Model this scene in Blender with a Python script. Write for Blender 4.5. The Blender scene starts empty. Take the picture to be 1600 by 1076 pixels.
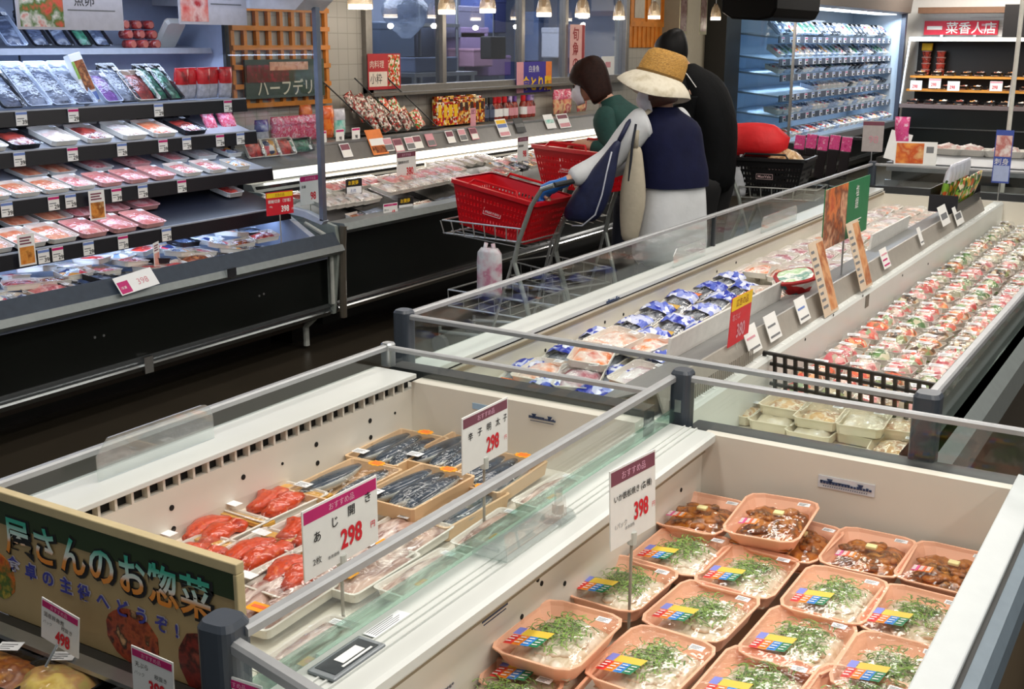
import bpy, bmesh, math, random
from mathutils import Vector as V, Matrix as M, Euler, noise
random.seed(7)
C = bpy.context.scene.collection
SC = bpy.context.scene
PI = math.pi

# ---------------------------------------------------------------- camera
FPX = 1819.77
RT = V((0.85581, 0.51727, 0.00402)); EYE = V((0, 0, 1.65))
def _basis(p, r, y):
    f = V((math.sin(y)*math.cos(p), math.cos(y)*math.cos(p), -math.sin(p)))
    rt = f.cross(V((0, 0, 1))).normalized(); up = rt.cross(f)
    return rt*math.cos(r)+up*math.sin(r), up*math.cos(r)-rt*math.sin(r), f
RT, UP, FW = _basis(0.25414769, 0.00401799, -0.54375116)
cam = bpy.data.cameras.new('camera'); camo = bpy.data.objects.new('camera', cam); C.objects.link(camo)
camo.matrix_world = M(((RT.x, UP.x, -FW.x, EYE.x), (RT.y, UP.y, -FW.y, EYE.y), (RT.z, UP.z, -FW.z, EYE.z), (0, 0, 0, 1)))
cam.sensor_width = 36; cam.lens = FPX/1600*36; cam.clip_start = .05; cam.clip_end = 100
SC.camera = camo
def ray(px, py): return RT*((px-800)/FPX)-UP*((py-538)/FPX)+FW
def onz(px, py, z): d = ray(px, py); return EYE+d*((z-1.65)/d.z)
def onx(px, py, x): d = ray(px, py); return EYE+d*(x/d.x)
def ony(px, py, y): d = ray(px, py); return EYE+d*(y/d.y)

# ---------------------------------------------------------------- world, lamps of the room, exposure
SC.view_settings.view_transform = 'Standard'; SC.view_settings.look = 'None'
SC.view_settings.exposure = 0.0; SC.view_settings.gamma = 1
wd = bpy.data.worlds.new('world'); SC.world = wd; wd.use_nodes = True
wd.node_tree.nodes['Background'].inputs[0].default_value = (.9, .95, 1, 1)
wd.node_tree.nodes['Background'].inputs[1].default_value = .28
def area(name, loc, sx, sy, power, col=(1, 1, 1), rot=(0, 0, 0), spread=PI):
    l = bpy.data.lights.new(name, 'AREA'); l.shape = 'RECTANGLE'; l.size = sx; l.size_y = sy
    l.energy = power; l.color = col; l.spread = spread
    o = bpy.data.objects.new(name, l); C.objects.link(o); o.location = loc; o.rotation_euler = rot
    return o
WARM = (1, .95, .88)
for x, pw in ((-2.9, 11), (-1.35, 27), (-.1, 29), (1.6, 34)):
    for y in (1.6, 4.4, 7.4):
        area('ceiling_lamp', (x, y, 2.93), .25, 2.2, pw*(1 if y < 5 else .8), WARM)
area('ceiling_lamp', (-2.6, 12.5, 2.93), 2, .5, 60, WARM)
area('ceiling_lamp', (-2.6, 16.4, 2.93), 2, .5, 110, WARM)
# lamps inside the refrigerated cases
COOL = (.62, .75, 1)
area('case_lamp', (-4.45, 3.3, 1.90), .12, 2.0, 8, COOL, (0, -.1, 0))
area('case_lamp', (-4.62, 3.45, 1.575), .05, 2.2, 3.5, COOL, (0, -.15, 0))
for x, z in ((-4.45, 1.315), (-4.40, 1.16), (-4.31, .965)):
    area('case_lamp', (x, 3.5, z), .03, 2.2, 2.3, COOL, (0, -.3, 0))
area('case_lamp', (-4.25, 3.5, .765), .03, 2.2, 4, (.5, .66, 1), (0, .5, 0))
area('case_lamp', (-4.15, 14.9, 1.98), .15, 4.6, 55, (.72, .86, 1), (0, -.3, 0))
for z in (1.66, 1.38, 1.2, .98, .76):
    area('case_lamp', (-4.55, 14.9, z), .03, 4.6, 7, (.72, .86, 1), (0, -.2, 0))
area('case_lamp', (-4.6, 7.35, .872), .05, 4.9, 18, (1, .93, .85), (0, -.9, 0))
area('room_lamp', (-6.1, 8.6, 2.3), 1.2, 3.6, 110, (.88, .92, 1))
area('case_lamp', (-3.2, 17.25, 1.72), 1.6, .08, 7, (1, .9, .75), (.2, 0, 0))

# ---------------------------------------------------------------- materials
def lin(h):
    if not isinstance(h, str): return tuple(h)[:3]
    h = h.lstrip('#'); o = []
    for i in (0, 2, 4):
        v = int(h[i:i+2], 16)/255; o.append(v/12.92 if v <= .04045 else ((v+.055)/1.055)**2.4)
    return tuple(o)
MATS = {}
def mat(name, col, rough=.5, metal=0, var=.06, scale=30, bump=0, emit=0, spec=.5, coat=0, ecol=None):
    if name in MATS: return MATS[name]
    m = bpy.data.materials.new(name); m.use_nodes = True; nt = m.node_tree; b = nt.nodes['Principled BSDF']
    c = lin(col)
    tc = nt.nodes.new('ShaderNodeTexCoord'); nz = nt.nodes.new('ShaderNodeTexNoise'); nz.inputs['Scale'].default_value = scale
    nz.inputs['Detail'].default_value = 3
    nt.links.new(tc.outputs['Object'], nz.inputs['Vector'])
    rp = nt.nodes.new('ShaderNodeValToRGB')
    rp.color_ramp.elements[0].position = .3; rp.color_ramp.elements[1].position = .7
    rp.color_ramp.elements[0].color = (*[max(0, x*(1-var)) for x in c], 1)
    rp.color_ramp.elements[1].color = (*[min(1, x*(1+var)) for x in c], 1)
    nt.links.new(nz.outputs['Fac'], rp.inputs['Fac']); nt.links.new(rp.outputs['Color'], b.inputs['Base Color'])
    b.inputs['Roughness'].default_value = rough; b.inputs['Metallic'].default_value = metal
    b.inputs['Specular IOR Level'].default_value = spec; b.inputs['Coat Weight'].default_value = coat
    if bump:
        bp = nt.nodes.new('ShaderNodeBump'); bp.inputs['Strength'].default_value = bump; bp.inputs['Distance'].default_value = .01
        nt.links.new(nz.outputs['Fac'], bp.inputs['Height']); nt.links.new(bp.outputs['Normal'], b.inputs['Normal'])
    if emit:
        b.inputs['Emission Color'].default_value = (*lin(ecol or col), 1); b.inputs['Emission Strength'].default_value = emit
    MATS[name] = m; return m
def food(name, cols, scale=40, rough=.35, bump=.6, stretch=(1, 1, 1), kind='noise'):
    """speckled food surface: a noise through a ramp of the food's own colours, shifted per object"""
    if name in MATS: return MATS[name]
    m = bpy.data.materials.new(name); m.use_nodes = True; nt = m.node_tree; b = nt.nodes['Principled BSDF']
    tc = nt.nodes.new('ShaderNodeTexCoord'); oi = nt.nodes.new('ShaderNodeObjectInfo')
    ad = nt.nodes.new('ShaderNodeVectorMath'); ad.operation = 'ADD'
    sc = nt.nodes.new('ShaderNodeVectorMath'); sc.operation = 'SCALE'; sc.inputs['Scale'].default_value = 3
    cm = nt.nodes.new('ShaderNodeCombineXYZ')
    for i in range(3): nt.links.new(oi.outputs['Random'], cm.inputs[i])
    nt.links.new(cm.outputs[0], sc.inputs[0]); nt.links.new(tc.outputs['Object'], ad.inputs[0]); nt.links.new(sc.outputs[0], ad.inputs[1])
    mp = nt.nodes.new('ShaderNodeMapping'); mp.inputs['Scale'].default_value = stretch
    nt.links.new(ad.outputs[0], mp.inputs['Vector'])
    if kind == 'noise':
        nz = nt.nodes.new('ShaderNodeTexNoise'); nz.inputs['Detail'].default_value = 4; out = nz.outputs['Fac']
    else:
        nz = nt.nodes.new('ShaderNodeTexVoronoi'); out = None
    nz.inputs['Scale'].default_value = scale
    nt.links.new(mp.outputs[0], nz.inputs['Vector'])
    rp = nt.nodes.new('ShaderNodeValToRGB'); e = rp.color_ramp.elements
    n = len(cols)
    lo, hi = (.3, .7) if kind == 'noise' else (0, 1)
    if kind != 'noise':
        sp = nt.nodes.new('ShaderNodeSeparateColor'); nt.links.new(nz.outputs['Color'], sp.inputs[0]); out = sp.outputs[0]
        rp.color_ramp.interpolation = 'CONSTANT'
    while len(e) < n: e.new(.5)
    for i, c in enumerate(cols):
        e[i].position = lo+(hi-lo)*(i/(n-1) if kind == 'noise' else i/n); e[i].color = (*lin(c), 1)
    nt.links.new(out, rp.inputs['Fac']); nt.links.new(rp.outputs['Color'], b.inputs['Base Color'])
    b.inputs['Roughness'].default_value = rough
    if bump:
        bp = nt.nodes.new('ShaderNodeBump'); bp.inputs['Strength'].default_value = bump; bp.inputs['Distance'].default_value = .004
        nt.links.new(out, bp.inputs['Height']); nt.links.new(bp.outputs['Normal'], b.inputs['Normal'])
    MATS[name] = m; return m
def clear(name, tint='#ffffff', gloss=.06, rough=.03, haze=0, wrinkle=0, hcol='#ffffff', wscale=40):
    """thin clear sheet (glass, film, acrylic): see-through with a fresnel gloss and a little haze"""
    if name in MATS: return MATS[name]
    m = bpy.data.materials.new(name); m.use_nodes = True; nt = m.node_tree; nt.nodes.clear()
    o = nt.nodes.new('ShaderNodeOutputMaterial'); tr = nt.nodes.new('ShaderNodeBsdfTransparent'); tr.inputs[0].default_value = (*lin(tint), 1)
    gl = nt.nodes.new('ShaderNodeBsdfGlossy'); gl.inputs['Roughness'].default_value = rough
    fr = nt.nodes.new('ShaderNodeLayerWeight'); fr.inputs['Blend'].default_value = .25
    mr = nt.nodes.new('ShaderNodeMapRange'); mr.inputs['To Min'].default_value = gloss; mr.inputs['To Max'].default_value = min(1, gloss*6+.25)
    pw = nt.nodes.new('ShaderNodeMath'); pw.operation = 'POWER'; pw.inputs[1].default_value = 2
    nt.links.new(fr.outputs['Facing'], pw.inputs[0]); nt.links.new(pw.outputs[0], mr.inputs['Value'])
    mx = nt.nodes.new('ShaderNodeMixShader')
    nt.links.new(mr.outputs[0], mx.inputs[0]); nt.links.new(gl.outputs[0], mx.inputs[2])
    if haze:
        df = nt.nodes.new('ShaderNodeBsdfDiffuse'); df.inputs[0].default_value = (*lin(hcol), 1)
        m2 = nt.nodes.new('ShaderNodeMixShader'); m2.inputs[0].default_value = haze
        nt.links.new(tr.outputs[0], m2.inputs[1]); nt.links.new(df.outputs[0], m2.inputs[2]); nt.links.new(m2.outputs[0], mx.inputs[1])
    else: nt.links.new(tr.outputs[0], mx.inputs[1])
    tc = nt.nodes.new('ShaderNodeTexCoord'); nz = nt.nodes.new('ShaderNodeTexNoise'); nz.inputs['Scale'].default_value = wscale
    nt.links.new(tc.outputs['Object'], nz.inputs['Vector'])
    bp = nt.nodes.new('ShaderNodeBump'); bp.inputs['Strength'].default_value = wrinkle; bp.inputs['Distance'].default_value = .01
    nt.links.new(nz.outputs['Fac'], bp.inputs['Height']); nt.links.new(bp.outputs['Normal'], gl.inputs['Normal'])
    nt.links.new(mx.outputs[0], o.inputs[0]); MATS[name] = m; return m

# ---------------------------------------------------------------- mesh builder
class MB:
    def __init__(s, T=None): s.v = []; s.f = []; s.m = []; s.T = T or M()
    def add(s, vs, fs, mi=0):
        n = len(s.v); s.v += [s.T @ V(p) for p in vs]; s.f += [tuple(i+n for i in f) for f in fs]; s.m += [mi]*len(fs); return s
    def box(s, a, b, mi=0):
        (x0, y0, z0), (x1, y1, z1) = [min(p, q) for p, q in zip(a, b)], [max(p, q) for p, q in zip(a, b)]
        return s.add([(x0, y0, z0), (x1, y0, z0), (x1, y1, z0), (x0, y1, z0), (x0, y0, z1), (x1, y0, z1), (x1, y1, z1), (x0, y1, z1)],
                     [(3, 2, 1, 0), (4, 5, 6, 7), (0, 1, 5, 4), (1, 2, 6, 5), (2, 3, 7, 6), (3, 0, 4, 7)], mi)
    def quad(s, pts, mi=0): return s.add(pts, [tuple(range(len(pts)))], mi)
    def profile(s, pts, y0, y1, mi=0, cap=True):
        """closed (x,z) outline extruded along y"""
        n = len(pts); vs = [(x, y0, z) for x, z in pts]+[(x, y1, z) for x, z in pts]
        fs = [(i, (i+1) % n, n+(i+1) % n, n+i) for i in range(n)]
        if cap: fs += [tuple(range(n-1, -1, -1)), tuple(range(n, 2*n))]
        return s.add(vs, fs, mi)
    def loft(s, rings, mi=0, cap=(True, True), closed=True):
        n = len(rings[0]); vs = [p for r in rings for p in r]; fs = []
        for k in range(len(rings)-1):
            for i in range(n if closed else n-1):
                j = (i+1) % n; fs.append((k*n+i, k*n+j, (k+1)*n+j, (k+1)*n+i))
        if cap[0]: fs.append(tuple(range(n-1, -1, -1)))
        if cap[1]: fs.append(tuple(range((len(rings)-1)*n, len(rings)*n)))
        return s.add(vs, fs, mi)
    def tube(s, pts, r, n=8, mi=0, flat=1.0):
        pts = [V(p) for p in pts]; rs = r if isinstance(r, (list, tuple)) else [r]*len(pts)
        rings = []; ref = None
        for i, p in enumerate(pts):
            d = (pts[min(i+1, len(pts)-1)]-pts[max(i-1, 0)])
            d = d.normalized() if d.length > 1e-9 else V((0, 0, 1))
            if ref is None: ref = V((0, 0, 1)) if abs(d.z) < .9 else V((0, 1, 0))
            u = d.cross(ref)
            if u.length < 1e-6: u = d.orthogonal()
            u.normalize(); w = u.cross(d).normalized(); ref = w
            rings.append([p+u*math.cos(2*PI*k/n)*rs[i]+w*math.sin(2*PI*k/n)*rs[i]*flat for k in range(n)])
        return s.loft(rings, mi)
    def disc(s, c, r, ax='z', n=16, mi=0, h=.002):
        c = V(c); e = {'z': ((1, 0, 0), (0, 1, 0), (0, 0, 1)), 'x': ((0, 1, 0), (0, 0, 1), (1, 0, 0)), 'y': ((0, 0, 1), (1, 0, 0), (0, 1, 0))}[ax]
        u, w, k = map(V, e)
        return s.loft([[c+k*t+(u*math.cos(2*PI*i/n)+w*math.sin(2*PI*i/n))*r for i in range(n)] for t in (0, h)], mi)
    def ball(s, c, r, mi=0, n=10, m=6):
        c = V(c); r = V(r) if not isinstance(r, (int, float)) else V((r, r, r)); rings = []
        for k in range(1, m):
            a = PI*k/m; rings.append([c+V((r.x*math.sin(a)*math.cos(2*PI*i/n), r.y*math.sin(a)*math.sin(2*PI*i/n), -r.z*math.cos(a))) for i in range(n)])
        return s.loft(rings, mi)
    def build(s, name, mats, parent=None, smooth=False, bevel=0, loc=None, sub=0, solid=0):
        me = bpy.data.meshes.new(name); me.from_pydata([tuple(p) for p in s.v], [], s.f)
        if not isinstance(mats, (list, tuple)): mats = [mats]
        for m in mats: me.materials.append(m)
        if len(mats) > 1: me.polygons.foreach_set('material_index', s.m)
        if smooth: me.polygons.foreach_set('use_smooth', [True]*len(me.polygons))
        me.update()
        o = bpy.data.objects.new(name, me); C.objects.link(o)
        if parent: o.parent = parent
        if loc: o.location = loc
        if solid: d = o.modifiers.new('s', 'SOLIDIFY'); d.thickness = solid; d.offset = 0
        if bevel: b = o.modifiers.new('b', 'BEVEL'); b.width = bevel; b.segments = 2; b.limit_method = 'ANGLE'
        if sub: d = o.modifiers.new('d', 'SUBSURF'); d.levels = sub; d.render_levels = sub
        return o
def tag(o, label, cat, group=None, kind=None):
    o['label'] = label; o['category'] = cat
    if group: o['group'] = group
    if kind: o['kind'] = kind
    return o
def struct(o): o['kind'] = 'structure'; return o
def thing(name, label, cat, loc=(0, 0, 0), rotz=0, group=None):
    o = bpy.data.objects.new(name, None); C.objects.link(o); o.empty_display_size = .05
    o.location = loc; o.rotation_euler = (0, 0, rotz); return tag(o, label, cat, group)
def dup(src, loc=None, rot=None, label=None, group=None, scale=None, swap=None):
    """a copy of a thing with copies of its parts and sub-parts; swap replaces materials by object slot"""
    def cp(o, par):
        c = o.copy(); C.objects.link(c)
        if par: c.parent = par
        if swap and c.type == 'MESH':
            for i, sl in enumerate(c.material_slots):
                if sl.material and sl.material.name in swap: sl.link = 'OBJECT'; sl.material = swap[sl.material.name]
        for ch in list(o.children): cp(ch, c)
        return c
    r = cp(src, None)
    if loc is not None: r.location = loc
    if rot is not None: r.rotation_euler = rot
    if scale is not None: r.scale = (scale,)*3 if isinstance(scale, (int, float)) else scale
    if label: r['label'] = label
    if group: r['group'] = group
    return r
def drop(o):
    for ch in list(o.children): drop(ch)
    bpy.data.objects.remove(o)
TXT = {}
def text(body, size, m, parent, name='lettering', loc=(0, 0, 0), rot=(PI/2, 0, 0), sx=1, bold=0, al='LEFT', ext=0):
    k = (body, bold, al, ext)
    if k not in TXT:
        c = bpy.data.curves.new('t', 'FONT'); c.body = body; c.size = 1; c.offset = bold; c.align_x = al; c.resolution_u = 3; c.extrude = ext
        o = bpy.data.objects.new('t', c); C.objects.link(o)
        dg = bpy.context.evaluated_depsgraph_get(); me = bpy.data.meshes.new_from_object(o.evaluated_get(dg))
        me.materials.clear(); bpy.data.objects.remove(o); TXT[k] = me
    me = TXT[k]
    if me.users and me.materials: me = me.copy(); me.materials.clear()
    me.materials.append(m)
    o = bpy.data.objects.new(name, me); C.objects.link(o); o.parent = parent
    o.location = loc; o.rotation_euler = rot; o.scale = (size*sx, size, size); return o
ORD = 'first second third fourth fifth sixth seventh eighth ninth tenth eleventh twelfth thirteenth fourteenth fifteenth sixteenth seventeenth eighteenth nineteenth twentieth'.split()
def nth(i):
    if i < 20: return ORD[i]
    if i == 29: return 'thirtieth'
    return ('twenty-' if i < 29 else 'thirty-')+ORD[(i-20) % 10]
def rrect(w, d, r, n=4, z=0, cx=0, cy=0):
    """rounded rectangle ring"""
    o = []
    for sx, sy, a in ((1, 1, 0), (-1, 1, 90), (-1, -1, 180), (1, -1, 270)):
        for k in range(n+1):
            t = math.radians(a+90*k/n); o.append((cx+sx*(w/2-r)+r*math.cos(t), cy+sy*(d/2-r)+r*math.sin(t), z))
    return o

# common materials
CREAM = mat('cream_enamel', '#ddd8cc', .45, var=.04, scale=4)
SILL = mat('white_sill', '#d3d6d2', .35, var=.02, scale=6)
BLACK = mat('black_panel', '#0b0f0d', .3, var=.2, scale=3)
DKGREY = mat('dark_grey_trim', '#2b2e31', .45)
POST = mat('slate_plastic', '#3a414b', .35)
STEEL = mat('satin_steel', '#b9bcbd', .32, .85)
RAIL = mat('grey_rail', '#a9abad', .4, .35)
CHROME = mat('chrome', '#d5d7d8', .15, 1)
GLASS = clear('case_glass', '#fafdfc', .035, .02)
GREENGLASS = clear('green_glass_edge', '#a9cfc2', .1, .05, haze=.3, hcol='#7fa79a')
GREENSHEEN = clear('green_reflection_tint', '#dcefe8', .10, .05, haze=.10, hcol='#a8cfc0')  # tint and haze that imitate a greenish reflection in the glass
FILM = clear('cling_film', '#ffffff', .05, .12, wrinkle=.5, wscale=30)
ACRYL = clear('acrylic', '#f4f8f7', .1, .03, haze=.12)
WHITE = mat('white_card', '#efefec', .6, var=.02)
INK = mat('black_ink', '#17181a', .7)
RED = mat('red_ink', '#d8182c', .6)
MAG = mat('magenta_ink', '#c2196c', .6)
DULLMAG = mat('dull_plum_ink', '#7d4455', .6)
YEL = mat('yellow_ink', '#f2c418', .6)
BLUEINK = mat('blue_ink', '#2b4a9a', .6)
GREYINK = mat('grey_ink', '#75777a', .7)
STICK = mat('white_sticker', '#f3f5f7', .45, var=.02)
HOLE = mat('dark_hole', '#0c0a08', .8)
# ================================================================ the room
def wallmat(name, col, mortar, sx, sy):
    m = mat(name, col, .35, var=.03); nt = m.node_tree; b = nt.nodes['Principled BSDF']
    tc = nt.nodes.new('ShaderNodeTexCoord'); sp = nt.nodes.new('ShaderNodeSeparateXYZ'); cb = nt.nodes.new('ShaderNodeCombineXYZ')
    br = nt.nodes.new('ShaderNodeTexBrick'); br.offset = 0; br.inputs['Scale'].default_value = 1
    br.inputs['Brick Width'].default_value = sx; br.inputs['Row Height'].default_value = sy; br.inputs['Mortar Size'].default_value = .003
    br.inputs['Color1'].default_value = br.inputs['Color2'].default_value = (*lin(col), 1); br.inputs['Mortar'].default_value = (*lin(mortar), 1)
    nt.links.new(tc.outputs['Object'], sp.inputs[0]); nt.links.new(sp.outputs['Y'], cb.inputs['X']); nt.links.new(sp.outputs['Z'], cb.inputs['Y'])
    nt.links.new(cb.outputs[0], br.inputs['Vector']); nt.links.new(br.outputs['Color'], b.inputs['Base Color']); return m
TILE = wallmat('wall_tile', '#b5b2aa', '#9c998f', .1, .1)
struct(MB().box((-5.3, -2, -.1), (6, 18.2, 0)).build('floor', mat('floor_vinyl', '#3f3930', .3, var=.12, scale=2)))
struct(MB().box((-6.9, -2, 3.0), (6, 18.2, 3.1)).build('ceiling', mat('ceiling_board', '#d9d6cf', .8)))
w = MB()
w.box((-5.2, 0, 0), (-5.1, 18, 1.33)).box((-5.2, 0, 1.33), (-5.1, 6.49, 3)).box((-5.2, 10.5, 1.33), (-5.1, 18, 3)).box((-5.2, 6.49, 2.3), (-5.1, 10.5, 3))
struct(w.build('wall_left', TILE))
struct(MB().box((-5.2, 17.9, 0), (6, 18, 3)).build('wall_end', mat('white_wall_panel', '#e6e4df', .5, var=.02)))
struct(MB().box((-3.95, 17.55, 2.06), (0, 17.9, 2.14)).build('trim_1', mat('brown_beam', '#7b5a44', .5)))
MULL = mat('window_frame_metal', '#8d8a86', .35, .5)
w = MB()
w.box((-5.14, 6.45, 1.30), (-5.06, 10.54, 1.35)).box((-5.14, 6.45, 1.3), (-5.06, 6.52, 2.3)).box((-5.14, 10.47, 1.3), (-5.06, 10.54, 2.3))
for y in (7.4, 8.55, 9.3): w.box((-5.14, y-.025, 1.35), (-5.07, y+.025, 2.3))
wf = struct(w.build('window_1', MULL, bevel=.004))
MB().box((-5.105, 6.52, 1.35), (-5.1, 10.47, 2.3)).build('pane', clear('window_glass', '#d4d8de', .09, .02), wf)
struct(MB().box((-5.06, 6.42, 1.285), (-4.98, 10.56, 1.305)).build('trim_2', mat('window_ledge', '#77736c', .4, .3)))
# preparation room behind the window
PREP = mat('prep_room_wall', '#6a7284', .6)
w = MB(); struct(MB().box((-6.85, 6, 0), (-6.8, 11, 3)).build('wall_back', PREP))
for y in (6, 10.95): struct(MB().box((-6.8, y, 0), (-5.2, y+.05, 3)).build('wall_back', PREP))
struct(MB().box((-6.8, 6.05, -.1), (-5.3, 10.95, 0)).build('floor_back', PREP))
# pillar and dark panel left of the far cooler
struct(MB().box((-5.1, 11.35, 0), (-4.85, 11.95, 3)).build('trim_3', mat('beige_pillar', '#98907f', .6, var=.03), bevel=.01))
struct(MB().box((-5.1, 11.95, 0), (-4.62, 12.38, 3)).build('trim_4', mat('dark_partition', '#15130f', .5)))

# things seen through the window
t = thing('storage_shelf', 'steel shelf with folded packaging inside the preparation room window', 'shelf', (-6.55, 8.5, 0))
for z in (.9, 1.35, 1.78): MB().box((-.22, -.95, z), (.25, .95, z+.03)).build('shelf_board', STEEL, t)
for x in (-.2, .23):
    for y in (-.93, .93): MB().tube([(x, y, 0), (x, y, 2.2)], .015).build('leg', STEEL, t)
def carton(px, py, w, h, d, m, label, x=-6.5, nm='carton', cat='box'):
    p = onx(px, py, x); b = MB().box((-d/2, -w/2, 0), (d/2, w/2, h)); b.box((-d/2-.004, -w/2-.004, h*.8), (d/2+.004, w/2+.004, h))
    return tag(b.build(nm, m, bevel=.012, loc=p), label, cat)
carton(722, 92, .5, .3, .3, mat('lilac_box', '#a58bb5', .6), 'lilac storage box on the shelf behind the left window')
carton(762, 118, .42, .2, .3, mat('mauve_box', '#8f7099', .6), 'mauve plastic crate on the shelf behind the middle window pane')
carton(745, 52, .3, .4, .2, mat('blue_apron', '#5f6fb0', .8), 'blue folded overalls standing behind the middle window pane', nm='folded_overalls', cat='clothes')
carton(770, 52, .2, .36, .2, mat('navy_apron', '#2f3560', .8), 'dark navy folded cloth beside the blue overalls behind the window', nm='folded_cloth', cat='clothes')
carton(880, 90, .4, .3, .3, mat('white_box', '#c9cbd4', .6), 'white carton standing behind the right window pane', x=-6.0)
carton(840, 95, .5, .5, .3, mat('steel_blue_box', '#6a7fa6', .5), 'steel blue cabinet behind the right window pane', x=-6.4, nm='cabinet', cat='cabinet')
carton(652, 112, .6, .12, .4, mat('grey_blue_cloth', '#66728d', .8), 'heap of grey blue cloths lying behind the left window pane', x=-5.8, nm='cloth_heap', cat='cloth')
carton(718, 60, .45, .3, .3, mat('grey_lilac_box', '#8a86a0', .6), 'grey lilac carton on the shelf behind the left end of the middle pane')
carton(600, 100, .5, .35, .3, mat('slate_machine', '#5c6a80', .4, .3), 'slate coloured machine behind the red poster in the left window', x=-6.3, nm='machine', cat='machine')
carton(925, 60, .6, .5, .3, mat('pale_grey_box', '#a9aeb8', .6), 'pale grey carton behind the pink banner in the right window', x=-6.2)
carton(735, 104, .34, .17, .3, mat('pink_box', '#b58aa0', .6), 'pink carton on the lower shelf behind the middle window pane', x=-6.3)
# crumpled clear bag hanging behind the left pane
b = MB(); rings = []
for k in range(9):
    a = k/8; rr = .05+.2*math.sin(PI*min(1, a*1.05))
    rings.append([V((.6*rr*math.cos(q*PI/6)*(1+.25*noise.noise(V((q, k, 1.3)))), rr*math.sin(q*PI/6)*(1+.3*noise.noise(V((q*.9, k, 5)))), .42*a)) for q in range(12)])
tag(b.loft(rings).build('plastic_bag', clear('bag_plastic', '#dfe6f0', .15, .15, haze=.3, wrinkle=.8, hcol='#b8c4d8'), smooth=True, loc=onx(635, 60, -5.75)), 'crumpled clear plastic bag hanging behind the left window pane', 'bag')
o = tag(MB().box((0, -.13, 0), (.12, .13, .2)).build('hanging_cloth', mat('black_bin', '#16161c', .6), loc=onx(762, 92, -5.9), bevel=.01), 'black cloth hanging behind the middle window pane', 'cloth'); MB().tube([(.06, 0, .2), (.06, 0, 2.99-o.location.z)], .005, 6).build('cord', STEEL, o)
t = thing('work_table', 'steel work table under the grey blue cloths behind the left window', 'table', (-5.8, onx(652, 112, -5.8).y, 0)); MB().box((-.3, -.45, onx(652, 112, -5.8).z-.03), (.3, .45, onx(652, 112, -5.8).z)).build('table_top', STEEL, t)
for x in (-.27, .27):
    for y in (-.42, .42): MB().tube([(x, y, 0), (x, y, onx(652, 112, -5.8).z-.03)], .02).build('leg', STEEL, t)

# orange wooden lattices on the tiled wall
WOOD = mat('orange_wood', '#d0812c', .5, var=.15, scale=12)
def lattice(y0, y1, z0, z1, nc, nr, label, x=-5.095):
    b = MB()
    for i in range(nc+1): y = y0+(y1-y0)*i/nc; b.box((x, y-.014, z0), (x+.025, y+.014, z1))
    for i in range(nr+1): z = z0+(z1-z0)*i/nr; b.box((x+.02, y0-.014, z-.014), (x+.04, y1+.014, z+.014))
    return tag(b.build('wooden_lattice', WOOD), label, 'lattice')
lattice(5.2, 6.05, 1.27, 1.95, 8, 6, 'orange wooden lattice on the tiled wall behind the left cooler')
t = thing('wooden_screen', 'orange slatted wooden screen on the wall right of the window', 'screen', (-5.095, 10.98, 1.60))
b = MB(); b.box((0, -.4, 0), (.012, .4, .7))
for i in range(9): b.box((.012, -.4+.8*i/8-.018, 0), (.025, -.4+.8*i/8+.018, .22))
for y in (-.38, 0, .38): b.box((.012, y-.03, .2), (.03, y+.03, .7))
b.box((.012, -.4, .2), (.032, .4, .25)); b.build('screen', WOOD, t)
for y in (-.19, .19): MB().box((.012, y-.11, .28), (.02, y+.11, .69)).build('paper_panel', mat('shoji_paper', '#b9b2a6', .6), t)
# green deli board on the lattice
t = thing('deli_sign', 'dark green deli sign board hung low on the orange lattice', 'sign', (-5.05, 5.62, 1.31), PI/2)
MB().box((-.36, -.008, 0), (.36, .008, .23)).build('board', mat('board_green', '#3c4a3a', .5), t)
MB().box((-.15, -.012, .165), (.2, -.008, .215)).build('picture', food('sign_sausages', ['#c9876b', '#e6b394', '#a05a44'], 20, bump=0), t)
MB().box((-.35, -.0115, .095), (.02, -.0085, .2)).build('picture', food('sign_salad', ['#7d2a30', '#5c4438', '#a33a44'], 25, bump=0), t)
text('ハーフデリ', .105, mat('sign_cream', '#ded6bd', .6), t, loc=(-.27, -.0125, .02), bold=.01)
# ================================================================ the island freezers
def rail(p, q, r=.009, name='rail', par=None, m=RAIL):
    p, q = V(p), V(q); d = (q-p).normalized(); s = d.cross(V((0, 0, 1))).normalized(); b = MB()
    b.loft([[e+s*r*a+V((0, 0, 1))*r*c for a, c in ((1, -.6), (1, .5), (.6, .9), (-.6, .9), (-1, .5), (-1, -.6))] for e in (p, q)])
    return b.build(name, m, par)
def pane(p, q, z0, z1, par, name='glass_panel', m=GLASS, t=.005):
    p, q = V((*p, 0)), V((*q, 0)); s = (q-p).normalized().cross(V((0, 0, 1)))*t/2; b = MB()
    b.loft([[p+s+V((0, 0, z0)), q+s+V((0, 0, z0)), q-s+V((0, 0, z0)), p-s+V((0, 0, z0))], [p+s+V((0, 0, z1)), q+s+V((0, 0, z1)), q-s+V((0, 0, z1)), p-s+V((0, 0, z1))]])
    return b.build(name, m, par)
def post(x, y, z0, z1, w, par, m=POST, rot=0):
    b = MB(M.Translation((x, y, 0)) @ M.Rotation(rot, 4, 'Z')); b.loft([rrect(w, w, w*.28, 4, z) for z in (z0, z1-w*.15)]+[rrect(w*.82, w*.82, w*.25, 4, z1)])
    return b.build('corner_post', m, par, smooth=False)
def holes(pts, ax, par, r=.006, name='bracket_holes'):
    b = MB()
    for p in pts: b.disc(p, r, ax, 10, h=.0015)
    return b.build(name, HOLE, par)
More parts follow.
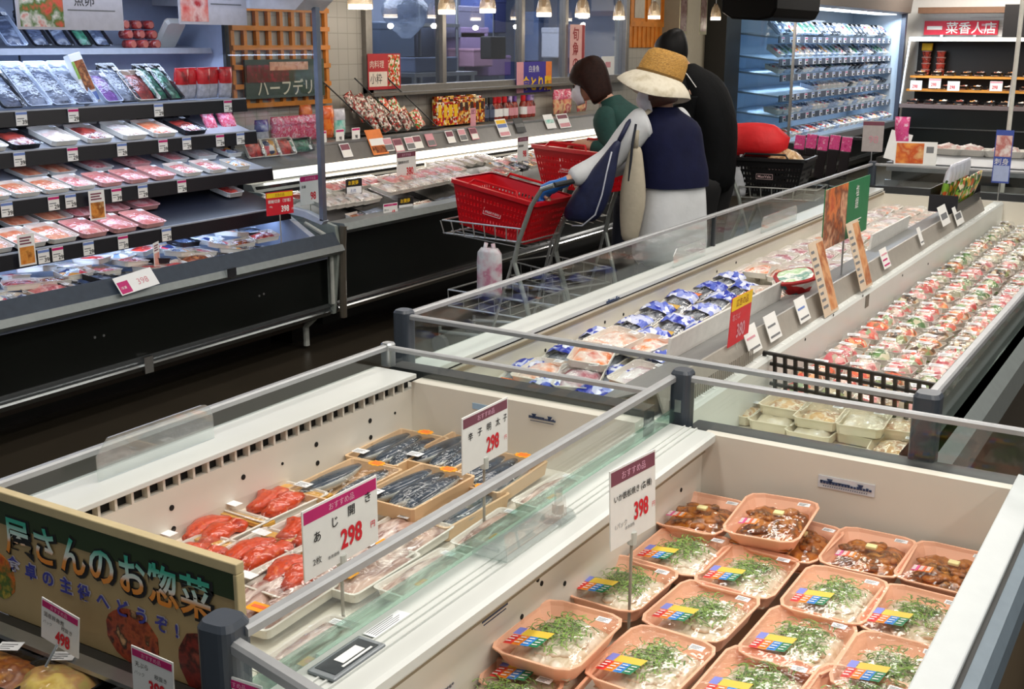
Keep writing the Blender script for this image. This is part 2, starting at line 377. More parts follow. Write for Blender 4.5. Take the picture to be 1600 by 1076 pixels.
def logo_plate(par, loc, rotz, w=.13, plate=True):
    """maker's mark: a strip of dark slanted strokes with two small triangles"""
    e = MB(M.Translation(loc) @ M.Rotation(rotz, 4, 'Z'))
    if plate: MB(e.T).box((-w/2, -.001, -.012), (w/2, .001, .016)).build('maker_plate', mat('pale_blue_plate', '#cfd2d8', .4), par)
    n = 17
    for i in range(n):
        x = -w*.46+w*.92*i/n
        if i in (3, 13): e.add([(x-.006, -.0025, .011), (x+.008, -.0025, .011), (x+.001, -.0025, -.001)], [(0, 1, 2)])
        h = .0045 if i % 3 else .0065
        e.box((x, -.003, -.001), (x+w*.043, -.002, -.001+h))
    e.box((-w*.46, -.003, .0035), (w*.05, -.002, .0055))
    for i in range(20): e.box((-w*.4+w*.8*i/20, -.003, -.0075), (-w*.4+w*.8*i/20+.002, -.002, -.0055))
    return e.build('maker_mark', mat('navy_mark', '#23395f', .5), par)

# ---- front left freezer -------------------------------------------------
FL = thing('island_freezer', 'cream island freezer holding red roe packs and dark fish trays', 'freezer', (-1.4, 1.7, 0))
def L(o): return V(o)-FLO
FLO = V((-1.4, 1.7, 0))
def at(o, par): o.location = -V(par.location); return o
b = MB()
b.box((-1.80, 1.19, .12), (-1.685, 2.34, .797)).box((-1.685, 2.295, .12), (-1.06, 2.34, .815)).box((-1.685, 1.19, .12), (-1.06, 2.295, .66)).box((-1.06, 1.19, .12), (-1.04, 2.44, .765))
at(b.build('body', CREAM, FL), FL)
at(MB().box((-1.76, 1.25, 0), (-1.06, 2.3, .12)).build('plinth', BLACK, FL), FL)
at(MB().box((-1.803, 1.19, .825), (-1.672, 2.30, .837)).build('ledge', SILL, FL, bevel=.002), FL)
b = MB(); b.box((-1.80, 1.19, .797), (-1.70, 2.30, .825), 1)
for i in range(28): y = 1.2+.0392*i; b.box((-1.70, y-.003, .797), (-1.684, y+.003, .825), 0)
at(b.build('air_grille', [CREAM, HOLE], FL), FL)
at(holes([(-1.685, *onx(x, y, -1.685)[1:]) for x, y in ((268, 793), (271, 826), (380, 745), (494, 694), (496, 723), (578, 657), (579, 683))], 'x', FL), FL)
at(holes([(-1.685, *onx(x, y, -1.685)[1:]) for x, y in ((441, 724), (617, 645))], 'x', FL, .0035, 'screws'), FL)
at(pane((-1.795, 1.19), (-1.795, 2.335), .837, .876, FL), FL); at(rail((-1.795, 1.19, .88), (-1.795, 2.335, .88), par=FL), FL)
at(pane((-1.78, 2.335), (-1.05, 2.335), .815, .874, FL), FL)
at(rail((-1.78, 2.335, .88), (-1.05, 2.335, .88), .008, par=FL), FL)
at(MB().box((-1.79, 2.342, .1), (-1.06, 2.40, .83)).build('end_panel', DKGREY, FL), FL)
at(post(-1.795, 2.345, .83, .892, .032, FL, STEEL), FL)
at(MB().box((-1.5, 2.2935, .775), (-1.40, 2.295, .79)).build('maker_plate', mat('sky_sticker', '#9fbcd6', .5), FL), FL)
logo = logo_plate(FL, tuple(V((-1.30, 2.2925, .782))-FLO), 0, .08, False)

# ---- front right freezer ------------------------------------------------
FR = thing('island_freezer', 'cream island freezer holding peach coloured trays at lower right', 'freezer', (-.6, 1.7, 0))
b = MB()
b.box((-1.035, .7, .12), (-.955, 2.455, .735)).box((-.955, 2.448, .12), (-.27, 2.478, .765)).box((-.27, .7, .12), (-.235, 2.478, .765)).box((-.955, .7, .12), (-.27, 2.448, .54))
at(b.build('body', CREAM, FR), FR)
at(MB().box((-1.0, .75, 0), (-.3, 2.44, .12)).build('plinth', BLACK, FR), FR)
b = MB(); b.profile([(-1.037, .777), (-1.037, .757), (-.955, .742), (-.93, .742), (-.922, .752), (-.922, .768), (-.93, .773)], .7, 2.44)
for x in (-1.0, -.985, -.97): b.box((x, .7, .774), (x+.003, 2.44, .7785))
at(b.build('ledge', SILL, FR), FR)
b = MB()
for x, y in ((-.953, .0), (-.949, .006)): b.box((-.955, .7, .728-y), (x+.004, 2.44, .733-y))
at(b.build('seal_strip', mat('tan_seal', '#8b7f68', .6), FR), FR)
b = MB(); b.profile([(-.272, .745), (-.272, .80), (-.222, .79), (-.222, .745)], .7, 2.455)
at(b.build('flange', mat('flange_grey_white', '#bfc5c6', .35, var=.02), FR, bevel=.003), FR)
at(MB().box((-.222, .7, .70), (-.214, 2.455, .783)).build('rubber_seal', BLACK, FR), FR)
at(MB().profile([(-.214, .70), (-.214, .782), (-.195, .775), (-.185, .75), (-.185, .70)], .7, 2.46).build('bumper', mat('blue_grey_bumper', '#76848f', .35), FR), FR)
at(MB().box((-.235, .7, .12), (-.20, 2.478, .70)).build('outer_panel', mat('tan_panel', '#6f5f49', .5), FR), FR)
at(MB().box((-1.03, 2.48, .1), (0.9, 2.60, .745)).build('bumper', mat('charcoal_bumper', '#36373a', .5), FR, bevel=.006), FR)
at(MB().box((-.232, 2.46, .745), (.9, 2.61, .752)).build('cover_strip', DKGREY, FR), FR)
at(pane((-1.045, 1.03), (-1.045, 2.48), .79, .876, FR), FR)
at(pane((-1.04, 1.03), (-1.04, 2.48), .777, .805, FR, 'painted_reflection', GREENSHEEN, .008), FR)  # green strip painting the reflection low on the pane
at(rail((-1.045, 1.03, .88), (-1.045, 2.475, .88), .01, par=FR), FR)
at(pane((-1.01, 2.485), (.9, 2.485), .752, .876, FR), FR); at(rail((-1.01, 2.485, .88), (.9, 2.47, .88), .009, par=FR), FR)
pp = post(-1.028, 2.487, .74, .9, .05, FR); at(pp, FR)
MB().box((-.008, -.026, .80), (.008, -.0245, .83)).build('screw_plate', STEEL, pp).location = (-1.028, 2.487, 0)
e = onz(505, 1080, .88)
at(post(-1.068, 1.018, .60, .9, .058, FR, rot=.1), FR); at(rail((-1.04, 1.012, .868), (e.x, e.y, .868), .011, par=FR), FR)
at(pane((-1.03, 1.01), (-.80, .965), .76, .862, FR), FR)
at(holes([(-.955, *onx(x, y, -.955)[1:]) for x, y in ((1064, 765), (840, 905), (846, 911), (815, 963), (882, 911))], 'x', FR, .005), FR)
logo_plate(FR, tuple(ony(1322, 760, 2.4465)-V((-.6, 1.7, 0))), 0, .125)
q = onx(772, 957, -.954); logo_plate(FR, tuple(q-V((-.6, 1.7, 0))), PI/2, .09, False)
b = MB()
for i in range(26): b.box((-.9545, 1.22+.007*i, .64+.002*(i % 2)), (-.953, 1.224+.007*i, .645))
at(b.build('small_print', GREYINK, FR), FR)
# recessed thermometer cover, card holder and clip on the sill
t = thing('thermometer', 'grey framed thermometer set in the white sill near the slate post', 'thermometer', (-.995, 1.185, .7765), PI/2)
MB().box((-.06, -.026, 0), (.06, .026, .006)).build('frame', mat('grey_frame', '#8b9196', .4, .4), t, bevel=.003)
MB().box((-.05, -.019, .006), (.05, .019, .0068)).build('window', mat('dark_window', '#30373b', .15), t)
b = MB(); b.box((-.02, -.009, .0068), (.03, .009, .0076)); b.box((-.028, -.016, .0068), (.04, -.012, .0074)); b.build('scale', WHITE, t)
t = thing('paper_label', 'small printed paper label stuck on the sill beside the thermometer', 'label', (-1.01, 1.30, .7785), PI/2)
MB().box((-.045, -.012, 0), (.045, .012, .0006)).build('paper', STICK, t)
b = MB()
for k in range(5): b.box((-.04, -.009+.0042*k, .0007), (.02+.006*(k % 3), -.0078+.0042*k, .001))
b.build('print', GREYINK, t)
t = thing('card_holder', 'clear acrylic card holder lying on the white sill', 'card holder', (-1.0, 1.69, .7785), PI/2)
b = MB(); b.box((-.11, -.035, .001), (.11, .035, .003)); b.quad([(-.11, -.036, .003), (.11, -.036, .003), (.11, -.03, .05), (-.11, -.03, .05)])
b.box((-.11, -.036, .001), (-.108, .035, .03)); b.build('holder', ACRYL, t)
MB().tube([(-.112, -.02, .02), (-.112, .01, .02)], .004).build('hinge', ACRYL, t)
t = thing('sign_clip', 'clear plastic sign clip standing empty on the white sill', 'clip', (-.985, 1.80, .7785), PI/2)
b = MB(); b.loft([rrect(.07, .05, .01, 3, 0), rrect(.06, .04, .01, 3, .012)]); b.build('foot', ACRYL, t)
MB().tube([(0, 0, .012), (0, 0, .03)], .012).build('socket', mat('cloudy_plastic', '#c9ccc6', .4), t)
MB().box((-.012, -.002, .03), (.012, .002, .06)).build('jaw', ACRYL, t)

# ---- wide island --------------------------------------------------------
BI = thing('island_freezer', 'long double-lane island freezer running back through the middle of the store', 'freezer', (-1.2, 5.2, 0))
DX = -1.17
b = MB()
b.box((-1.97, 2.62, .12), (-1.865, 7.84, .715)).box((-.545, 2.62, .12), (-.47, 7.84, .74)).box((-1.865, 7.78, .12), (-.545, 7.84, .70)).box((-1.865, 2.62, .12), (-.545, 2.65, .71))
b.box((-1.865, 2.65, .12), (-1.18, 7.78, .62)).box((-1.18, 2.65, .12), (-.545, 7.78, .545))
at(b.build('body', CREAM, BI), BI)
at(MB().box((-1.9, 2.68, 0), (-.5, 7.8, .12)).build('plinth', BLACK, BI), BI)
at(MB().box((-1.975, 2.66, .722), (-1.862, 7.75, .738)).build('ledge', SILL, BI, bevel=.002), BI)
at(MB().box((-1.9, 2.66, .712), (-1.869, 7.75, .722)).build('dark_groove', HOLE, BI), BI)
at(MB().box((-1.869, 2.66, .697), (-1.858, 7.75, .709)).build('trim_strip', mat('tan_trim', '#8f8168', .5), BI), BI)
b = MB(); b.profile([(-1.185, .52), (-1.185, .70), (-1.135, .70), (-1.128, .69), (-1.128, .52)], 2.66, 7.76); 
for i in range(60): y = 2.75+.085*i; b.disc((-1.145, y, .70), .005, 'z', 8, 1)
at(b.build('divider', [SILL, WHITE], BI), BI)
b = MB()
for i in range(40): y = 2.7+.016*i; b.box((-1.152, y, .705), (-1.150, y+.006, .745))
at(b.build('vent_slits', mat('slit_grey', '#807b72', .5), BI), BI)
b = MB(); b.profile([(-1.16, .70), (-1.19, .775), (-1.197, .775), (-1.167, .70)], 2.7, 7.3); at(b.build('price_rail', mat('clear_grey_rail', '#a29c93', .3), BI), BI)
b = MB(); b.profile([(-1.19, .772), (-1.19, .766), (-1.39, .69), (-1.39, .696)], 2.7, 7.3); at(b.build('display_plate', mat('zinc_plate', '#8e8f8f', .35, .5), BI), BI)
for y0, y1 in ((3.2, 4.25), (5.55, 6.3)):
    at(MB().profile([(-1.395, .60), (-1.385, .60), (-1.365, .775), (-1.375, .775)], y0, y1).build('product_stop', mat('white_acrylic', '#dedcd6', .3), BI), BI)
at(pane((-1.97, 2.66), (-1.97, 7.8), .738, .876, BI), BI); at(rail((-1.97, 2.66, .88), (-1.97, 7.84, .88), .01, par=BI), BI)
at(pane((-1.95, 2.645), (-.51, 2.61), .715, .876, BI), BI); at(rail((-1.95, 2.65, .88), (-.50, 2.605, .88), .009, par=BI), BI)
at(pane((-.495, 2.62), (-.495, 7.84), .745, .872, BI, m=clear('side_glass_sheen', '#dfe8e4', .12, .08, haze=.45, hcol='#98a39e')), BI)  # grey-green haze paints in the ceiling's grazing reflection
at(rail((-.49, 2.62, .88), (-.49, 7.84, .88), .012, par=BI), BI)
at(MB().profile([(-.545, .74), (-.47, .74), (-.44, .71), (-.44, .62), (-.47, .6)], 2.62, 7.84).build('bumper', mat('grey_bumper', '#7c8382', .35, .2), BI), BI)
at(MB().box((-.47, 2.62, .12), (-.462, 7.84, .6)).build('outer_panel', mat('dark_bronze_panel', '#2c251d', .35), BI), BI)
at(MB().box((-1.985, 2.62, .12), (-1.97, 7.84, .7)).build('outer_panel', BLACK, BI), BI)
at(MB().box((-1.97, 7.8, .70), (-.47, 7.86, .745)).build('end_trim', DKGREY, BI), BI)
at(pane((-1.96, 7.83), (-.48, 7.83), .745, .872, BI), BI); at(rail((-1.96, 7.83, .88), (-.48, 7.83, .88), .01, par=BI), BI)
at(post(-1.968, 2.65, .62, .9, .052, BI), BI); at(post(-.49, 2.605, .60, .9, .06, BI), BI); at(post(-1.968, 7.84, .7, .9, .05, BI), BI)
at(post(-1.968, 5.05, .72, .878, .02, BI, DKGREY), BI)
at(holes([(-1.865, *onx(x, y, -1.865)[1:]) for x, y in ((945, 503), (974, 491), (814, 566), (852, 547), (1049, 458), (1120, 424), (1150, 410), (1268, 350))], 'x', BI, .006), BI)
q = onx(957, 469, -1.864); logo_plate(BI, tuple(q-V((-1.2, 5.2, 0))), PI/2, .12, False)
at(holes([(-1.128, *onx(x, y, -1.128)[1:]) for x, y in ((1302, 492), (1258, 530), (1348, 462), (1450, 412), (1410, 430))], 'x', BI, .005), BI)
at(MB().box((-1.128, 4.55, .64), (-1.126, 4.6, .69)).build('slot', mat('slot_grey', '#6e6a60', .5), BI), BI)
# small deflector plates of clear plastic on the sills
def deflector(y, x, z, label, l=.36):
    t = thing('deflector_plate', label, 'plate', (x, y, z), PI/2)
    b = MB(); o = [(-l/2, 0), (l/2, 0), (l/2, .05)]+[(l/2-.03+.03*math.cos(a*PI/8), .05+.03*math.sin(a*PI/8)) for a in range(1, 5)]+[(-l/2+.03, .08), (-l/2, .05)]
    b.loft([[(x_, y_, h) for x_, h in o] for y_ in (-.002, .002)]); b.build('plate', ACRYL, t); return t
q = onz(1195, 352, .738); deflector(q.y, -1.90, .739, 'clear plastic plate standing on the far sill of the long island', .55)
q = onz(990, 400, .738); deflector(q.y, -1.90, .739, 'clear plastic plate standing on the sill behind the shopping cart', .35)
deflector(1.52, -1.745, .838, 'clear plastic plate standing on the ledge above the air grille', .3)
# free standing white pole at the far end
t = thing('support_pole', 'slim white pole rising from the far end of the long island', 'pole', (-1.17, 7.93, 0))
MB().tube([(0, 0, 0), (0, 0, 3)], .014, 10).build('pole', mat('white_pole', '#cfccc2', .4), t)
MB().box((-.05, -.05, 0), (.05, .05, .01)).build('foot_plate', STEEL, t)
# ================================================================ trays, packs, signs of the front cases
PROT = []
def mound(w, d, h, seed, res=12, rough=.35, base=0, pw=2.6, r=None):
    """bumpy heap filling a w x d tray"""
    b = MB(); vs = []; fs = []
    for i in range(res+1):
        for j in range(res+1):
            u, v = i/res*2-1, j/res*2-1
            e = max(0, 1-abs(u)**pw)*max(0, 1-abs(v)**pw)
            n = noise.noise(V((u*2.2+seed*7.1, v*2.2, seed)))*.7+noise.noise(V((u*6+seed, v*6, seed*3)))*.4
            vs.append((u*w/2, v*d/2, base+h*(e**.5)*(1+rough*n)))
    for i in range(res):
        for j in range(res): fs.append((i*(res+1)+j, (i+1)*(res+1)+j, (i+1)*(res+1)+j+1, i*(res+1)+j+1))
    return b.add(vs, fs)
def tray_mb(w, d, h, r=.03, n=2, lip=.006, th=.004, taper=.8):
    b = MB()
    b.loft([rrect(w*taper, d*taper, r*taper, n, 0), rrect(w-lip*2, d-lip*2, r, n, h*.86), rrect(w, d, r, n, h*.93), rrect(w, d, r, n, h), rrect(w-lip*1.6, d-lip*1.6, r, n, h),
            rrect(w-lip*2.4, d-lip*2.4, r, n, h*.8), rrect(w*taper-th*2, d*taper-th*2, r*taper, n, th)], 0)
    return b
def film_mb(w, d, z, bulge, r=.03, seed=0):
    b = MB(); b.loft([[(x, y, zz+.0022*noise.noise(V((x*40, y*40, seed)))) for x, y, zz in rrect(w*s, d*s, r*s, 3, z+bulge*(1-s*s))] for s in (1, .85, .6, .3, .08)], cap=(False, True)); return b
PEACH = mat('peach_foam', '#f8bc9a', .5, var=.03, scale=8)
SQUID = food('squid_flesh', ['#d8cdb8', '#e8dfca', '#cfbf9f', '#efe9da'], 30, .25, .5)
SCAL = mat('spring_onion', '#85a84a', .5, var=.4, scale=60); SCAL2 = mat('dark_spring_onion', '#5c7f38', .5, var=.4, scale=60)
BROWN = food('soy_braise', ['#8a4a17', '#c07828', '#a35c1c', '#5d3412', '#d69445'], 28, .22, .8)
BUTTER = mat('butter', '#efe3a4', .4)
ST = {n: mat('sticker_'+n, c, .45, var=.02) for n, c in dict(red='#e23a34', orange='#f08a1e', blue='#2f86d8', green='#0f7a4d', yellow='#e9c540', violet='#7f86d8', coral='#ef6a3c').items()}
def sticker_panel(par, x, y, z, s, rz=0):
    e = bpy.data.objects.new('recipe_sticker', None)
    me = MB()
    # four slanted strips with white strokes and a yellow picture patch above
    for i, c in enumerate((0, 1, 2, 3)):
        x0 = -.024+.012*i
        me.quad([(x0, -.012, .0004*i), (x0+.0125, -.012, .0004*i), (x0+.0185, .012, .0004*i), (x0+.006, .012, .0004*i)], c)
    me.quad([(-.008, .0125, .0005), (.03, .0125, .0005), (.034, .028, .0005), (-.004, .028, .0005)], 4)
    me.quad([(-.02, .0125, .0005), (-.009, .0125, .0005), (-.005, .03, .0005), (-.016, .03, .0005)], 5)
    for i in range(4):
        for k in range(3):
            xx = -.0215+.0122*i+.0022*k; yy = -.0085+.0065*k
            me.quad([(xx, yy, .0022), (xx+.0075, yy+.0006, .0022), (xx+.0078, yy+.0026, .0022), (xx+.0006, yy+.0022, .0022)], 6)
    me.v = [V((p.x*s, p.y*s, p.z)) for p in me.v]
    bpy.data.objects.remove(e)
    o = me.build('recipe_sticker', [ST['red'], ST['orange'], ST['blue'], ST['green'], ST['yellow'], ST['violet'], WHITE], par)
    o.location = (x, y, z); o.rotation_euler = (.06, -.05, rz); return o
def price_sticker(par, x, y, z, w=.026, d=.017, rz=0, rx=0):
    b = MB(); b.box((-w/2, -d/2, 0), (w/2, d/2, .0006))
    for k in range(3): b.box((-w*.4, -d*.35+d*.24*k, .0006), (w*(.1+.1*k), -d*.35+d*.24*k+d*.09, .0009), 1)
    o = b.build('price_sticker', [STICK, GREYINK], par); o.location = (x, y, z); o.rotation_euler = (rx, 0, rz); return o
def squid_tray(seed):
    rnd = random.Random(seed)
    t = thing('food_tray', 'x', 'tray')
    W, D, H = .166, .222, .036
    tray_mb(W, D, H, .032, 2).build('tray', PEACH, t, smooth=False)
    b = mound(.128, .178, .024, seed, 14, .5, .006)
    for k in range(16):
        a, rr = rnd.uniform(0, 6.3), rnd.uniform(0, 1)**.5
        b.ball((.048*rr*math.cos(a), .068*rr*math.sin(a), .024+.006*(1-rr)), (rnd.uniform(.01, .022), rnd.uniform(.008, .016), .006), n=8, m=5)
    b.build('squid_pieces', SQUID, t, smooth=True)
    for nm, m, cnt in (('spring_onion', SCAL, 120), ('spring_onion', SCAL2, 80)):
        b = MB(); cx, cy = rnd.uniform(-.008, .012), rnd.uniform(0, .02)
        for k in range(cnt):
            x, y = cx+rnd.gauss(0, .024), cy+rnd.gauss(0, .033)
            x = max(-.052, min(.052, x)); y = max(-.07, min(.07, y))
            a, l = rnd.uniform(0, 6.3), rnd.uniform(.006, .013); cv = rnd.uniform(-1, 1)
            z = .033+.004*rnd.random()
            pts = [(x+l*math.cos(a+cv*s)*(s-.5)*2, y+l*math.sin(a+cv*s)*(s-.5)*2, z+.003*math.sin(PI*s)) for s in (0, .33, .66, 1)]
            b.tube(pts, rnd.uniform(.0008, .0015), 4, flat=.5)
        b.build(nm, m, t)
    film_mb(W-.004, D-.004, H, .009, .032, seed).build('film', FILM, t, smooth=True)
    sticker_panel(t, -.034, -.066, .0425, 1.3, .12); price_sticker(t, .05, .075, .0395)
    return t
def squid_braise(seed):
    rnd = random.Random(seed+50)
    t = thing('food_tray', 'x', 'tray')
    W, D, H = .166, .222, .036
    tray_mb(W, D, H, .032, 2).build('tray', PEACH, t)
    b = mound(.132, .184, .026, seed+4, 14, .6, .006)
    for k in range(22):
        a, rr = rnd.uniform(0, 6.3), rnd.uniform(0, 1)**.5
        b.ball((.05*rr*math.cos(a), .07*rr*math.sin(a), .027+.006*(1-rr)), (rnd.uniform(.006, .02), rnd.uniform(.006, .016), .007), n=8, m=5)
    b.build('braised_squid', BROWN, t, smooth=True)
    MB().box((-.011, -.009, 0), (.011, .009, .007)).build('butter_pat', BUTTER, t, bevel=.002, loc=(rnd.uniform(-.01, .02), rnd.uniform(0, .03), .041))
    film_mb(W-.004, D-.004, H, .011, .032, seed).build('film', FILM, t, smooth=True)
    b = MB()
    for i in range(3): b.quad([(-.02+.013*i, -.012, 0), (-.008+.013*i, -.012, 0), (-.003+.013*i, .013, 0), (-.015+.013*i, .013, 0)], i)
    for i in range(3):
        for k in range(4): b.quad([(-.018+.013*i+.001*k, -.009+.005*k, .0012), (-.011+.013*i+.001*k, -.009+.005*k, .0012), (-.011+.013*i+.001*k, -.006+.005*k, .0012), (-.018+.013*i+.001*k, -.006+.005*k, .0012)], 3)
    o = b.build('recipe_sticker', [mat('sticker_pink', '#d84a8c', .5), ST['coral'], ST['orange'], WHITE], t); o.location = (-.035, -.055, .0435); o.rotation_euler = (.05, -.04, .15)
    price_sticker(t, .05, .075, .0395)
    return t
SQ = [squid_tray(i) for i in (1, 2, 3, 4)]; BR = [squid_braise(i) for i in (1, 2, 3)]; PROT += SQ+BR
FLOORZ = .586
def put(p, px, py, z, rz, label, group, tilt=(0, 0), dz=.036):
    q = onz(px, py, z+dz)
    return dup(p, (q.x, q.y, z), (tilt[0], tilt[1], rz), label, group)
gr = 'squid trays in the front right freezer'
GS = [(1065, 858, 'pale squid tray with green onions, farthest left, below the braised trays'), (972, 908, 'pale squid tray with green onions directly left of the sign stick'),
 (1168, 890, 'pale squid tray with green onions in front of the stacked braised pair'), (1097, 951, 'pale squid tray with dark green onion heap just right of the sign stick'),
 (1305, 926, 'pale squid tray with green onions in front of the third braised tray'), (1248, 996, 'pale squid tray with large film highlight in the middle of the right half'),
 (1428, 958, 'pale squid tray with green onions cut off by the white right flange'), (1392, 1040, 'pale squid tray by the white flange at the lower right edge'),
 (1018, 1030, 'pale squid tray with sparse onions at the bottom centre, below the sign stick'), (1180, 1066, 'pale squid tray half cut by the bottom of the photo, right of centre'),
 (1330, 1098, 'pale squid tray barely showing at the bottom edge near the flange')]
for i, (x, y, l) in enumerate(GS):
    put(SQ[i % 4], x, y, FLOORZ+(.004 if i % 3 == 1 else 0), random.uniform(-.05, .05), l, gr)
low = put(SQ[1], 852, 1042, FLOORZ-.004, .05, 'pale squid tray lying underneath another tray by the left wall', gr, dz=.03)
put(SQ[0], 873, 988, FLOORZ+.036, .02, 'pale squid tray on top of another one at the left wall', gr)
put(SQ[2], 775, 1086, FLOORZ, .04, 'peach squid tray at the lower left corner by the wall, mostly cut off', gr)
gb = 'braised squid trays in the front right freezer'
put(BR[0], 1093, 799, FLOORZ+.01, .03, 'brown braised squid tray in the far left corner of the freezer', gb)
put(BR[2], 1240, 840, FLOORZ, -.06, 'brown braised squid tray lying under another tray by the far wall', gb)
put(BR[1], 1207, 806, FLOORZ+.04, .05, 'brown braised squid tray with butter, top of the stacked pair', gb, (.06, -.03))
put(BR[0], 1357, 860, FLOORZ+.004, .02, 'brown braised squid tray below the maker mark, third from the left', gb)
put(BR[1], 1478, 884, FLOORZ+.004, -.03, 'brown braised squid tray in the far right corner by the flange', gb)

# ---- roe packs and fish trays, front left freezer
ROE = food('salmon_roe', ['#a8240a', '#d8480f', '#c0360e', '#e06a2c'], 60, .2, .7)
WTRAY = mat('white_foam', '#e6e2d8', .5, var=.02); GOLD = mat('gold_paper', '#d9a548', .4, var=.15)
def roe_pack(seed):
    rnd = random.Random(seed); t = thing('roe_pack', 'x', 'pack')
    W, D, H = .135, .2, .03
    tray_mb(W, D, H, .012, 2, taper=.9).build('tray', WTRAY, t)
    MB().box((-W/2-.002, D/2-.03, H-.012), (W/2+.002, D/2+.004, H-.004)).build('gold_band', GOLD, t)
    MB().box((-W*.44, -D*.44, .012), (W*.44, D*.44, .0135)).build('paper_liner', mat('pale_paper', '#efe6d4', .6), t)
    b = MB()
    for s in (-1, 1):
        rings = []
        for k in range(9):
            u = k/8; r = .026*math.sin(PI*(.08+.84*u))**.6*(1+.55*noise.noise(V((u*5, s, seed))))
            c = V((s*.022+.008*math.sin(u*5+seed), -.06+.12*u, .026)); n = 10
            rings.append([c+V((r*math.cos(2*PI*q/n), 0, .7*r*math.sin(2*PI*q/n)*(1+.2*noise.noise(V((q, k, seed)))))) for q in range(n)])
        b.loft(rings)
    b.build('roe_sacs', ROE, t, smooth=True)
    film_mb(W, D, H+.002, .02, .012, seed).build('film', FILM, t, smooth=True)
    b = MB(); b.quad([(-W/2+.008, -D/2+.008, .0), (-W/2+.045, -D/2+.008, 0), (-W/2+.045, -D/2+.03, 0), (-W/2+.008, -D/2+.03, 0)]); o = b.build('price_sticker', STICK, t); o.location.z = H+.012
    return t
MACK = food('mackerel_skin', ['#1c2530', '#3c4a5a', '#26323f', '#5e6b78'], 22, .18, .25, (1, .25, 1))
BELLY = mat('fish_belly', '#b9bdb8', .25, .3, var=.15)
PINE = mat('wood_foam', '#e0bd92', .55, var=.06, scale=6)
LAV = mat('lavender_paper', '#a6a2b4', .6)
def fish_tray(seed, n=3):
    rnd = random.Random(seed+20); t = thing('fish_tray', 'x', 'tray'); W, D, H = .15, .235, .032
    b = MB(); b.loft([rrect(W*.94, D*.95, .006, 1, 0), rrect(W, D, .006, 1, H), rrect(W-.012, D-.012, .005, 1, H), rrect(W*.94-.012, D*.95-.012, .005, 1, .005)]); b.build('tray', PINE, t)
    for i in range(n):
        b = MB(); rings = []; x0 = -.042+.084*i/max(1, n-1)
        for k in range(10):
            u = k/9; r = (.024*math.sin(PI*min(1, .04+.9*u**.8))**.7+.002)
            c = V((x0+.008*math.sin(u*3+i), -.1+.2*u, .024)); q = 12
            rings.append([c+V((r*math.cos(2*PI*a/q), 0, .62*r*math.sin(2*PI*a/q))) for a in range(q)])
        b.loft(rings)
        for fi in range(len(b.f)):
            if fi % 12 in (0, 5, 6, 11, 7, 8, 9, 10): b.m[fi] = 1
        b.build('fish_fillet', [MACK, BELLY], t, smooth=True)
    film_mb(W, D, H, .016, .01, seed).build('film', FILM, t, smooth=True)
    b = MB(); b.loft([[(.017*(1 if k % 2 else .8)*math.cos(k*PI/10), .013*(1 if k % 2 else .8)*math.sin(k*PI/10), z) for k in range(20)] for z in (0, .0008)])
    for k in range(3): b.box((-.009, -.006+.005*k, .0008), (.009, -.0035+.005*k, .0012), 1)
    o = b.build('star_sticker', [mat('sticker_gold', '#f2a312', .45), ST['coral']], t); o.location = (.028, .078, H+.0175); o.scale = (1.35, 1.35, 1)
    price_sticker(t, -.045, -.09, H+.008, .036, .026)
    return t
AJI = food('horse_mackerel', ['#b98878', '#d8b8a8', '#8f6a60', '#e6d5ca', '#a06058'], 24, .2, .4, (1, .3, 1))
def aji_pack(seed):
    t = thing('fish_pack', 'x', 'pack'); W, D, H = .15, .21, .022
    tray_mb(W, D, H, .012, 2, taper=.9).build('tray', WTRAY, t)
    b = MB()
    for s in (-1, 1):
        b.add(*[(lambda m_: ([p+V((s*.033, 0, 0)) for p in m_.v], m_.f))(mound(.066, .19, .018, seed+s, 10, .5, .012))][0])
    b.build('opened_fish', AJI, t, smooth=True)
    film_mb(W, D, H, .016, .012, seed).build('film', FILM, t, smooth=True)
    b = MB(); b.box((-.02, -.014, 0), (.02, .014, .0008), 0); b.box((-.014, -.003, .0008), (.014, .006, .0012), 1); o = b.build('star_sticker', [mat('sticker_gold', '#f2a312', .45), ST['coral']], t); o.location = (.02, -.06, H+.012)
    price_sticker(t, -.03, .07, H+.01)
    return t
RO = [roe_pack(i) for i in (1, 2, 3)]; FI = [fish_tray(1), fish_tray(2), fish_tray(3, 2)]; AJ = [aji_pack(1), aji_pack(2)]; PROT += RO+FI+AJ
z = .672; g = 'red roe packs in the front left freezer'
for i, (x, y, dz, l) in enumerate([(430, 778, 0, 'red roe pack beside the cream wall, farther of the two along the wall'), (333, 822, 0, 'red roe pack beside the cream wall, nearest the deli board'),
        (402, 857, 0, 'red roe pack in the second row, left of the sign reading 298'), (478, 822, 0, 'red roe pack in the second row, partly behind the sign reading 298'),
        (462, 886, 0, 'red roe pack in the third row at the left edge of the 298 sign')]):
    put(RO[i % 3], x, y, z+dz, random.uniform(-.06, .06), l, g, (0, 0), .035)
g = 'dark mackerel trays in the front left freezer'
for i, (x, y, dz, f, l) in enumerate([(540, 748, 0, 2, 'wood coloured tray with two mackerel pieces, next to the roe packs'), (622, 697, 0, 0, 'wood coloured tray of dark mackerel in the far left corner'),
        (707, 702, 0, 1, 'wood coloured tray of dark mackerel behind the farther price sign'), (652, 758, .02, 1, 'raised wood coloured tray of dark mackerel in the middle of the freezer'),
        (775, 735, 0, 0, 'wood coloured tray of dark mackerel touching the middle glass rail'), (706, 785, -.01, 2, 'wood coloured tray of mackerel nearest the middle rail, by the steel rail')]):
    put(FI[f], x, y, z+dz, random.uniform(-.04, .04), l, g, (0, 0), .032)
g = 'opened fish packs in the front left freezer'
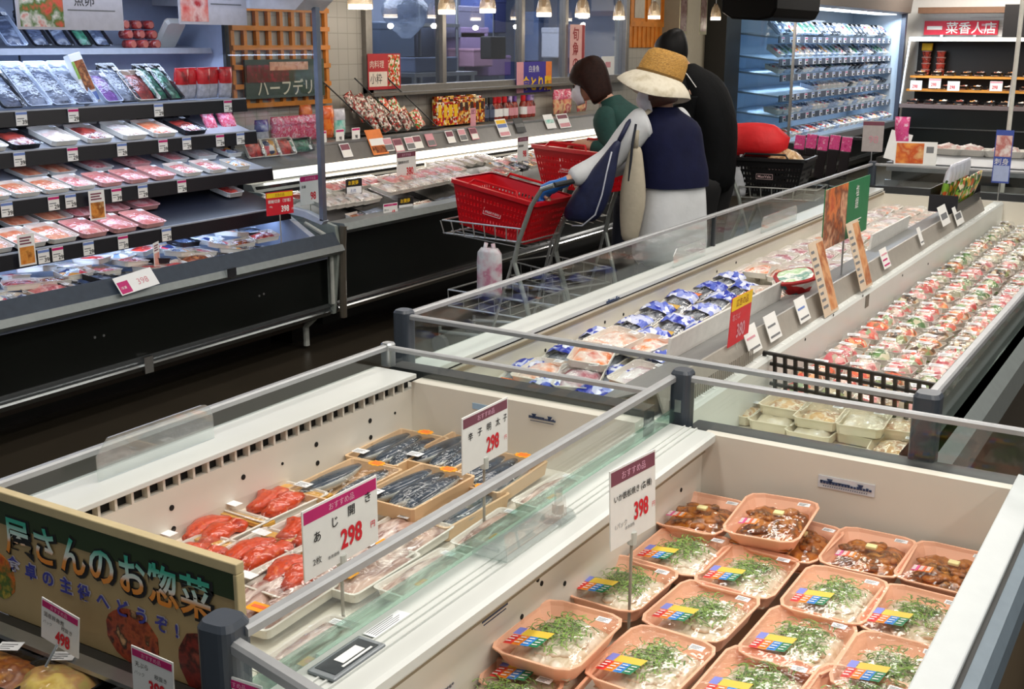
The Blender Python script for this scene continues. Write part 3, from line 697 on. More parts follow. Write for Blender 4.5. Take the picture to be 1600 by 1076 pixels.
put(AJ[0], 425, 930, z, .05, 'pink opened fish pack with orange sticker, nearest the deli board edge', g, dz=.025)
put(AJ[1], 560, 880, z, .0, 'pink opened fish pack behind the middle glass under the 298 sign', g, dz=.025)
put(AJ[0], 620, 835, z, .03, 'pink opened fish pack in front of the mackerel trays by the middle glass', g, dz=.025)
for k, y in enumerate((1.30, 1.62, 1.86, 2.1)): dup(AJ[k % 2], (-1.135, y, z+.002), (0, 0, .04*(-1)**k), f'pale opened fish pack along the middle glass, {nth(k)} from the slate post', g)
put(RO[1], 300, 870, z, .05, 'red roe pack mostly hidden behind the deli board corner', 'red roe packs in the front left freezer', dz=.03)

# ---- price signs on sticks
def price_sign(label, loc, rz, w, h, head, lines, stick=0, group=None, card=WHITE, tilt=0, name='price_sign', hh=.2, htext='おすすめ品', htc=None, base=True, cat='sign'):
    """card facing local -Y; lines: (text, size, x, z, mat, sx, bold)"""
    t = thing(name, label, cat, loc, rz, group)
    e = MB().box((-w/2, -.0012, 0), (w/2, .0012, h)).build('card', card, t); e.location.z = stick; e.rotation_euler.x = tilt
    def on(o): o.parent = e; return o
    if head:
        on(MB().box((-w/2+.003, -.0018, h*(1-hh)), (w/2-.003, -.0012, h-.004)).build('header_band', head, e))
        if htext: text(htext, h*hh*.55, htc or mat('pale_pink_ink', '#efb6cf', .6), e, 'header_lettering', (0, -.0024, h*(1-hh)+h*hh*.22), al='CENTER')
    for body, s, x, zz, m, sx, bo in lines: text(body, s, m, e, 'lettering', (x, -.0024, zz), sx=sx, bold=bo)
    if stick:
        MB().tube([(0, .003, .0), (0, .003, stick+.01)], .003, 8).build('stick', mat('grey_stick', '#9d988c', .4), t)
        if base: MB().tube([(0, .002, stick-.012), (0, .002, stick+.012)], .009, 8).build('clip', mat('cloudy_plastic', '#c9ccc6', .4), t)
    return t
def sign_px(tl, tr, bl, X, **k):
    a, b, c = onx(*tl, X), onx(*tr, X), onx(*bl, X); w = b.y-a.y; h = (a.z+b.z)/2-c.z-(b.z-a.z)/2*0
    return dict(c=(X, (a.y+b.y)/2), w=w, h=h, z0=c.z)
R90 = PI/2
s = sign_px((470, 795), (588, 743), (467, 900), -1.2); fl = .672
price_sign('white price sign with magenta header reading 298 on the left of the middle rail', (-1.2, s['c'][1], fl), R90, .197, .125, MAG,
    [('あ', .021, -.075, .062, INK, 1, .01), ('じ', .021, -.03, .072, INK, 1, .01), ('開', .021, .015, .078, INK, 1, .01), ('き', .021, .06, .086, INK, 1, .01), ('298', .048, -.005, .024, RED, .8, .03), ('円', .014, .076, .034, RED, 1, .01), ('2枚', .015, -.078, .022, INK, 1, 0), ('本体価格', .0075, -.04, .018, INK, 1, 0)], .115)
s = sign_px((722, 655), (792, 610), (722, 742), -1.2)
price_sign('white price sign with dull plum header reading 298 behind the nearer sign', (-1.2, s['c'][1], fl), R90, .17, .118, DULLMAG,
    [('辛', .018, -.066, .066, INK, 1, .01), ('子', .018, -.032, .067, INK, 1, .01), ('明', .018, .002, .068, INK, 1, .01), ('太', .018, .036, .069, INK, 1, .01), ('子', .018, .066, .07, INK, .8, .01), ('298', .044, .002, .022, RED, .72, .03), ('円', .011, .07, .03, RED, 1, 0)], .15, htext='おすすめ品')
price_sign('white price sign reading 398 on a tall stick among the squid trays', (-.832, 1.808, FLOORZ), R90-.12, .152, .15, DULLMAG,
    [('いか鉄板焼き', .0145, -.066, .088, INK, 1, .01), ('(各種)', .0145, .024, .088, INK, 1, .01), ('398', .046, .0, .036, RED, .72, .03), ('円', .012, .062, .042, RED, 1, 0), ('1パック', .012, -.064, .036, GREYINK, 1, 0), ('本体価格', .008, -.03, .026, GREYINK, 1, 0)], .185, tilt=-.04)

# ---- the deli board and the case in front of it
t = thing('deli_board', 'beige deli board with teal and orange Japanese lettering at lower left', 'sign board', (-1.6, 1.18, .64))
BEIGE = mat('board_beige', '#b49b6d', .5, var=.03); W0, W1, HB = -.42, .405, .243
MB().box((W0, -.006, 0), (W1-.003, .006, HB-.004)).build('board', BEIGE, t)
b = MB(); b.box((W0, -.009, HB-.018), (W1, .009, HB)); b.box((W1-.008, -.009, 0), (W1, .009, HB-.018)); b.build('frame', mat('frame_tan', '#c9b78c', .5), t, bevel=.002)
MB().box((W0, -.0075, HB-.062), (W1-.008, -.006, HB-.018)).build('green_band', mat('board_dark_green', '#263a1c', .5), t)
def gradient_ink(name, stops, z0, z1):
    m = mat(name, '#ffffff', .5); nt = m.node_tree; b_ = nt.nodes['Principled BSDF']; tc = nt.nodes.new('ShaderNodeTexCoord'); sp = nt.nodes.new('ShaderNodeSeparateXYZ')
    mr = nt.nodes.new('ShaderNodeMapRange'); mr.inputs['From Min'].default_value = z0; mr.inputs['From Max'].default_value = z1
    rp = nt.nodes.new('ShaderNodeValToRGB'); e = rp.color_ramp.elements
    while len(e) < len(stops): e.new(.5)
    for i, (p, c) in enumerate(stops): e[i].position = p; e[i].color = (*lin(c), 1)
    nt.links.new(tc.outputs['Object'], sp.inputs[0]); nt.links.new(sp.outputs['Y'], mr.inputs['Value']); nt.links.new(mr.outputs[0], rp.inputs['Fac']); nt.links.new(rp.outputs['Color'], b_.inputs['Base Color']); return m
TEALO = gradient_ink('teal_to_orange_print', [(.0, '#f08a1a'), (.3, '#f0a050'), (.42, '#f4f0e4'), (.6, '#c9ece0'), (.85, '#3fb59a')], -.1, .85)
for i, ch in enumerate('屋さんのお惣菜'):
    x = -.156+.0725*i
    text(ch, .078, INK, t, 'lettering_outline', (x+.0014, -.0082, HB-.108), bold=.07, sx=.92)  # bolder print behind each letter, its dark outline
    text(ch, .076, TEALO, t, 'lettering', (x, -.0096, HB-.106), bold=.02, sx=.92)
PURP = mat('violet_print', '#3a3f9e', .5)
for i, ch in enumerate('食卓の主役へどうぞ!'):
    x = -.158+.0465*i
    text(ch, .032, mat('pale_print', '#d9d3da', .5), t, 'lettering_outline', (x+.0006, -.0072, HB-.147-.0016*i), bold=.06)  # pale printed outline behind the violet letters
    text(ch, .032, PURP, t, 'lettering', (x, -.0086, HB-.147-.0016*i), bold=.03)
def dish(x, z, w, h, cols, nm):
    b = MB(); n = 22; b.loft([[(x+w/2*math.cos(2*PI*k/n)*(1+.12*noise.noise(V((k, x*30, 2)))), y, z+h/2*math.sin(2*PI*k/n)*(1+.15*noise.noise(V((k, 7, x*20))))) for k in range(n)] for y in (-.006, -.0072)])
    b.build('food_picture', food(nm, cols, 34, bump=0), t)
dish(.155, .05, .125, .1, ['#2a1510', '#7a2016', '#b04a2a', '#1c0f0c', '#d8a878'], 'print_grill'); dish(.33, .045, .135, .12, ['#5a1512', '#8c2a20', '#3a0f10', '#a84a3a'], 'print_meat')
dish(-.19, .075, .09, .09, ['#b7301c', '#e0762a', '#3f6a2a', '#d8b23c'], 'print_salad')
dish(.345, .07, .03, .02, ['#4d8f2e', '#7fb84a', '#3a6f22'], 'print_garnish')
NC = thing('deli_case', 'dark deli case with black trays at the lower left corner', 'case', (-1.5, .85, 0))
b = MB(); b.box((-2.0, .5, 0), (-1.08, 1.16, .585)).box((-2.0, 1.15, .585), (-1.08, 1.172, .64)); at(b.build('body', mat('dark_case', '#2a2b2a', .4), NC), NC)
at(MB().box((-2.0, 1.12, .632), (-1.09, 1.15, .64)).build('front_trim', STEEL, NC), NC)
DELI = food('yellow_deli', ['#c9a23c', '#e0c666', '#b98a5a', '#a8b25a'], 14, .35, .7); DELI2 = food('brown_deli', ['#b5702c', '#7a3f1c', '#d69a4a', '#c43a44'], 18, .35, .7); DELI3 = food('pale_deli', ['#b9b48a', '#8a8f6a', '#d6d2a8'], 18, .35, .5)
BTRAY = mat('black_tray', '#141414', .25)
def deli_tray(fm, seed, label, loc, rz, w=.16, d=.13):
    t = thing('deli_tray', label, 'tray', loc, rz, 'black deli trays at lower left')
    tray_mb(w, d, .03, .012, 2, taper=.86).build('tray', BTRAY, t); mound(w*.86, d*.84, .034, seed, 12, .6, .006).build('food', fm, t, smooth=True)
    film_mb(w, d, .032, .016, .012, seed).build('lid', FILM, t, smooth=True); price_sticker(t, -w*.12, d*.28, .049, .04, .028, .5); return t
p = onz(85, 1052, .635); deli_tray(DELI, 1, 'black deli tray of yellow food with a white sticker, under the 498 tag', (p.x, p.y, .595), .05)
p = onz(-10, 1040, .635); deli_tray(DELI2, 2, 'black deli tray of brown food cut off by the left photo edge', (p.x, p.y+.01, .595), .0)
p = onz(232, 1085, .635); deli_tray(DELI3, 3, 'black deli tray of pale food at the bottom edge, right of the yellow one', (p.x, p.y+.0, .595), .05)
def tag_px(tl, tr, h, Y, label, num, nm, z0=None, sub='パック'):
    a, b = ony(*tl, Y), ony(*tr, Y); w = (b-a).length; k = w/.11
    t = thing('price_tag', label, 'price tag', (a.x, Y, a.z-h), 0, 'price tags in front of the deli board')
    e = MB().box((0, -.001, 0), (w, .001, h)).build('card', WHITE, t); e.rotation_euler.y = -math.atan2(b.z-a.z, b.x-a.x)
    MB().box((.003*k, -.0016, h*.80), (w-.003*k, -.001, h-.004)).build('header_band', MAG, e)
    text('おすすめ品', h*.11, mat('pale_pink_ink', '#efb6cf', .6), e, 'header_lettering', (w*.25, -.0022, h*.84))
    text(nm, h*.13, INK, e, 'lettering', (w*.08, -.0022, h*.6)); text('税抜き', h*.12, INK, e, 'lettering', (w*.55, -.0022, h*.48)); text(sub, h*.1, GREYINK, e, 'lettering', (w*.06, -.0022, h*.42))
    text(num, h*.42, RED, e, 'lettering', (w*.4, -.0022, h*.1), sx=.72, bold=.03)
    MB().tube([(w*.5, -.004, .0), (w*.48, -.03, -.03)], .0025, 6).build('wire', CHROME, t); return t
tag_px((58, 928), (116, 962), .078, 1.12, 'small white price tag reading 498 below the violet lettering', '498', '国産豚角煮')
tag_px((203, 1006), (268, 1034), .08, 1.10, 'small white price tag reading 398 in front of the meat picture', '398', '天ぷら')
tag_px((330, 1046), (412, 1073), .08, 1.0, 'white price tag with pink header cut off below the slate post', '398', '惣菜')
# ================================================================ generic food packs
def onp(px, py, p0, n):
    d = ray(px, py); n = V(n); return EYE+d*((V(p0)-EYE).dot(n)/d.dot(n))
def food_pack(nm, w, d, h, tm, fm, seed, sticker=True, bulge=.012, parts=True, fill=.86, hh=None, pos=(.25, .3), film=True, cat='pack', taper=.9):
    t = thing(nm, 'x', cat)
    tray_mb(w, d, h, min(w, d)*.1, 1, lip=.004, th=.003, taper=taper).build('tray', tm, t)
    mound(w*fill, d*fill, hh or h*.9, seed, 8, .5, h*.15).build('contents', fm, t, smooth=True)
    if film: film_mb(w, d, h, bulge, min(w, d)*.1, seed).build('film', FILM, t, smooth=True)
    if sticker: price_sticker(t, w*pos[0], d*pos[1], h+bulge*.8, .03, .022)
    PROT.append(t); return t
BLKT = mat('black_foam', '#1a1b20', .4); BLUET = mat('pale_blue_foam', '#b9c6dc', .5); PINKT = mat('pink_foam', '#e0a5a0', .5)
PORK = food('pink_meat', ['#c9545a', '#e58f8c', '#d8706e', '#efc0b8', '#b8434c'], 22, .3, .4)
SALM = food('salmon_flesh', ['#e0825a', '#eea57c', '#d56c45', '#f2c4a2'], 18, .3, .3, (1, .3, 1))
DRIED = food('dried_fish', ['#2c3447', '#55607a', '#3a4358', '#8b97ad', '#232a3a'], 20, .25, .5, (.3, 1, 1))
REDM = food('red_fish', ['#7e2420', '#a83a2c', '#5e1c1c', '#c8685a'], 16, .3, .4)
WHITEF = food('white_fish', ['#d8cfc8', '#efe8e2', '#c7b2aa', '#e3c3ba'], 20, .3, .4)
BROWNF = food('kabayaki', ['#7a3a1c', '#a85a2c', '#5a2a16', '#c9824a'], 26, .25, .6)
GREENF = food('seaweed', ['#2a5a48', '#3f8a6a', '#1f4038', '#8fb8a4'], 22, .3, .5)
PURPF = food('purple_print', ['#5a3a8a', '#8a5ab0', '#3a2860', '#c9b8e0'], 16, .3, 0)
MIXF = food('mixed_print', ['#c9d2e4', '#8fa0c0', '#d83a4a', '#2a3560', '#f0e8e0', '#e0a040'], 26, .3, .2, kind='voronoi')
REDF = food('red_print', ['#b81a24', '#e04a3a', '#8a1018', '#e8a090'], 24, .3, .2)
PK = dict(
 dried=food_pack('fish_pack', .125, .27, .022, BLUET, DRIED, 1), dried2=food_pack('fish_pack', .115, .25, .022, BLKT, DRIED, 2),
 green=food_pack('fish_pack', .10, .24, .022, BLKT, GREENF, 3), purple=food_pack('food_pack', .10, .2, .025, BLUET, PURPF, 4),
 red=food_pack('fish_pack', .15, .2, .024, WTRAY, REDM, 5), redb=food_pack('fish_pack', .15, .2, .024, BLKT, REDM, 6),
 salm=food_pack('salmon_pack', .15, .2, .024, WTRAY, SALM, 7), pork=food_pack('meat_pack', .14, .19, .024, PINKT, PORK, 8), porkw=food_pack('meat_pack', .14, .2, .024, WTRAY, PORK, 9),
 white=food_pack('fish_pack', .15, .2, .026, WTRAY, WHITEF, 10), mix=food_pack('food_pack', .12, .16, .026, WTRAY, MIXF, 11), redp=food_pack('food_pack', .12, .16, .026, WTRAY, REDF, 12),
 dark=food_pack('food_pack', .12, .16, .026, BLKT, DRIED, 13), brown=food_pack('food_pack', .12, .17, .026, WTRAY, BROWNF, 14))
# ================================================================ left cooler
LC = thing('refrigerated_case', 'tall open cooler on the left with five shelves of fish packs', 'cooler', (-4.4, 3.5, 0))
LINER = mat('cooler_liner', '#a3adc2', .4, var=.03)
Y0, Y1 = 2.1, 4.60
b = MB(); b.box((-4.98, Y0, .1), (-4.90, 4.64, 2.15)).box((-4.98, 4.62, .45), (-4.55, 4.64, 2.0)); at(b.build('back_panel', LINER, LC), LC)
b = MB()
for y in (2.72, 3.62): b.box((-4.90, y-.004, .7), (-4.896, y+.004, 2))
at(b.build('panel_joint', DKGREY, LC), LC)
at(MB().box((-4.9, Y0, 0), (-4.42, 4.7, .13)).build('kick_plate', mat('brown_black_kick', '#17130f', .4), LC), LC)
at(MB().box((-4.5, Y0, .13), (-4.2, 4.74, .2)).build('base_beam', mat('bronze_beam', '#4a3d30', .5), LC), LC)
b = MB(); b.box((-4.9, Y0, .2), (-4.06, 4.77, .26)).box((-4.6, Y0, .26), (-4.04, 4.77, .556)); at(b.build('lower_panel', BLACK, LC), LC)
at(MB().profile([(-4.06, .205), (-4.035, .21), (-4.015, .235), (-4.03, .25), (-4.015, .262), (-4.035, .275), (-4.06, .275)], Y0, 4.765).build('bumper_rail', mat('dull_chrome', '#8f9395', .22, .9), LC), LC)
at(MB().profile([(-4.04, .555), (-3.95, .555), (-3.925, .575), (-3.94, .605), (-4.04, .605)], Y0, 4.775).build('bumper', mat('grey_bumper', '#7c8382', .35, .2), LC), LC)
at(MB().profile([(-4.0, .605), (-3.945, .605), (-3.985, .668), (-3.993, .668)], Y0, 4.76).build('lip', mat('dark_lip_glass', '#454d57', .12), LC), LC)
b = MB(); b.box((-4.55, Y0, .53), (-4.0, 4.72, .57)); b.quad([(-4.5, Y0, .57), (-4.5, 4.60, .57), (-4.58, 4.60, .80), (-4.58, Y0, .80)]); b.box((-4.62, Y0, .57), (-4.585, 4.6, .8)); b.profile([(-4.6, .57), (-4.0, .57), (-3.99, .65), (-4.25, .80), (-4.6, .80)], 4.60, 4.64)
at(b.build('well_liner', LINER, LC), LC)
at(MB().tube([(-4.0, 4.75, .28), (-4.0, 4.75, .6), (-4.0, 4.70, .66), (-4.1, 4.66, .72)], .012, 8).build('end_trim', mat('pale_trim', '#b8bbb4', .4), LC), LC)
at(MB().profile([(-4.06, .22), (-4.01, .22), (-3.96, .6), (-3.98, .70), (-4.5, .84), (-4.6, .84), (-4.6, .22)], 4.76, 4.785).build('end_panel', mat('pale_end_panel', '#8d958f', .35), LC), LC)
ft = MB().tube([(-4.08, 4.72, .22), (-4.2, 4.75, .13), (-4.2, 4.75, .02)], .018, 8).build('leg', mat('pale_trim', '#b8bbb4', .4), LC); at(ft, LC)
SHT = (.12, .12, .30, .22, .24)
SHX = (-4.65, -4.42, -4.36, -4.26, -4.15); SHZ = (1.613, 1.358, 1.195, 1.008, .813)
GREYSH = mat('shelf_enamel', '#a9afba', .4); DKSH = mat('dark_shelf_liner', '#22232b', .35)
for i, (x, z) in enumerate(zip(SHX, SHZ)):
    sh = at(MB().profile([(-4.90, z-.012+SHT[i]*(x+4.9)), (x, z-.012), (x, z-.03), (-4.90, z-.03+SHT[i]*(x+4.9))], Y0, Y1).build('shelf', DKSH if i in (4,) else GREYSH, LC), LC)
    r = MB(); hgt = .066 if i else .028
    r.profile([(x-.002, z), (x+.006, z), (x+.014, z-hgt), (x+.004, z-hgt)], Y0, Y1, 0)
    o = r.build('price_rail', mat('black_price_rail', '#17151a', .3) if i else GREYSH, sh)
    if i: MB().box((x-.004, Y0, z-.004), (x+.007, Y1, z+.003)).build('rail_edge', GREYSH, sh)
at(MB().profile([(-4.98, 2.2), (-4.98, 1.95), (-4.55, 1.93), (-3.98, 1.90), (-3.90, 1.93), (-3.84, 2.0), (-3.84, 2.2)], Y0, 4.45).build('canopy', mat('canopy_grey', '#c9ccd2', .4), LC), LC)
at(MB().profile([(-4.98, 2.2), (-4.98, 1.83), (-3.92, 1.795), (-3.86, 1.84), (-3.80, 1.92), (-3.80, 2.2)], 4.45, 4.66).build('canopy_end', mat('canopy_grey', '#c9ccd2', .4), LC), LC)
at(MB().box((-4.22, Y0, 1.89), (-4.02, 4.4, 1.90)).build('lamp_cover', mat('case_tube', '#dfe8ff', .4, emit=1.5), LC), LC)
at(pane((-4.55, 4.61), (-3.90, 4.575), .74, 1.80, LC, 'end_glass', clear('end_glass', '#eef3f6', .04, .02)), LC)
b = MB(); b.box((-3.91, 4.56, .76), (-3.885, 4.59, 1.81)); at(b.build('end_post', mat('blue_steel_post', '#7d8796', .3, .6), LC), LC)
at(MB().box((-4.56, 4.60, .84), (-4.54, 4.63, 1.82)).build('back_post', DKGREY, LC), LC)
at(MB().profile([(-4.55, .86), (-4.0, .80), (-3.88, .76), (-3.9, .74), (-4.02, .77), (-4.55, .83)], 4.56, 4.60).build('glass_sill', GREYSH, LC), LC)
at(MB().box((-3.94, 3.90, .57), (-3.918, 3.96, .615)).build('rail_bracket', CHROME, LC), LC)
at(MB().box((-4.03, 3.45, .20), (-4.008, 3.50, .275)).build('rail_joint', CHROME, LC), LC)
b = MB()
for p in ((148, 527), (162, 524), (405, 462), (412, 459)): q = onx(*p, -4.039); b.disc(q, .006, 'x', 8)
at(b.build('panel_screws', STEEL, LC), LC)
TAGBLUE = mat('tag_blue', '#6d86c4', .6)
def shelf_tag(p, rz, rx, label, head, num, grp, w=.055, h=.058, par=None):
    t = thing('price_tag', label, 'price tag', p, rz, grp)
    e = MB().box((-w/2, -.0012, -h/2), (w/2, .0012, h/2)).build('card', WHITE, t); e.rotation_euler.x = rx
    MB().box((-w/2, -.0018, h*.28), (w/2, -.0012, h*.46)).build('header_band', head, e)
    text(num, h*.42, INK, e, 'price', (w*.0, -.002, -h*.4), bold=.02)
    b = MB(); b.box((-w*.42, -.0018, -.002), (w*.2, -.0012, .002)); b.box((-w*.42, -.0018, -h*.2), (-w*.1, -.0012, -h*.16)); b.build('print', GREYINK, e)
    return t
SHN = ('top', 'second', 'third', 'fourth', 'fifth')
for i, row in ((1, [(34, 189), (115, 184), (248, 174), (356, 166)]), (2, [(31, 254), (114, 247), (191, 238), (255, 230), (292, 227), (344, 222), (376, 220)]),
               (3, [(11, 330), (84, 318), (110, 309), (182, 303), (223, 298), (284, 289)]), (4, [(68, 398), (90, 394), (138, 384), (192, 376), (260, 364)])):
    for k, (px, py) in enumerate(row):
        q = onx(px, py, SHX[i]+.014); n = len(row)-1-k
        shelf_tag((SHX[i]+.0145, q.y, SHZ[i]-.033), R90, .0, f'small white price tag, {nth(n)} from the right on the {SHN[i]} shelf rail, left cooler',
                  TAGBLUE if k % 2 == 0 else MAG, '298' if k % 3 else '398', 'price tags on the left cooler rails')
# packs on the shelves
def shelf_row(i, items, place, lean=.0, depth=.0, grp=None, sc=1):
    """items: (pixel x, pack key, description); stands them on shelf i, their near end at the rail"""
    n = len(items)
    for k, (px, key, desc) in enumerate(items):
        x = SHX[i]-.012-depth; z = SHZ[i]+depth*SHT[i]
        q = onx(px, 100+60*i, x); p = PK[key]
        L_ = max(v[1] for c in p.children for v in [(c.dimensions.x, c.dimensions.y)] if c.name.startswith('tray'))*sc
        lab = f'{desc}, {nth(n-1-k)} from the right {place}'
        if len(lab.split()) > 16: lab = lab.replace('the right', 'right').replace(' in front', ' front').replace(' beside the upright brown box', '').replace(' under the hanging sign', '').replace(' below the white sign corner', '')
        a = max(lean, math.atan(SHT[i]))
        loc = (x-L_/2*math.cos(a), q.y, z+L_/2*math.sin(a)+.001)
        dup(p, loc, Euler((a, 0, R90)), lab, grp, sc)
pl = 'on second shelf, left cooler'; gp = 'packs on the left cooler shelves'
shelf_row(1, [(-25, 'dried', 'grey dried fish pack in glossy film'), (22, 'dried2', 'dark fish pack leaning back'), (62, 'dried', 'grey dried fish pack leaning back'), (100, 'dried', 'grey dried fish pack with white label'), (135, 'dried', 'grey fish pack beside the upright brown box'), (178, 'purple', 'purple printed pack leaning back'),
              (205, 'dried2', 'dark striped fish pack leaning back'), (232, 'red', 'reddish fish pack leaning back'), (256, 'green', 'green seaweed pack leaning back'), (276, 'green', 'green seaweed pack with blue end')], pl, .75, 0, gp)
shelf_row(0, [(-20, 'dried', 'blue grey fish pack'), (30, 'dried', 'blue grey fish pack with pale band'), (70, 'dried2', 'dark fish pack under the hanging sign'), (105, 'dried2', 'dark fish pack below the white sign corner'), (138, 'green', 'green black fish pack'), (165, 'dried2', 'dark fish pack next to the red rolls')], 'on top shelf, left cooler', .8, 0, gp, .85)
pl = 'third shelf, left cooler'
shelf_row(2, [(-10, 'red', 'brown red fish pack in front'), (45, 'redb', 'red fish pack on black foam in front'), (105, 'white', 'white and red fish pack in front'), (160, 'red', 'brown red fish pack in front'), (215, 'white', 'white fish pack in front'), (262, 'salm', 'orange fish pack in front'), (310, 'redb', 'dark fish pack with red content in front')], pl, .10, 0, gp)
shelf_row(2, [(30, 'redb', 'black foam fish pack behind'), (85, 'red', 'red fish pack behind'), (140, 'white', 'white fish pack behind'), (195, 'brown', 'brown fish pack behind'), (240, 'redb', 'black foam fish pack behind'), (290, 'dark', 'dark fish pack behind')], pl, .12, .22, gp)
pl = 'fourth shelf, left cooler'
shelf_row(3, [(-5, 'salm', 'salmon pack in front'), (45, 'salm', 'salmon pack in front'), (92, 'salm', 'pale salmon pack in front'), (135, 'porkw', 'pink fish pack in front'), (178, 'pork', 'pink meat pack in front'), (220, 'pork', 'pink meat pack in front'), (262, 'pork', 'pink meat pack in front'), (305, 'porkw', 'pink meat pack on white foam in front'), (345, 'porkw', 'pink pack under blue light in front'), (383, 'mix', 'printed pack in front')], pl, .08, 0, gp, .88)
shelf_row(3, [(60, 'salm', 'salmon pack behind'), (105, 'salm', 'salmon pack behind'), (165, 'porkw', 'pink pack behind'), (225, 'pork', 'pink meat pack behind'), (285, 'porkw', 'pink meat pack behind'), (330, 'white', 'white pack behind'), (372, 'mix', 'printed white pack behind')], pl, .1, .2, gp, .88)
pl = 'fifth shelf, left cooler'
shelf_row(4, [(-5, 'salm', 'salmon pack in front'), (50, 'salm', 'salmon pack in front'), (100, 'salm', 'pale salmon pack in front'), (150, 'pork', 'pink meat pack in front'), (198, 'pork', 'pink meat pack in front'), (243, 'pork', 'pink meat pack in front')], pl, .06, 0, gp)
shelf_row(4, [(40, 'salm', 'salmon pack behind'), (95, 'salm', 'salmon pack behind'), (140, 'pork', 'pink meat pack behind'), (188, 'pork', 'pink meat pack behind'), (236, 'pork', 'pink meat pack behind'), (372, 'redp', 'lone red and white pack at the shelf end')], pl, .08, .2, gp)
# red topped bags, red rolls, upright box
BAG = thing('snack_bag', 'x', 'bag'); PROT.append(BAG)
def bag_mb(w, h, d, seed):
    b = MB(); rings = []
    for k in range(7):
        u = k/6; th = d*(math.sin(PI*min(1, .08+u*.92))**.6)*(.5 if k in (0, 6) else 1)
        rings.append([(x*w/2*(1+.06*math.sin(k*2+seed)), y*th/2*(1+.2*noise.noise(V((x*3, k, seed)))), h*u) for x, y in [(math.cos(a*PI/5)*1.0, math.sin(a*PI/5)) for a in range(10)]])
    return b.loft(rings)
def make_bag(nm, w, h, d, m1, m2, seed, cut=.62, cat='bag'):
    t = thing(nm, 'x', cat); b = bag_mb(w, h, d, seed); b.build('bag', m1, t, smooth=True)
    b2 = MB(); b2.loft([[(x*w/2*1.03, y*d/2*1.08*q, h*u) for x, y in [(math.cos(a*PI/5), math.sin(a*PI/5)) for a in range(10)]] for u, q in ((cut, 1), (.85, .9), (.97, .4), (1.03, .25))], cap=(False, True)); b2.build('printed_top', m2, t, smooth=True)
    PROT.append(t); return t
CLEARB = mat('frosted_bag', '#c3c4d0', .25, var=.25, scale=40); REDB = food('red_bag', ['#a8141e', '#d0262c', '#c01c24', '#7a0c14'], 20, .3, .5)
PINKB = food('pink_bag', ['#c93a6a', '#e58aa8', '#d8305a', '#f0c0cf', '#b81f3a'], 26, .25, .4); ORB = food('orange_bag', ['#e86a20', '#f08a3a', '#d8501a', '#f2c8a0'], 20, .25, .4)
TEALB = food('teal_bag', ['#3aa89a', '#8fd8cc', '#c9e8e4', '#2a8a7a'], 22, .2, .3); NAVB = food('navy_bag', ['#2a2a6a', '#3a3f90', '#c9cbe0'], 14, .25, .3)
bg_red = make_bag('topped_bag', .09, .15, .05, CLEARB, REDB, 1, .5); bg_pink = make_bag('snack_bag', .10, .15, .05, PINKB, PINKB, 2, .7); bg_or = make_bag('snack_bag', .09, .17, .05, ORB, ORB, 3); bg_teal = make_bag('snack_bag', .1, .15, .04, TEALB, CLEARB, 4); bg_nav = make_bag('snack_bag', .11, .14, .05, CLEARB, NAVB, 5, .55)
for k in range(7):
    q = onx(278+17*k, 140, SHX[1]-.10)
    if q.y < 4.57: dup(bg_red, (SHX[1]-.08-.02*(k % 2), q.y, SHZ[1]+.006), (.1, 0, R90), f'clear bag with red top, {nth(6-k)} from the right on the second shelf, left cooler', 'red topped bags in the left cooler')
for k in range(3):
    q = onx(335+24*k, 190, SHX[2]-.1); dup(bg_pink, (SHX[2]-.11, min(q.y, 4.55), SHZ[2]+.005), (-.5, 0, R90), f'shiny pink bag, {nth(2-k)} from the right on the third shelf, left cooler', 'pink bags in the left cooler', .8)
t = thing('roll_pack', 'x', 'pack'); PROT.append(t); MB().tube([(-.03, 0, .022), (.03, 0, .022)], .022, 10).build('roll', food('red_roll', ['#a82a2a', '#c0504a', '#8a1c20', '#d8968a'], 30, .25, .4), t, smooth=True); MB().disc((.03, 0, .022), .017, 'x', 10).build('label', mat('roll_label', '#c9705f', .4), t)
for r in range(3):
    for c in range(3):
        q = onx(200+19*c, 40, SHX[0]-.05); dup(t, (SHX[0]-.05-.02*r, q.y, SHZ[0]-.004+.047*r), (0, 0, 0), f'red rolled pack, {("bottom", "middle", "top")[r]} row, {nth(c)} from the left, top shelf of the left cooler', 'red rolls on the top shelf')
q = onx(268, 50, SHX[0]-.08); dup(PK['redp'], (q.x, q.y, SHZ[0]+.06), Euler((-.9, 0, R90)), 'yellow and red pack propped beside the red rolls, left cooler top shelf', scale=1.1)
t = thing('upright_box', 'tall white box with a brown fish picture standing among grey packs, left cooler', 'box', onx(145, 160, SHX[1]-.07)); t.location.z = SHZ[1]+.008; t.rotation_euler = (-.25, -.22, R90)
MB().box((-.035, -.02, 0), (.035, .02, .235)).build('box', WHITE, t, bevel=.004); MB().box((-.02, -.022, .06), (.03, -.0205, .2)).build('fish_picture', BROWNF, t); MB().box((-.034, -.022, .12), (-.02, -.0205, .2)).build('green_leaf', SCAL, t); MB().box((-.03, -.022, .01), (.03, -.0205, .05)).build('price_sticker', TAGBLUE, t)
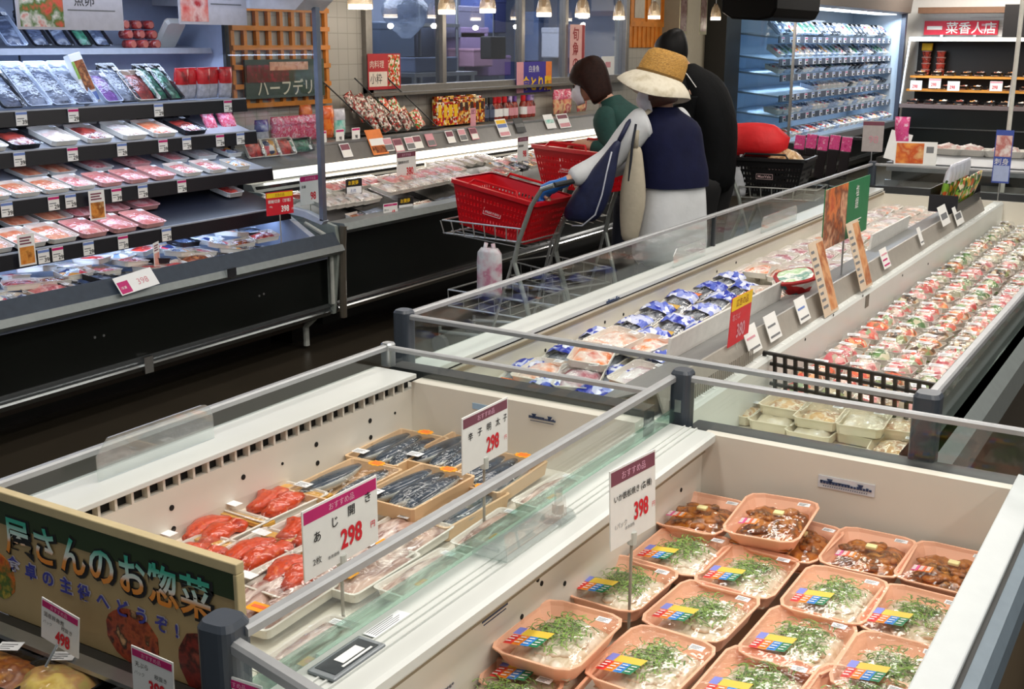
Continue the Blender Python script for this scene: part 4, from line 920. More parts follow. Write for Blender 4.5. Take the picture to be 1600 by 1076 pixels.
# loose packs in the well
keys = ['mix', 'white', 'mix', 'redp', 'dark', 'porkw', 'mix', 'redp', 'dark', 'brown']
dsc = dict(mix='blue and white printed pack', white='white fish pack', redp='red printed pack', dark='dark fish pack', porkw='pink pack', brown='brown fish pack')
rnd = random.Random(4); cnt = {}
for r, (x, n, y0, y1) in enumerate(((-4.08, 13, 2.58, 4.35), (-4.19, 13, 2.62, 4.5), (-4.30, 13, 2.66, 4.52))):
    for k in range(n):
        y = y0+(y1-y0)*(k+.5)/n+rnd.uniform(-.02, .02); key = rnd.choice(keys)
        if r == 2 and 3 < k < 9 and key in ('porkw', 'brown'): key = 'mix'
        dup(PK[key], (x+rnd.uniform(-.01, .01), y, .622+.016*((k+r) % 2)+.022*r), (rnd.uniform(-.12, .12), rnd.uniform(.0, .18), rnd.uniform(-.5, .5)+R90*rnd.choice((0, 1))),
            f'{dsc[key]} in the well, {("front", "middle", "back")[r]} row, {nth(n-1-k)} from the right, left cooler', 'packs in the left cooler well', .95)
# little posters and signs at the left cooler
def poster(label, p, rz, w, h, cols, rx=0, frame=None, grp=None, header=None, name='small_poster', cat='poster'):
    t = thing(name, label, cat, p, rz, grp); e = MB().box((-w/2, -.001, 0), (w/2, .001, h)).build('card', frame or WHITE, t); e.rotation_euler.x = rx
    MB().box((-w*.42, -.0016, h*.06), (w*.42, -.001, h*.6)).build('picture', cols, e)
    b = MB()
    for k in range(3): b.box((-w*.38, -.0016, h*(.68+.09*k)), (w*(.3-.1*(k % 2)), -.001, h*(.73+.09*k)))
    b.build('print', header or DULLMAG, e); return t
BREAD = food('toast_picture', ['#c9702a', '#e09a4a', '#8a4a1c', '#e8c080'], 20, bump=0)
q = onx(152, 322, SHX[3]+.03); poster('small toast picture poster on the fourth shelf rail of the left cooler', (q.x, q.y, q.z-.06), R90, .085, .13, BREAD)
q = onx(42, 392, SHX[4]+.03); poster('small toast picture poster on the fifth shelf rail of the left cooler', (q.x, q.y, q.z-.06), R90, .08, .13, BREAD)
q = onx(245, 402, -4.12); poster('small pink picture card standing in the left cooler well', (q.x, q.y, q.z-.05), R90+.5, .075, .12, food('pink_picture', ['#d87a6a', '#e8b0a0', '#c05a4a'], 20, bump=0))
q = onx(205, 445, -3.955); t = thing('price_sign', 'tilted white price card with a magenta square on the left cooler lip', 'sign', (-3.925, q.y, .635), R90-.05)
e = MB().box((-.09, -.001, -.03), (.11, .001, .055)).build('card', WHITE, t); e.rotation_euler = (-.62, -.1, 0); MB().box((-.085, -.0016, -.025), (-.03, -.001, .03)).build('magenta_square', MAG, e); text('398', .04, mat('pale_red', '#d8909a', .6), e, 'price', (.01, -.002, -.005))
text('冷凍', .015, WHITE, e, 'lettering', (-.078, -.0024, -.005))
# red and yellow sign on a stick
q = onx(438, 335, -4.0)
price_sign('red and yellow sale sign reading 398 on a stick at the left cooler end', (-4.0, q.y, .66), R90-.15, .17, .115, mat('sale_yellow', '#f0c818', .5),
    [('銀鮭切身', .019, -.075, .062, WHITE, 1, .01), ('〔甘塩〕', .019, .005, .062, WHITE, 1, .01), ('398', .042, .005, .014, WHITE, .8, .03), ('円', .013, .072, .018, WHITE, 1, 0), ('100g', .011, -.07, .04, WHITE, 1, 0)], q.z-.66-.0, card=mat('sale_red', '#d01f30', .5), htext='広告の品', htc=mat('dark_red_ink', '#8a1c10', .6), hh=.24, base=False)
# cards hanging from the canopy
def hang(label, tl, tr, h, x, txt_, pic, left):
    a, b_ = onx(*tl, x), onx(*tr, x); w = b_.y-a.y; t = thing('hanging_sign', label, 'sign', (x, a.y, a.z-h), R90)
    MB().box((0, -.0015, 0), (w, .0015, h)).build('card', mat('lilac_card', '#c3c3cc', .6), t)
    MB().box((w*.03, -.0022, h*.06), (w*.42, -.0015, h*.98)).build('picture', pic, t)
    text(txt_, .055, INK, t, 'lettering', (w*.52, -.0026, h*.55)); MB().box((w*.46, -.002, h*.42), (w*.92, -.0015, h*.45)).build('print', GREYINK, t)
    for s in (.1, .9): MB().tube([(w*s, 0, h), (w*s, 0, h+.10)], .0015, 6).build('hook', STEEL, t)
SAL = food('salad_picture', ['#c23a2a', '#e0604a', '#4f7a34', '#e8e4dc', '#d8462f'], 14, bump=0); SALP = food('salmon_picture', ['#d84a4a', '#e88a80', '#f0c8c0', '#c23038'], 12, bump=0)
a = onx(25, 34, -4.15)
hang('white hanging sign with a salad picture above the top shelf, left cooler', (20, -30), (188, -30), .185, -4.18, '魚卵', SAL, 1)
hang('white hanging sign with a salmon picture beside the cooler end glass', (275, -40), (382, -40), .22, -4.22, '塩鮭', SALP, 1)

# ================================================================ low case along the wall
LW = thing('low_display_case', 'low black display case with a glowing white ledge along the wall', 'case', (-4.4, 7.4, 0))
A, B = 4.80, 9.9
at(MB().box((-4.9, A, 0), (-4.35, B, .14)).build('kick_plate', mat('brown_black_kick', '#17130f', .4), LW), LW)
b = MB(); b.box((-4.9, A, .14), (-4.12, B, .22)).box((-4.7, A, .22), (-4.03, B, .655)); at(b.build('lower_panel', BLACK, LW), LW)
at(MB().profile([(-4.05, .215), (-4.02, .22), (-4.0, .245), (-4.015, .26), (-4.0, .27), (-4.02, .282), (-4.05, .28)], A, B).build('bumper_rail', CHROME, LW), LW)
at(MB().profile([(-4.06, .65), (-3.96, .655), (-3.925, .68), (-3.95, .712), (-4.06, .712)], A, B).build('bumper', mat('grey_bumper', '#7c8382', .35, .2), LW), LW)
at(MB().tube([(-3.97, A-.003, .2), (-3.96, A-.003, .6), (-3.95, A-.003, .70)], .02, 8).build('end_trim', mat('bronze_trim', '#6e675c', .3, .5), LW), LW)
at(MB().profile([(-4.06, .56), (-4.06, .655), (-4.55, .79), (-4.55, .56)], A+.01, B).build('deck', mat('grey_deck', '#5a5756', .45), LW), LW)
at(MB().profile([(-4.55, .60), (-4.545, .79), (-4.60, .875), (-4.66, .875), (-4.66, .6)], A, B).build('back_riser', mat('riser_grey', '#a5a49c', .35), LW), LW)
b = MB()
for k in range(2): b.box((-4.566-.022*k, A+.02, .815+.03*k), (-4.558-.022*k, B, .832+.03*k))
at(b.build('air_slots', HOLE, LW), LW)
at(MB().profile([(-4.66, .884), (-4.615, .886), (-4.61, .916), (-4.66, .93)], A, B).build('lamp_ledge', mat('glowing_ledge', '#fff4e6', .4, emit=1.3), LW), LW)
at(MB().profile([(-4.66, .93), (-4.71, 1.035), (-4.74, 1.035), (-4.74, .9), (-4.66, .9)], A, B).build('price_slope', mat('slope_grey', '#6c6a68', .3), LW), LW)
at(MB().box((-5.08, A, .9), (-4.74, B, 1.035)).build('rear_counter', mat('counter_steel', '#a7a8a4', .3, .4), LW), LW)
at(MB().box((-4.735, A, 1.035), (-4.705, B, 1.05)).build('counter_edge', STEEL, LW), LW)
at(MB().box((-5.08, A, .1), (-4.66, B, .9)).build('rear_body', BLACK, LW), LW)
DP0, DN = (-4.06, 0, .665), (.2755, 0, 1)
def deckput(key, px, py, up, rz, label, grp, sc=1, tilt=0):
    q = onp(px, py, (DP0[0], 0, DP0[2]+up+.02), DN); dup(PK[key], (q.x, q.y, q.z-.02), Euler((tilt, .27, rz)), label, grp, sc)
g = 'packs in the low display case'
for k in range(5): deckput('white', 510+14*k, 314-2*k, .035, .1, f'white pack on the near tray, {nth(k)} from the left, low case', g, 1.05)
for k in range(4): deckput('porkw', 520+20*k, 290-3*k, .05, .1, f'white and red pack, {nth(k)} from the left, behind the near tray, low case', g, .95)
for k in range(7): deckput('white', 605+18*k, 293-3.5*k, .065, .1, f'pale pink pack in the middle row, {nth(k)} from the left, low case', g, 1)
for k in range(6): deckput('porkw', 612+19*k, 279-3.5*k, .075, .1, f'pink white pack in the back row, {nth(k)} from the left, low case', g, .95)
for k in range(6): deckput('white', 682+15*k, 258-2.5*k, .055, .4, f'fanned white pack, {nth(k)} from the left, behind the big basket, low case', g, 1)
for k in range(7): deckput(('mix', 'redp', 'mix', 'dark', 'mix', 'porkw', 'mix')[k], 765+15*k, 271-4*k, .045, .2, f'bluish printed pack, {nth(k)} from the left, behind the second basket, low case', g, 1)
for k in range(7): deckput(('mix', 'porkw')[k % 2], 772+14*k, 256-3.5*k, .05, .2, f'small printed pack in the back row, {nth(k)} from the left, behind the second basket', g, .95)
for k in range(6): deckput('salm', 645+15*k, 325-3.5*k, .0, .1, f'orange fish pack along the front rim, {nth(k)} from the left, low case', g, .85)
for k in range(6): deckput('white', 700+17*k, 299-4*k, .0, .1, f'pale pack behind the large basket, {nth(k)} from the left, front row, low case', g, .9)
for k in range(3): deckput(('brown', 'salm', 'mix')[k], 560+26*k, 337-4*k, .0, .1, f'{("yellow brown", "orange", "white printed")[k]} pack at the near front rim of the low case', g, .9)
for k in range(4): deckput(('redp', 'porkw', 'white', 'redp')[k], 385+26*k, 320-5*k, .03, .1, f'red white pack seen through the end glass, {nth(k)} from the left', g, .9)
tb = MB().box((-.16, -.2, 0), (.16, .2, .03))
for i, (px, py, l) in enumerate(((560, 326, 'empty black tray at the near end of the low case'), (665, 306, 'long black tray under the pink packs, low case'))):
    q = onp(px, py, DP0, DN); o = tb.build('black_tray', BTRAY, loc=(q.x-.02, q.y+.1, q.z+.006)); o.rotation_euler = (0, .27, 0); tag(o, l, 'tray')
# signs in the low case
def stick_sign(px, py, X, w, h, st, label, head, num, body, m=RED, card=WHITE, rz=R90):
    q = onx(px, py, X); return price_sign(label, (X, q.y, q.z-h/2-st), rz, w, h, head, [(body, h*.11, -w*.44, h*.58, INK, 1, .01), (num, h*.36, -w*.02, h*.16, m, .8, .03)], st, card=card, base=False)
stick_sign(635, 258, -4.35, .2, .17, .17, 'white price sign reading 380 on a stick in the low case', DULLMAG, '380', '国産豚肉切落')
stick_sign(817, 232, -4.3, .15, .17, .2, 'white price sign on a stick left of the second red basket', DULLMAG, '98', '国産鶏肉')
stick_sign(485, 296, -4.28, .17, .16, .1, 'white price sign with magenta header behind the end glass post', MAG, '98', '若鶏')
BLKC = mat('black_card', '#1d1a1c', .6)
for px, py, X, l in ((553, 290, -4.3, 'small black and yellow card standing among the near packs, low case'), (634, 318, -4.06, 'small black and yellow card at the front rim, low case')):
    q = onx(px, py, X); t = thing('price_sign', l, 'sign', (X, q.y, q.z-.05), R90-.2); MB().box((-.06, -.0012, 0), (.06, .0012, .09)).build('card', BLKC, t); MB().box((-.055, -.0018, .005), (.055, -.0012, .045)).build('white_panel', STICK, t); text('お買得', .026, YEL, t, 'lettering', (-.045, -.002, .058), bold=.02); text('お肉', .022, BLUEINK, t, 'lettering', (-.03, -.0024, .014)); MB().tube([(0, .002, -.05), (0, .002, .01)], .002, 6).build('stick', STEEL, t)
q = onx(610, 327, -4.0); price_sign('small white card with pink header at the front rim of the low case', (-4.0, q.y, q.z-.04), R90-.15, .11, .075, MAG, [('68', .03, .01, .015, RED, .8, .03), ('鶏もも', .012, -.05, .035, INK, 1, 0)], 0)
# cards on the sloped price rail
SP0, SN = (-4.655, 0, .937), (.9, 0, .43)
def slope_card(px, py, w, h, label, base, cols, grp='cards on the low case price slope'):
    q = onp(px, py, SP0, SN); q += V((.9, 0, .43))*.004; w *= 1.25; t = thing('price_card', label, 'card', q, R90, grp)
    e = MB().box((-w/2, -.001, -h/2), (w/2, .001, h/2)).build('card', base, t); e.rotation_euler.x = -.44
    n = len(cols)
    for i, c in enumerate(cols): MB().box((-w*.44, -.0018, -h*.45+h*.9*i/n+.002), (w*.44, -.001, -h*.45+h*.9*(i+1)/n-.002)).build('print', c, e)
PKF = mat('pink_print', '#d99aa6', .6); ORF = mat('orange_print', '#e8823a', .6)
for k, (px, py) in enumerate(((540, 235), (606, 226), (622, 227), (640, 224), (652, 222), (672, 219), (703, 214), (722, 211), (740, 209))):
    slope_card(px, py, .075, .09, f'small {("grey", "white", "pink")[k % 3]} card, {nth(k)} from the left on the low case slope', (STICK, WHITE, PKF)[k % 3], (GREYINK, PKF) if k % 2 else (WHITE, DULLMAG))
slope_card(588, 222, .13, .17, 'orange picture poster on the low case slope', ORF, (BROWNF, STICK, ORF))
slope_card(785, 200, .12, .14, 'yellow and blue striped card on the low case slope', STICK, (PKF, STICK, TAGBLUE, YEL))
slope_card(811, 196, .11, .12, 'dark blackboard card beside the striped card on the slope', mat('blackboard', '#33353d', .6), (DKGREY, GREYINK, DKGREY))
slope_card(858, 190, .12, .12, 'white and teal card on the slope, left of the green cardigan', STICK, (STICK, TEALB, STICK))
slope_card(880, 189, .15, .12, 'pink white price card on the slope nearest the green cardigan', STICK, (PKF, STICK, DULLMAG))
for k in range(4):
    q = onp(395+24*k, 237-2*k, SP0, SN); dup(PK[('redp', 'mix', 'redp', 'green')[k]], (q.x, q.y, q.z+.01), Euler((0, 1.1, 0)), f'printed pack on the slope seen through the end glass, {nth(k)} from the left', 'packs on the low case slope', .9)
# bags, jars and racks on the rear counter
def counter_put(p, px, label, grp, x=-4.93, sc=1, rz=R90, dz=0, rx=0):
    q = onx(px, 190, x); return dup(p, (x, q.y, 1.05+dz), (rx, 0, rz), label, grp, sc)
counter_put(bg_nav, 408, 'white bag with navy top, leftmost on the rear counter', 'bags on the rear counter')
for k in range(6): counter_put(bg_pink, 432+12*k, f'pink bag, {nth(k)} from the left on the rear counter behind the glass', 'bags on the rear counter', rz=R90+.2*math.sin(k*3))
counter_put(bg_or, 512, 'orange bag on the rear counter just right of the glass post', 'bags on the rear counter', sc=1.15)
counter_put(bg_or, 478, 'orange bag on the rear counter just left of the glass post', 'bags on the rear counter', x=-4.99, sc=1.2)
counter_put(bg_teal, 530, 'teal bag on the rear counter beside the orange bag', 'bags on the rear counter', sc=1.15)
for k, px in enumerate((503, 531, 556)):
    q = onx(px, 205, -4.72); price_sign(f'small white price card, {nth(k)} from the left on the rear counter edge', (-4.72, q.y, 1.04), R90, .08, .08, MAG, [('98', .03, -.01, .015, INK, .8, .02)], 0, htext=None, name='price_card')
SACH = food('sachet_print', ['#7a2a24', '#c9b8a8', '#4a3830', '#d8d0c8', '#a83a30', '#8a7868'], 75, .25, .2, kind='voronoi'); SACH2 = food('sachet_red', ['#c0241c', '#e8c8a8', '#5a8a3a', '#f0e8dc', '#d8502a'], 75, .25, .2, kind='voronoi')
sc_a = make_bag('seasoning_sachet', .09, .13, .02, SACH, SACH, 6); sc_b = make_bag('seasoning_sachet', .09, .13, .02, SACH2, SACH2, 7)
RK = thing('sachet_rack', 'sloping wire rack full of seasoning sachets on the rear counter', 'rack', (-5.0, 6.5, 1.05))
for y in (-.35, .0, .35): MB().tube([(.1, y+.2, 0), (-.05, y-.2, .36)], .005, 6).build('rail', DKGREY, RK)
MB().box((-.06, -.5, 0), (.12, .6, .006)).build('base', DKGREY, RK)
k = 0
for r, (px, py, n) in enumerate(((566, 152, 5), (576, 167, 5), (590, 183, 5), (600, 198, 4))):
    for c in range(n):
        q = onx(px+17*c, py+c*2, -4.92); r_ = sc_b if c >= 3 else sc_a
        dup(r_, (-4.97+.03*r, q.y, max(1.06, q.z-.09)), (-.35, -.35, R90), f'{"red" if c >= 3 else "brown"} seasoning sachet, {nth(r)} tier from the top, {nth(c)} from the left', 'seasoning sachets on the sloping rack')
NOOD = food('noodle_red', ['#b01c18', '#e03a24', '#f0c040', '#7a1410', '#e8e0d0'], 60, .25, .1, kind='voronoi'); NOOY = food('noodle_yellow', ['#c9701c', '#e8b03a', '#7a2a14', '#e8d8a0', '#b83a20'], 60, .25, .1, kind='voronoi')
BXR = thing('sauce_box', 'x', 'box'); PROT.append(BXR); MB().box((-.035, -.02, 0), (.035, .02, .17)).build('carton', NOOD, BXR, bevel=.004); MB().box((-.02, -.022, .06), (.02, -.0205, .15)).build('label', YEL, BXR)
BXY = thing('sauce_box', 'x', 'box'); PROT.append(BXY); MB().box((-.035, -.02, 0), (.035, .02, .18)).build('carton', NOOY, BXY, bevel=.004); MB().box((-.02, -.022, .1), (.02, -.0205, .16)).build('label', mat('dark_brown_label', '#3a1c12', .5), BXY)
for k in range(9): counter_put(BXR if k < 4 else BXY, 684+8.3*k, f'{"red" if k < 4 else "amber"} sauce box, {nth(k)} from the left on the rear counter', 'sauce boxes on the rear counter', x=-4.95, rz=R90+.08*math.sin(k*2))
for k in range(8): counter_put(BXR if k % 2 else BXY, 684+8.7*k, f'{"red" if k % 2 else "amber"} sauce box in the back row, {nth(k)} from the left', 'sauce boxes on the rear counter', x=-5.03, dz=.0, sc=1.15)
JARC = food('jar_sauce', ['#6a1c16', '#9a3424', '#3a1410'], 20, .2, .2)
def jar(nm, body, capm, lab):
    t = thing(nm, 'x', 'jar'); PROT.append(t)
    MB().loft([[(r*math.cos(a*PI/6), r*math.sin(a*PI/6), z) for a in range(12)] for r, z in ((.026, 0), (.03, .008), (.03, .09), (.02, .115), (.016, .12))]).build('jar', body, t, smooth=True)
    MB().tube([(0, 0, .12), (0, 0, .16)], .019, 12).build('lid', capm, t); MB().tube([(0, 0, .025), (0, 0, .08)], .0308, 12).build('label', lab, t); return t
j1 = jar('sauce_bottle', JARC, REDB, STICK); j2 = jar('sauce_bottle', mat('navy_bottle', '#23283f', .2), DKGREY, mat('slate_label', '#55607a', .5)); j3 = jar('sauce_bottle', JARC, PURPF, PKF)
for k, (px, j, d) in enumerate(((757, j2, 'navy'), (766, j2, 'navy'), (772, j1, 'red capped'), (779, j1, 'red capped'), (788, j1, 'red capped'), (796, j3, 'purple capped'), (803, j3, 'purple capped'), (817, j1, 'red capped'), (824, j3, 'purple capped'), (830, j3, 'purple capped'))):
    counter_put(j, px, f'{d} sauce bottle, {nth(k)} from the left on the rear counter', 'sauce bottles on the rear counter', sc=1.12, x=-4.95)
q = onx(718, 190, -4.86); poster('pink recipe card leaning before the sauce boxes', (-4.74, q.y, 1.05), R90, .07, .13, PKF, frame=PKF)
GLOWB = food('rosy_bag', ['#d8305a', '#f0a080', '#f2d0a0', '#c02048', '#f4c8b0'], 12, .25, .3); bg_g = make_bag('snack_bag', .16, .2, .07, GLOWB, PINKB, 8)
for k, px in enumerate((872, 884, 908)): counter_put(bg_g, px, f'bright rosy bag, {nth(k)} from the left beside the green cardigan', 'rosy bags on the rear counter', x=-4.95)
# posters on the window
def wall_poster(label, tl, tr, h, base, x=-5.045, nm='wall_poster'):
    a, b_ = onx(*tl, x), onx(*tr, x); w = b_.y-a.y; t = thing(nm, label, 'poster', (x, a.y, a.z-h), R90)
    MB().box((0, -.0015, 0), (w, .0015, h)).build('sheet', base, t); return t, w, h
t, w, h = wall_poster('red and white poster with brush lettering at the left window corner', (574, 84), (625, 84), .24, mat('poster_red', '#b01f28', .6))
MB().box((.01, -.002, .02), (w*.58, -.0015, h*.5)).build('white_panel', mat('poster_cream', '#e2d6c9', .6), t); text('小粋', .075, INK, t, 'lettering', (.02, -.003, .045), sx=.9); text('肉料理', .055, mat('poster_cream', '#e2d6c9', .6), t, 'lettering', (.015, -.003, h*.62)); MB().box((w*.62, -.002, .02), (w*.97, -.0015, h*.96)).build('picture', SACH2, t)
t, w, h = wall_poster('violet and yellow sale banner on the wall above the sauce bottles', (807, 97), (860, 95), .25, mat('banner_violet', '#3a2f9a', .6))
MB().box((0, -.002, 0), (w*.2, -.0015, h)).build('pink_strip', PKF, t); MB().box((w*.86, -.002, h*.1), (w*1.04, -.0015, h)).build('orange_strip', ORF, t); text('食とり膳', .125, YEL, t, 'lettering', (w*.16, -.003, .025), sx=.98, bold=.03); text('白身魚', .06, STICK, t, 'lettering', (w*.34, -.003, h*.68))
t, w, h = wall_poster('pink vertical banner with brush characters on the right window pane', (891, 38), (914, 38), .42, mat('banner_pink', '#dfb0ae', .6))
for k, ch in enumerate('旬魚の'): text(ch, .12, mat('brush_red', '#9a2a30', .6), t, 'lettering', (w*.16, -.003, h*(.7-.3*k)), bold=.02)
MB().box((w*.8, -.002, 0), (w*.98, -.0015, h)).build('red_strip', mat('brush_red', '#9a2a30', .6), t)
t, w, h = wall_poster('white notice sheet at the right window corner', (940, 88), (960, 87), .17, STICK); MB().box((w*.3, -.002, h*.4), (w*.7, -.0015, h*.7)).build('print', PKF, t)
t, w, h = wall_poster('small red notice beside the white sheet in the window', (926, 90), (938, 89), .12, mat('notice_red', '#b8707a', .6)); MB().box((w*.2, -.002, h*.3), (w*.8, -.0015, h*.7)).build('print', REDB, t)
# pendant lamps
BULB = mat('lamp_glow', '#fff3e0', .4, emit=9); SHADE = clear('lamp_glass', '#efe6d8', .08, .1, haze=.18, hcol='#d8c8b0')
def pendant(px, py, X, label, r=.055):
    q = onx(px, py, X); t = thing('pendant_lamp', label, 'lamp', q, 0, 'pendant lamps over the low case')
    MB().loft([[(rr*math.cos(a*PI/8), rr*math.sin(a*PI/8), z) for a in range(16)] for rr, z in ((r, 0), (r*.98, .04), (r*.75, .10), (r*.35, .13))], cap=(False, True)).build('shade', SHADE, t, smooth=True)
    MB().tube([(0, 0, -.008), (0, 0, .018)], r*.93, 16).build('bulb_disc', BULB, t)
    MB().tube([(0, 0, .13), (0, 0, 2.995-q.z)], .004, 6).build('cord', WHITE, t); MB().tube([(0, 0, .06), (0, 0, .14)], .018, 8).build('socket', mat('socket_taupe', '#8a7a68', .5), t)
    l = bpy.data.lights.new('lamp', 'POINT'); l.energy = 3.2; l.color = (1, .86, .68); l.shadow_soft_size = .02; lo = bpy.data.objects.new('lamp_light', l); C.objects.link(lo); lo.parent = t; lo.location = (0, 0, -.07)
pl = [(563, 12, 'pendant lamp nearest the left cooler, leftmost of the row', .075), (698, 20, 'second pendant lamp from the left', .058), (762, 18, 'third pendant lamp from the left, over the middle pane', .058), (850, 24, 'fourth pendant lamp from the left', .058), (910, 25, 'fifth pendant lamp from the left, above the pink banner', .06), (967, 29, 'sixth pendant lamp from the left', .05), (1022, 28, 'seventh pendant lamp, before the orange screen', .056)]
for px, py, l, r in pl: pendant(px, py, -4.4, l, r)
pendant(1118, 30, -4.3, 'eighth pendant lamp, beside the hanging picture strips', .05); pendant(1152, 26, -4.25, 'rightmost pendant lamp, in front of the dark partition', .056)
# hanging picture strips near the pillar
for k, (px, l) in enumerate(((1067, 'left hanging picture strip before the beige pillar'), (1098, 'right hanging picture strip before the beige pillar'))):
    q = onx(px, 54, -4.3); t = thing('hanging_strip', l, 'banner', (-4.3, q.y, q.z), R90); MB().box((-.085, -.001, 0), (.085, .001, .5)).build('strip', mat('strip_cream', '#d8d0a8', .6), t); MB().box((-.07, -.002, .03), (.07, -.001, .36)).build('picture', food('strip_picture', ['#8a5a5a', '#d8b8b0', '#b08078', '#e8dcc8'], 12, bump=0), t); text('お肉', .06, SCAL, t, 'lettering', (-.06, -.003, .4)); MB().tube([(0, 0, .5), (0, 0, 2.995-q.z)], .003, 6).build('cord', WHITE, t)
# ================================================================ contents of the long island
BLUEW = food('blue_print_film', ['#3440a8', '#e4e8f6', '#5a6cc8', '#8f9ce0', '#c9d0f0'], 40, .2, .4, kind='voronoi')
GREYFISH = food('grey_fish', ['#6b6f78', '#9aa0a8', '#3f444e', '#c9ccd2'], 22, .2, .4, (1, .3, 1))
def blue_pack(seed, oc):
    t = thing('fish_pack', 'x', 'pack'); PROT.append(t); W, D, H = .115, .23, .026
    tray_mb(W, D, H, .012, 1, taper=.86).build('tray', WTRAY, t); mound(W*.85, D*.85, .03, seed, 8, .5, .005).build('fish', GREYFISH, t, smooth=True)
    film_mb(W, D, H, .02, .012, seed).build('film', FILM, t, smooth=True)
    b = MB(); rings = []
    for k in range(8):
        y = .02+.09*k/7; rr = (.5+.5*math.sin(PI*(.15+.7*k/7)))
        rings.append([(W*.52*math.cos(a*PI/8), y+.006*noise.noise(V((a, k, seed))), H*.9+.03*rr*math.sin(a*PI/8)*(1+.6*noise.noise(V((a*1.3, k*1.1, seed*2.2))))) for a in range(9)])
    b.loft(rings, closed=False, cap=(False, False)); b.build('printed_wrap', BLUEW, t, smooth=True)
    MB().box((-.03, -.105, 0), (.035, -.06, .001)).build('label', oc, t, loc=(0, 0, H+.014)); return t
ORL = mat('orange_label', '#e8742a', .5); GOLDL = mat('gold_label', '#c9a03a', .4)
BP = [blue_pack(1, ORL), blue_pack(2, STICK), blue_pack(3, GOLDL)]
WBAG = food('white_pack_print', ['#e8e4e4', '#f4f2f2', '#c9b0b8', '#a8445a', '#efe9e4'], 14, .3, .2)
meatw = food_pack('meat_pack', .14, .19, .03, WTRAY, WBAG, 31, bulge=.02); ornp = food_pack('fish_pack', .13, .18, .026, WTRAY, food('orange_fish', ['#e8582a', '#f08a4a', '#f4e8e0', '#e04a24'], 12, .3, .3), 32)
palep = food_pack('fish_pack', .14, .19, .024, WTRAY, food('pale_fish', ['#d8c8bc', '#e8a888', '#efe6de', '#c9967c'], 16, .3, .3), 33)
g = 'blue wrapped packs in the long island'; rnd = random.Random(11)
for r, (n, x, y0, y1) in enumerate(((8, -1.775, 2.98, 4.95), (8, -1.64, 2.86, 4.75), (7, -1.50, 2.84, 4.45))):
    for k in range(n):
        y = y0+(y1-y0)*k/n
        dup(BP[(k+r) % 3], (x+rnd.uniform(-.01, .01), y, .622+.0*r), (.10, rnd.uniform(-.1, .1), rnd.uniform(-.2, .12)), f'blue wrapped fish pack in the left lane, {nth(k)} from the near end, {("wall", "middle", "divider")[r]} row', g)
for k, (px, py, z, p) in enumerate(((846, 585, .66, ornp), (925, 560, .70, ornp), (1010, 545, .67, ornp), (1000, 595, .66, meatw), (905, 598, .66, meatw), (960, 535, .69, palep))):
    q = onz(px, py, z); dup(p, (q.x, max(q.y, 2.80), z-.005), (.1, .1*(k % 2), .3*math.sin(k*2)), f'{"orange labelled" if p is ornp else "white" if p is meatw else "pale"} fish pack tucked among the blue packs, {nth(k)} counted from the left', 'loose packs among the blue packs')
g = 'white meat packs in the long island'
for r in range(3):
    for k in range(5): dup(meatw, (-1.76+.15*r, 5.02+.2*k-.05*r, .624), (.08, 0, rnd.uniform(-.08, .08)), f'white and crimson meat pack behind the blue packs, {nth(k)} from near, {("wall", "middle", "divider")[r]} row', g)
for k, (px, py) in enumerate(((1190, 418), (1225, 425), (1235, 447), (1205, 455))): q = onz(px, py, .69); dup(ornp if k in (0, 1) else palep, (q.x, q.y, .664), (.08, 0, .2*k), f'{"orange" if k in (0, 1) else "pale"} fish pack left of the red bowl, {nth(k)} from the left', 'packs left of the red bowl')
g = 'pale fish packs at the far end of the left lane'
for r in range(3):
    for k in range(8): dup((palep, meatw, ornp, palep)[(k+r) % 4], (-1.76+.15*r, 6.1+.2*k, .624), (.08, 0, rnd.uniform(-.1, .1)), f'{("pale", "white", "orange", "pale")[(k+r) % 4]} pack at the far end of the left lane, {nth(k)} along, {("wall", "middle", "divider")[r]} row', g)
# lidded packs of the right lane
LID = clear('lid_plastic', '#ffffff', .045, .1, haze=.03, wrinkle=.3, wscale=25)
LF = {'orange': ['#e8602a', '#f0a060', '#e8d8c0', '#d84a30', '#8a5a2a'], 'pink': ['#d8606a', '#efa8a4', '#e8d0c4', '#c04a50', '#b8a890'], 'green': ['#5a8a3a', '#a8b888', '#d8d4bc', '#3f6a2a', '#c9c0a0'],
      'brown': ['#6a4424', '#a87a4a', '#d8c8a8', '#3f2a18', '#8a9a5a'], 'red': ['#c03a34', '#d8807a', '#e8c8bc', '#8fa87a', '#e06a50'], 'cream': ['#d8d0b8', '#b8b89a', '#efe8d8', '#8a8a6a', '#d8a890']}
LP = {}
for i, (nm, cols) in enumerate(LF.items()):
    t = thing('salad_pack', 'x', 'pack'); PROT.append(t); W, D, H = .10, .125, .032
    tray_mb(W, D, H, .014, 1, lip=.003, th=.002, taper=.8).build('container', mat('smoke_tray', '#c9c6bd', .3) if i % 2 else BTRAY if i == 3 else mat('smoke_tray', '#c9c6bd', .3), t)
    mound(W*.88, D*.88, .046, i+2.5, 8, .6, .006).build('food', food('lane_'+nm, cols, 45, .35, .6, kind='voronoi'), t, smooth=True)
    MB().loft([rrect(W, D, .014, 2, H), rrect(W*.9, D*.9, .014, 2, H+.022), rrect(W*.8, D*.8, .014, 2, H+.025)], cap=(False, True)).build('lid', LID, t)
    price_sticker(t, -.008, .022, H+.0255, .045, .034, .1); LP[nm] = t
near = ['orange', 'pink', 'green', 'red', 'pink', 'orange', 'brown', 'pink', 'red', 'green', 'brown']; far = ['green', 'brown', 'cream', 'green', 'orange', 'brown', 'cream', 'pink']
COLN = ('by the divider', 'one pack off the divider', 'in the middle column', 'one pack off the glass', 'by the right glass')
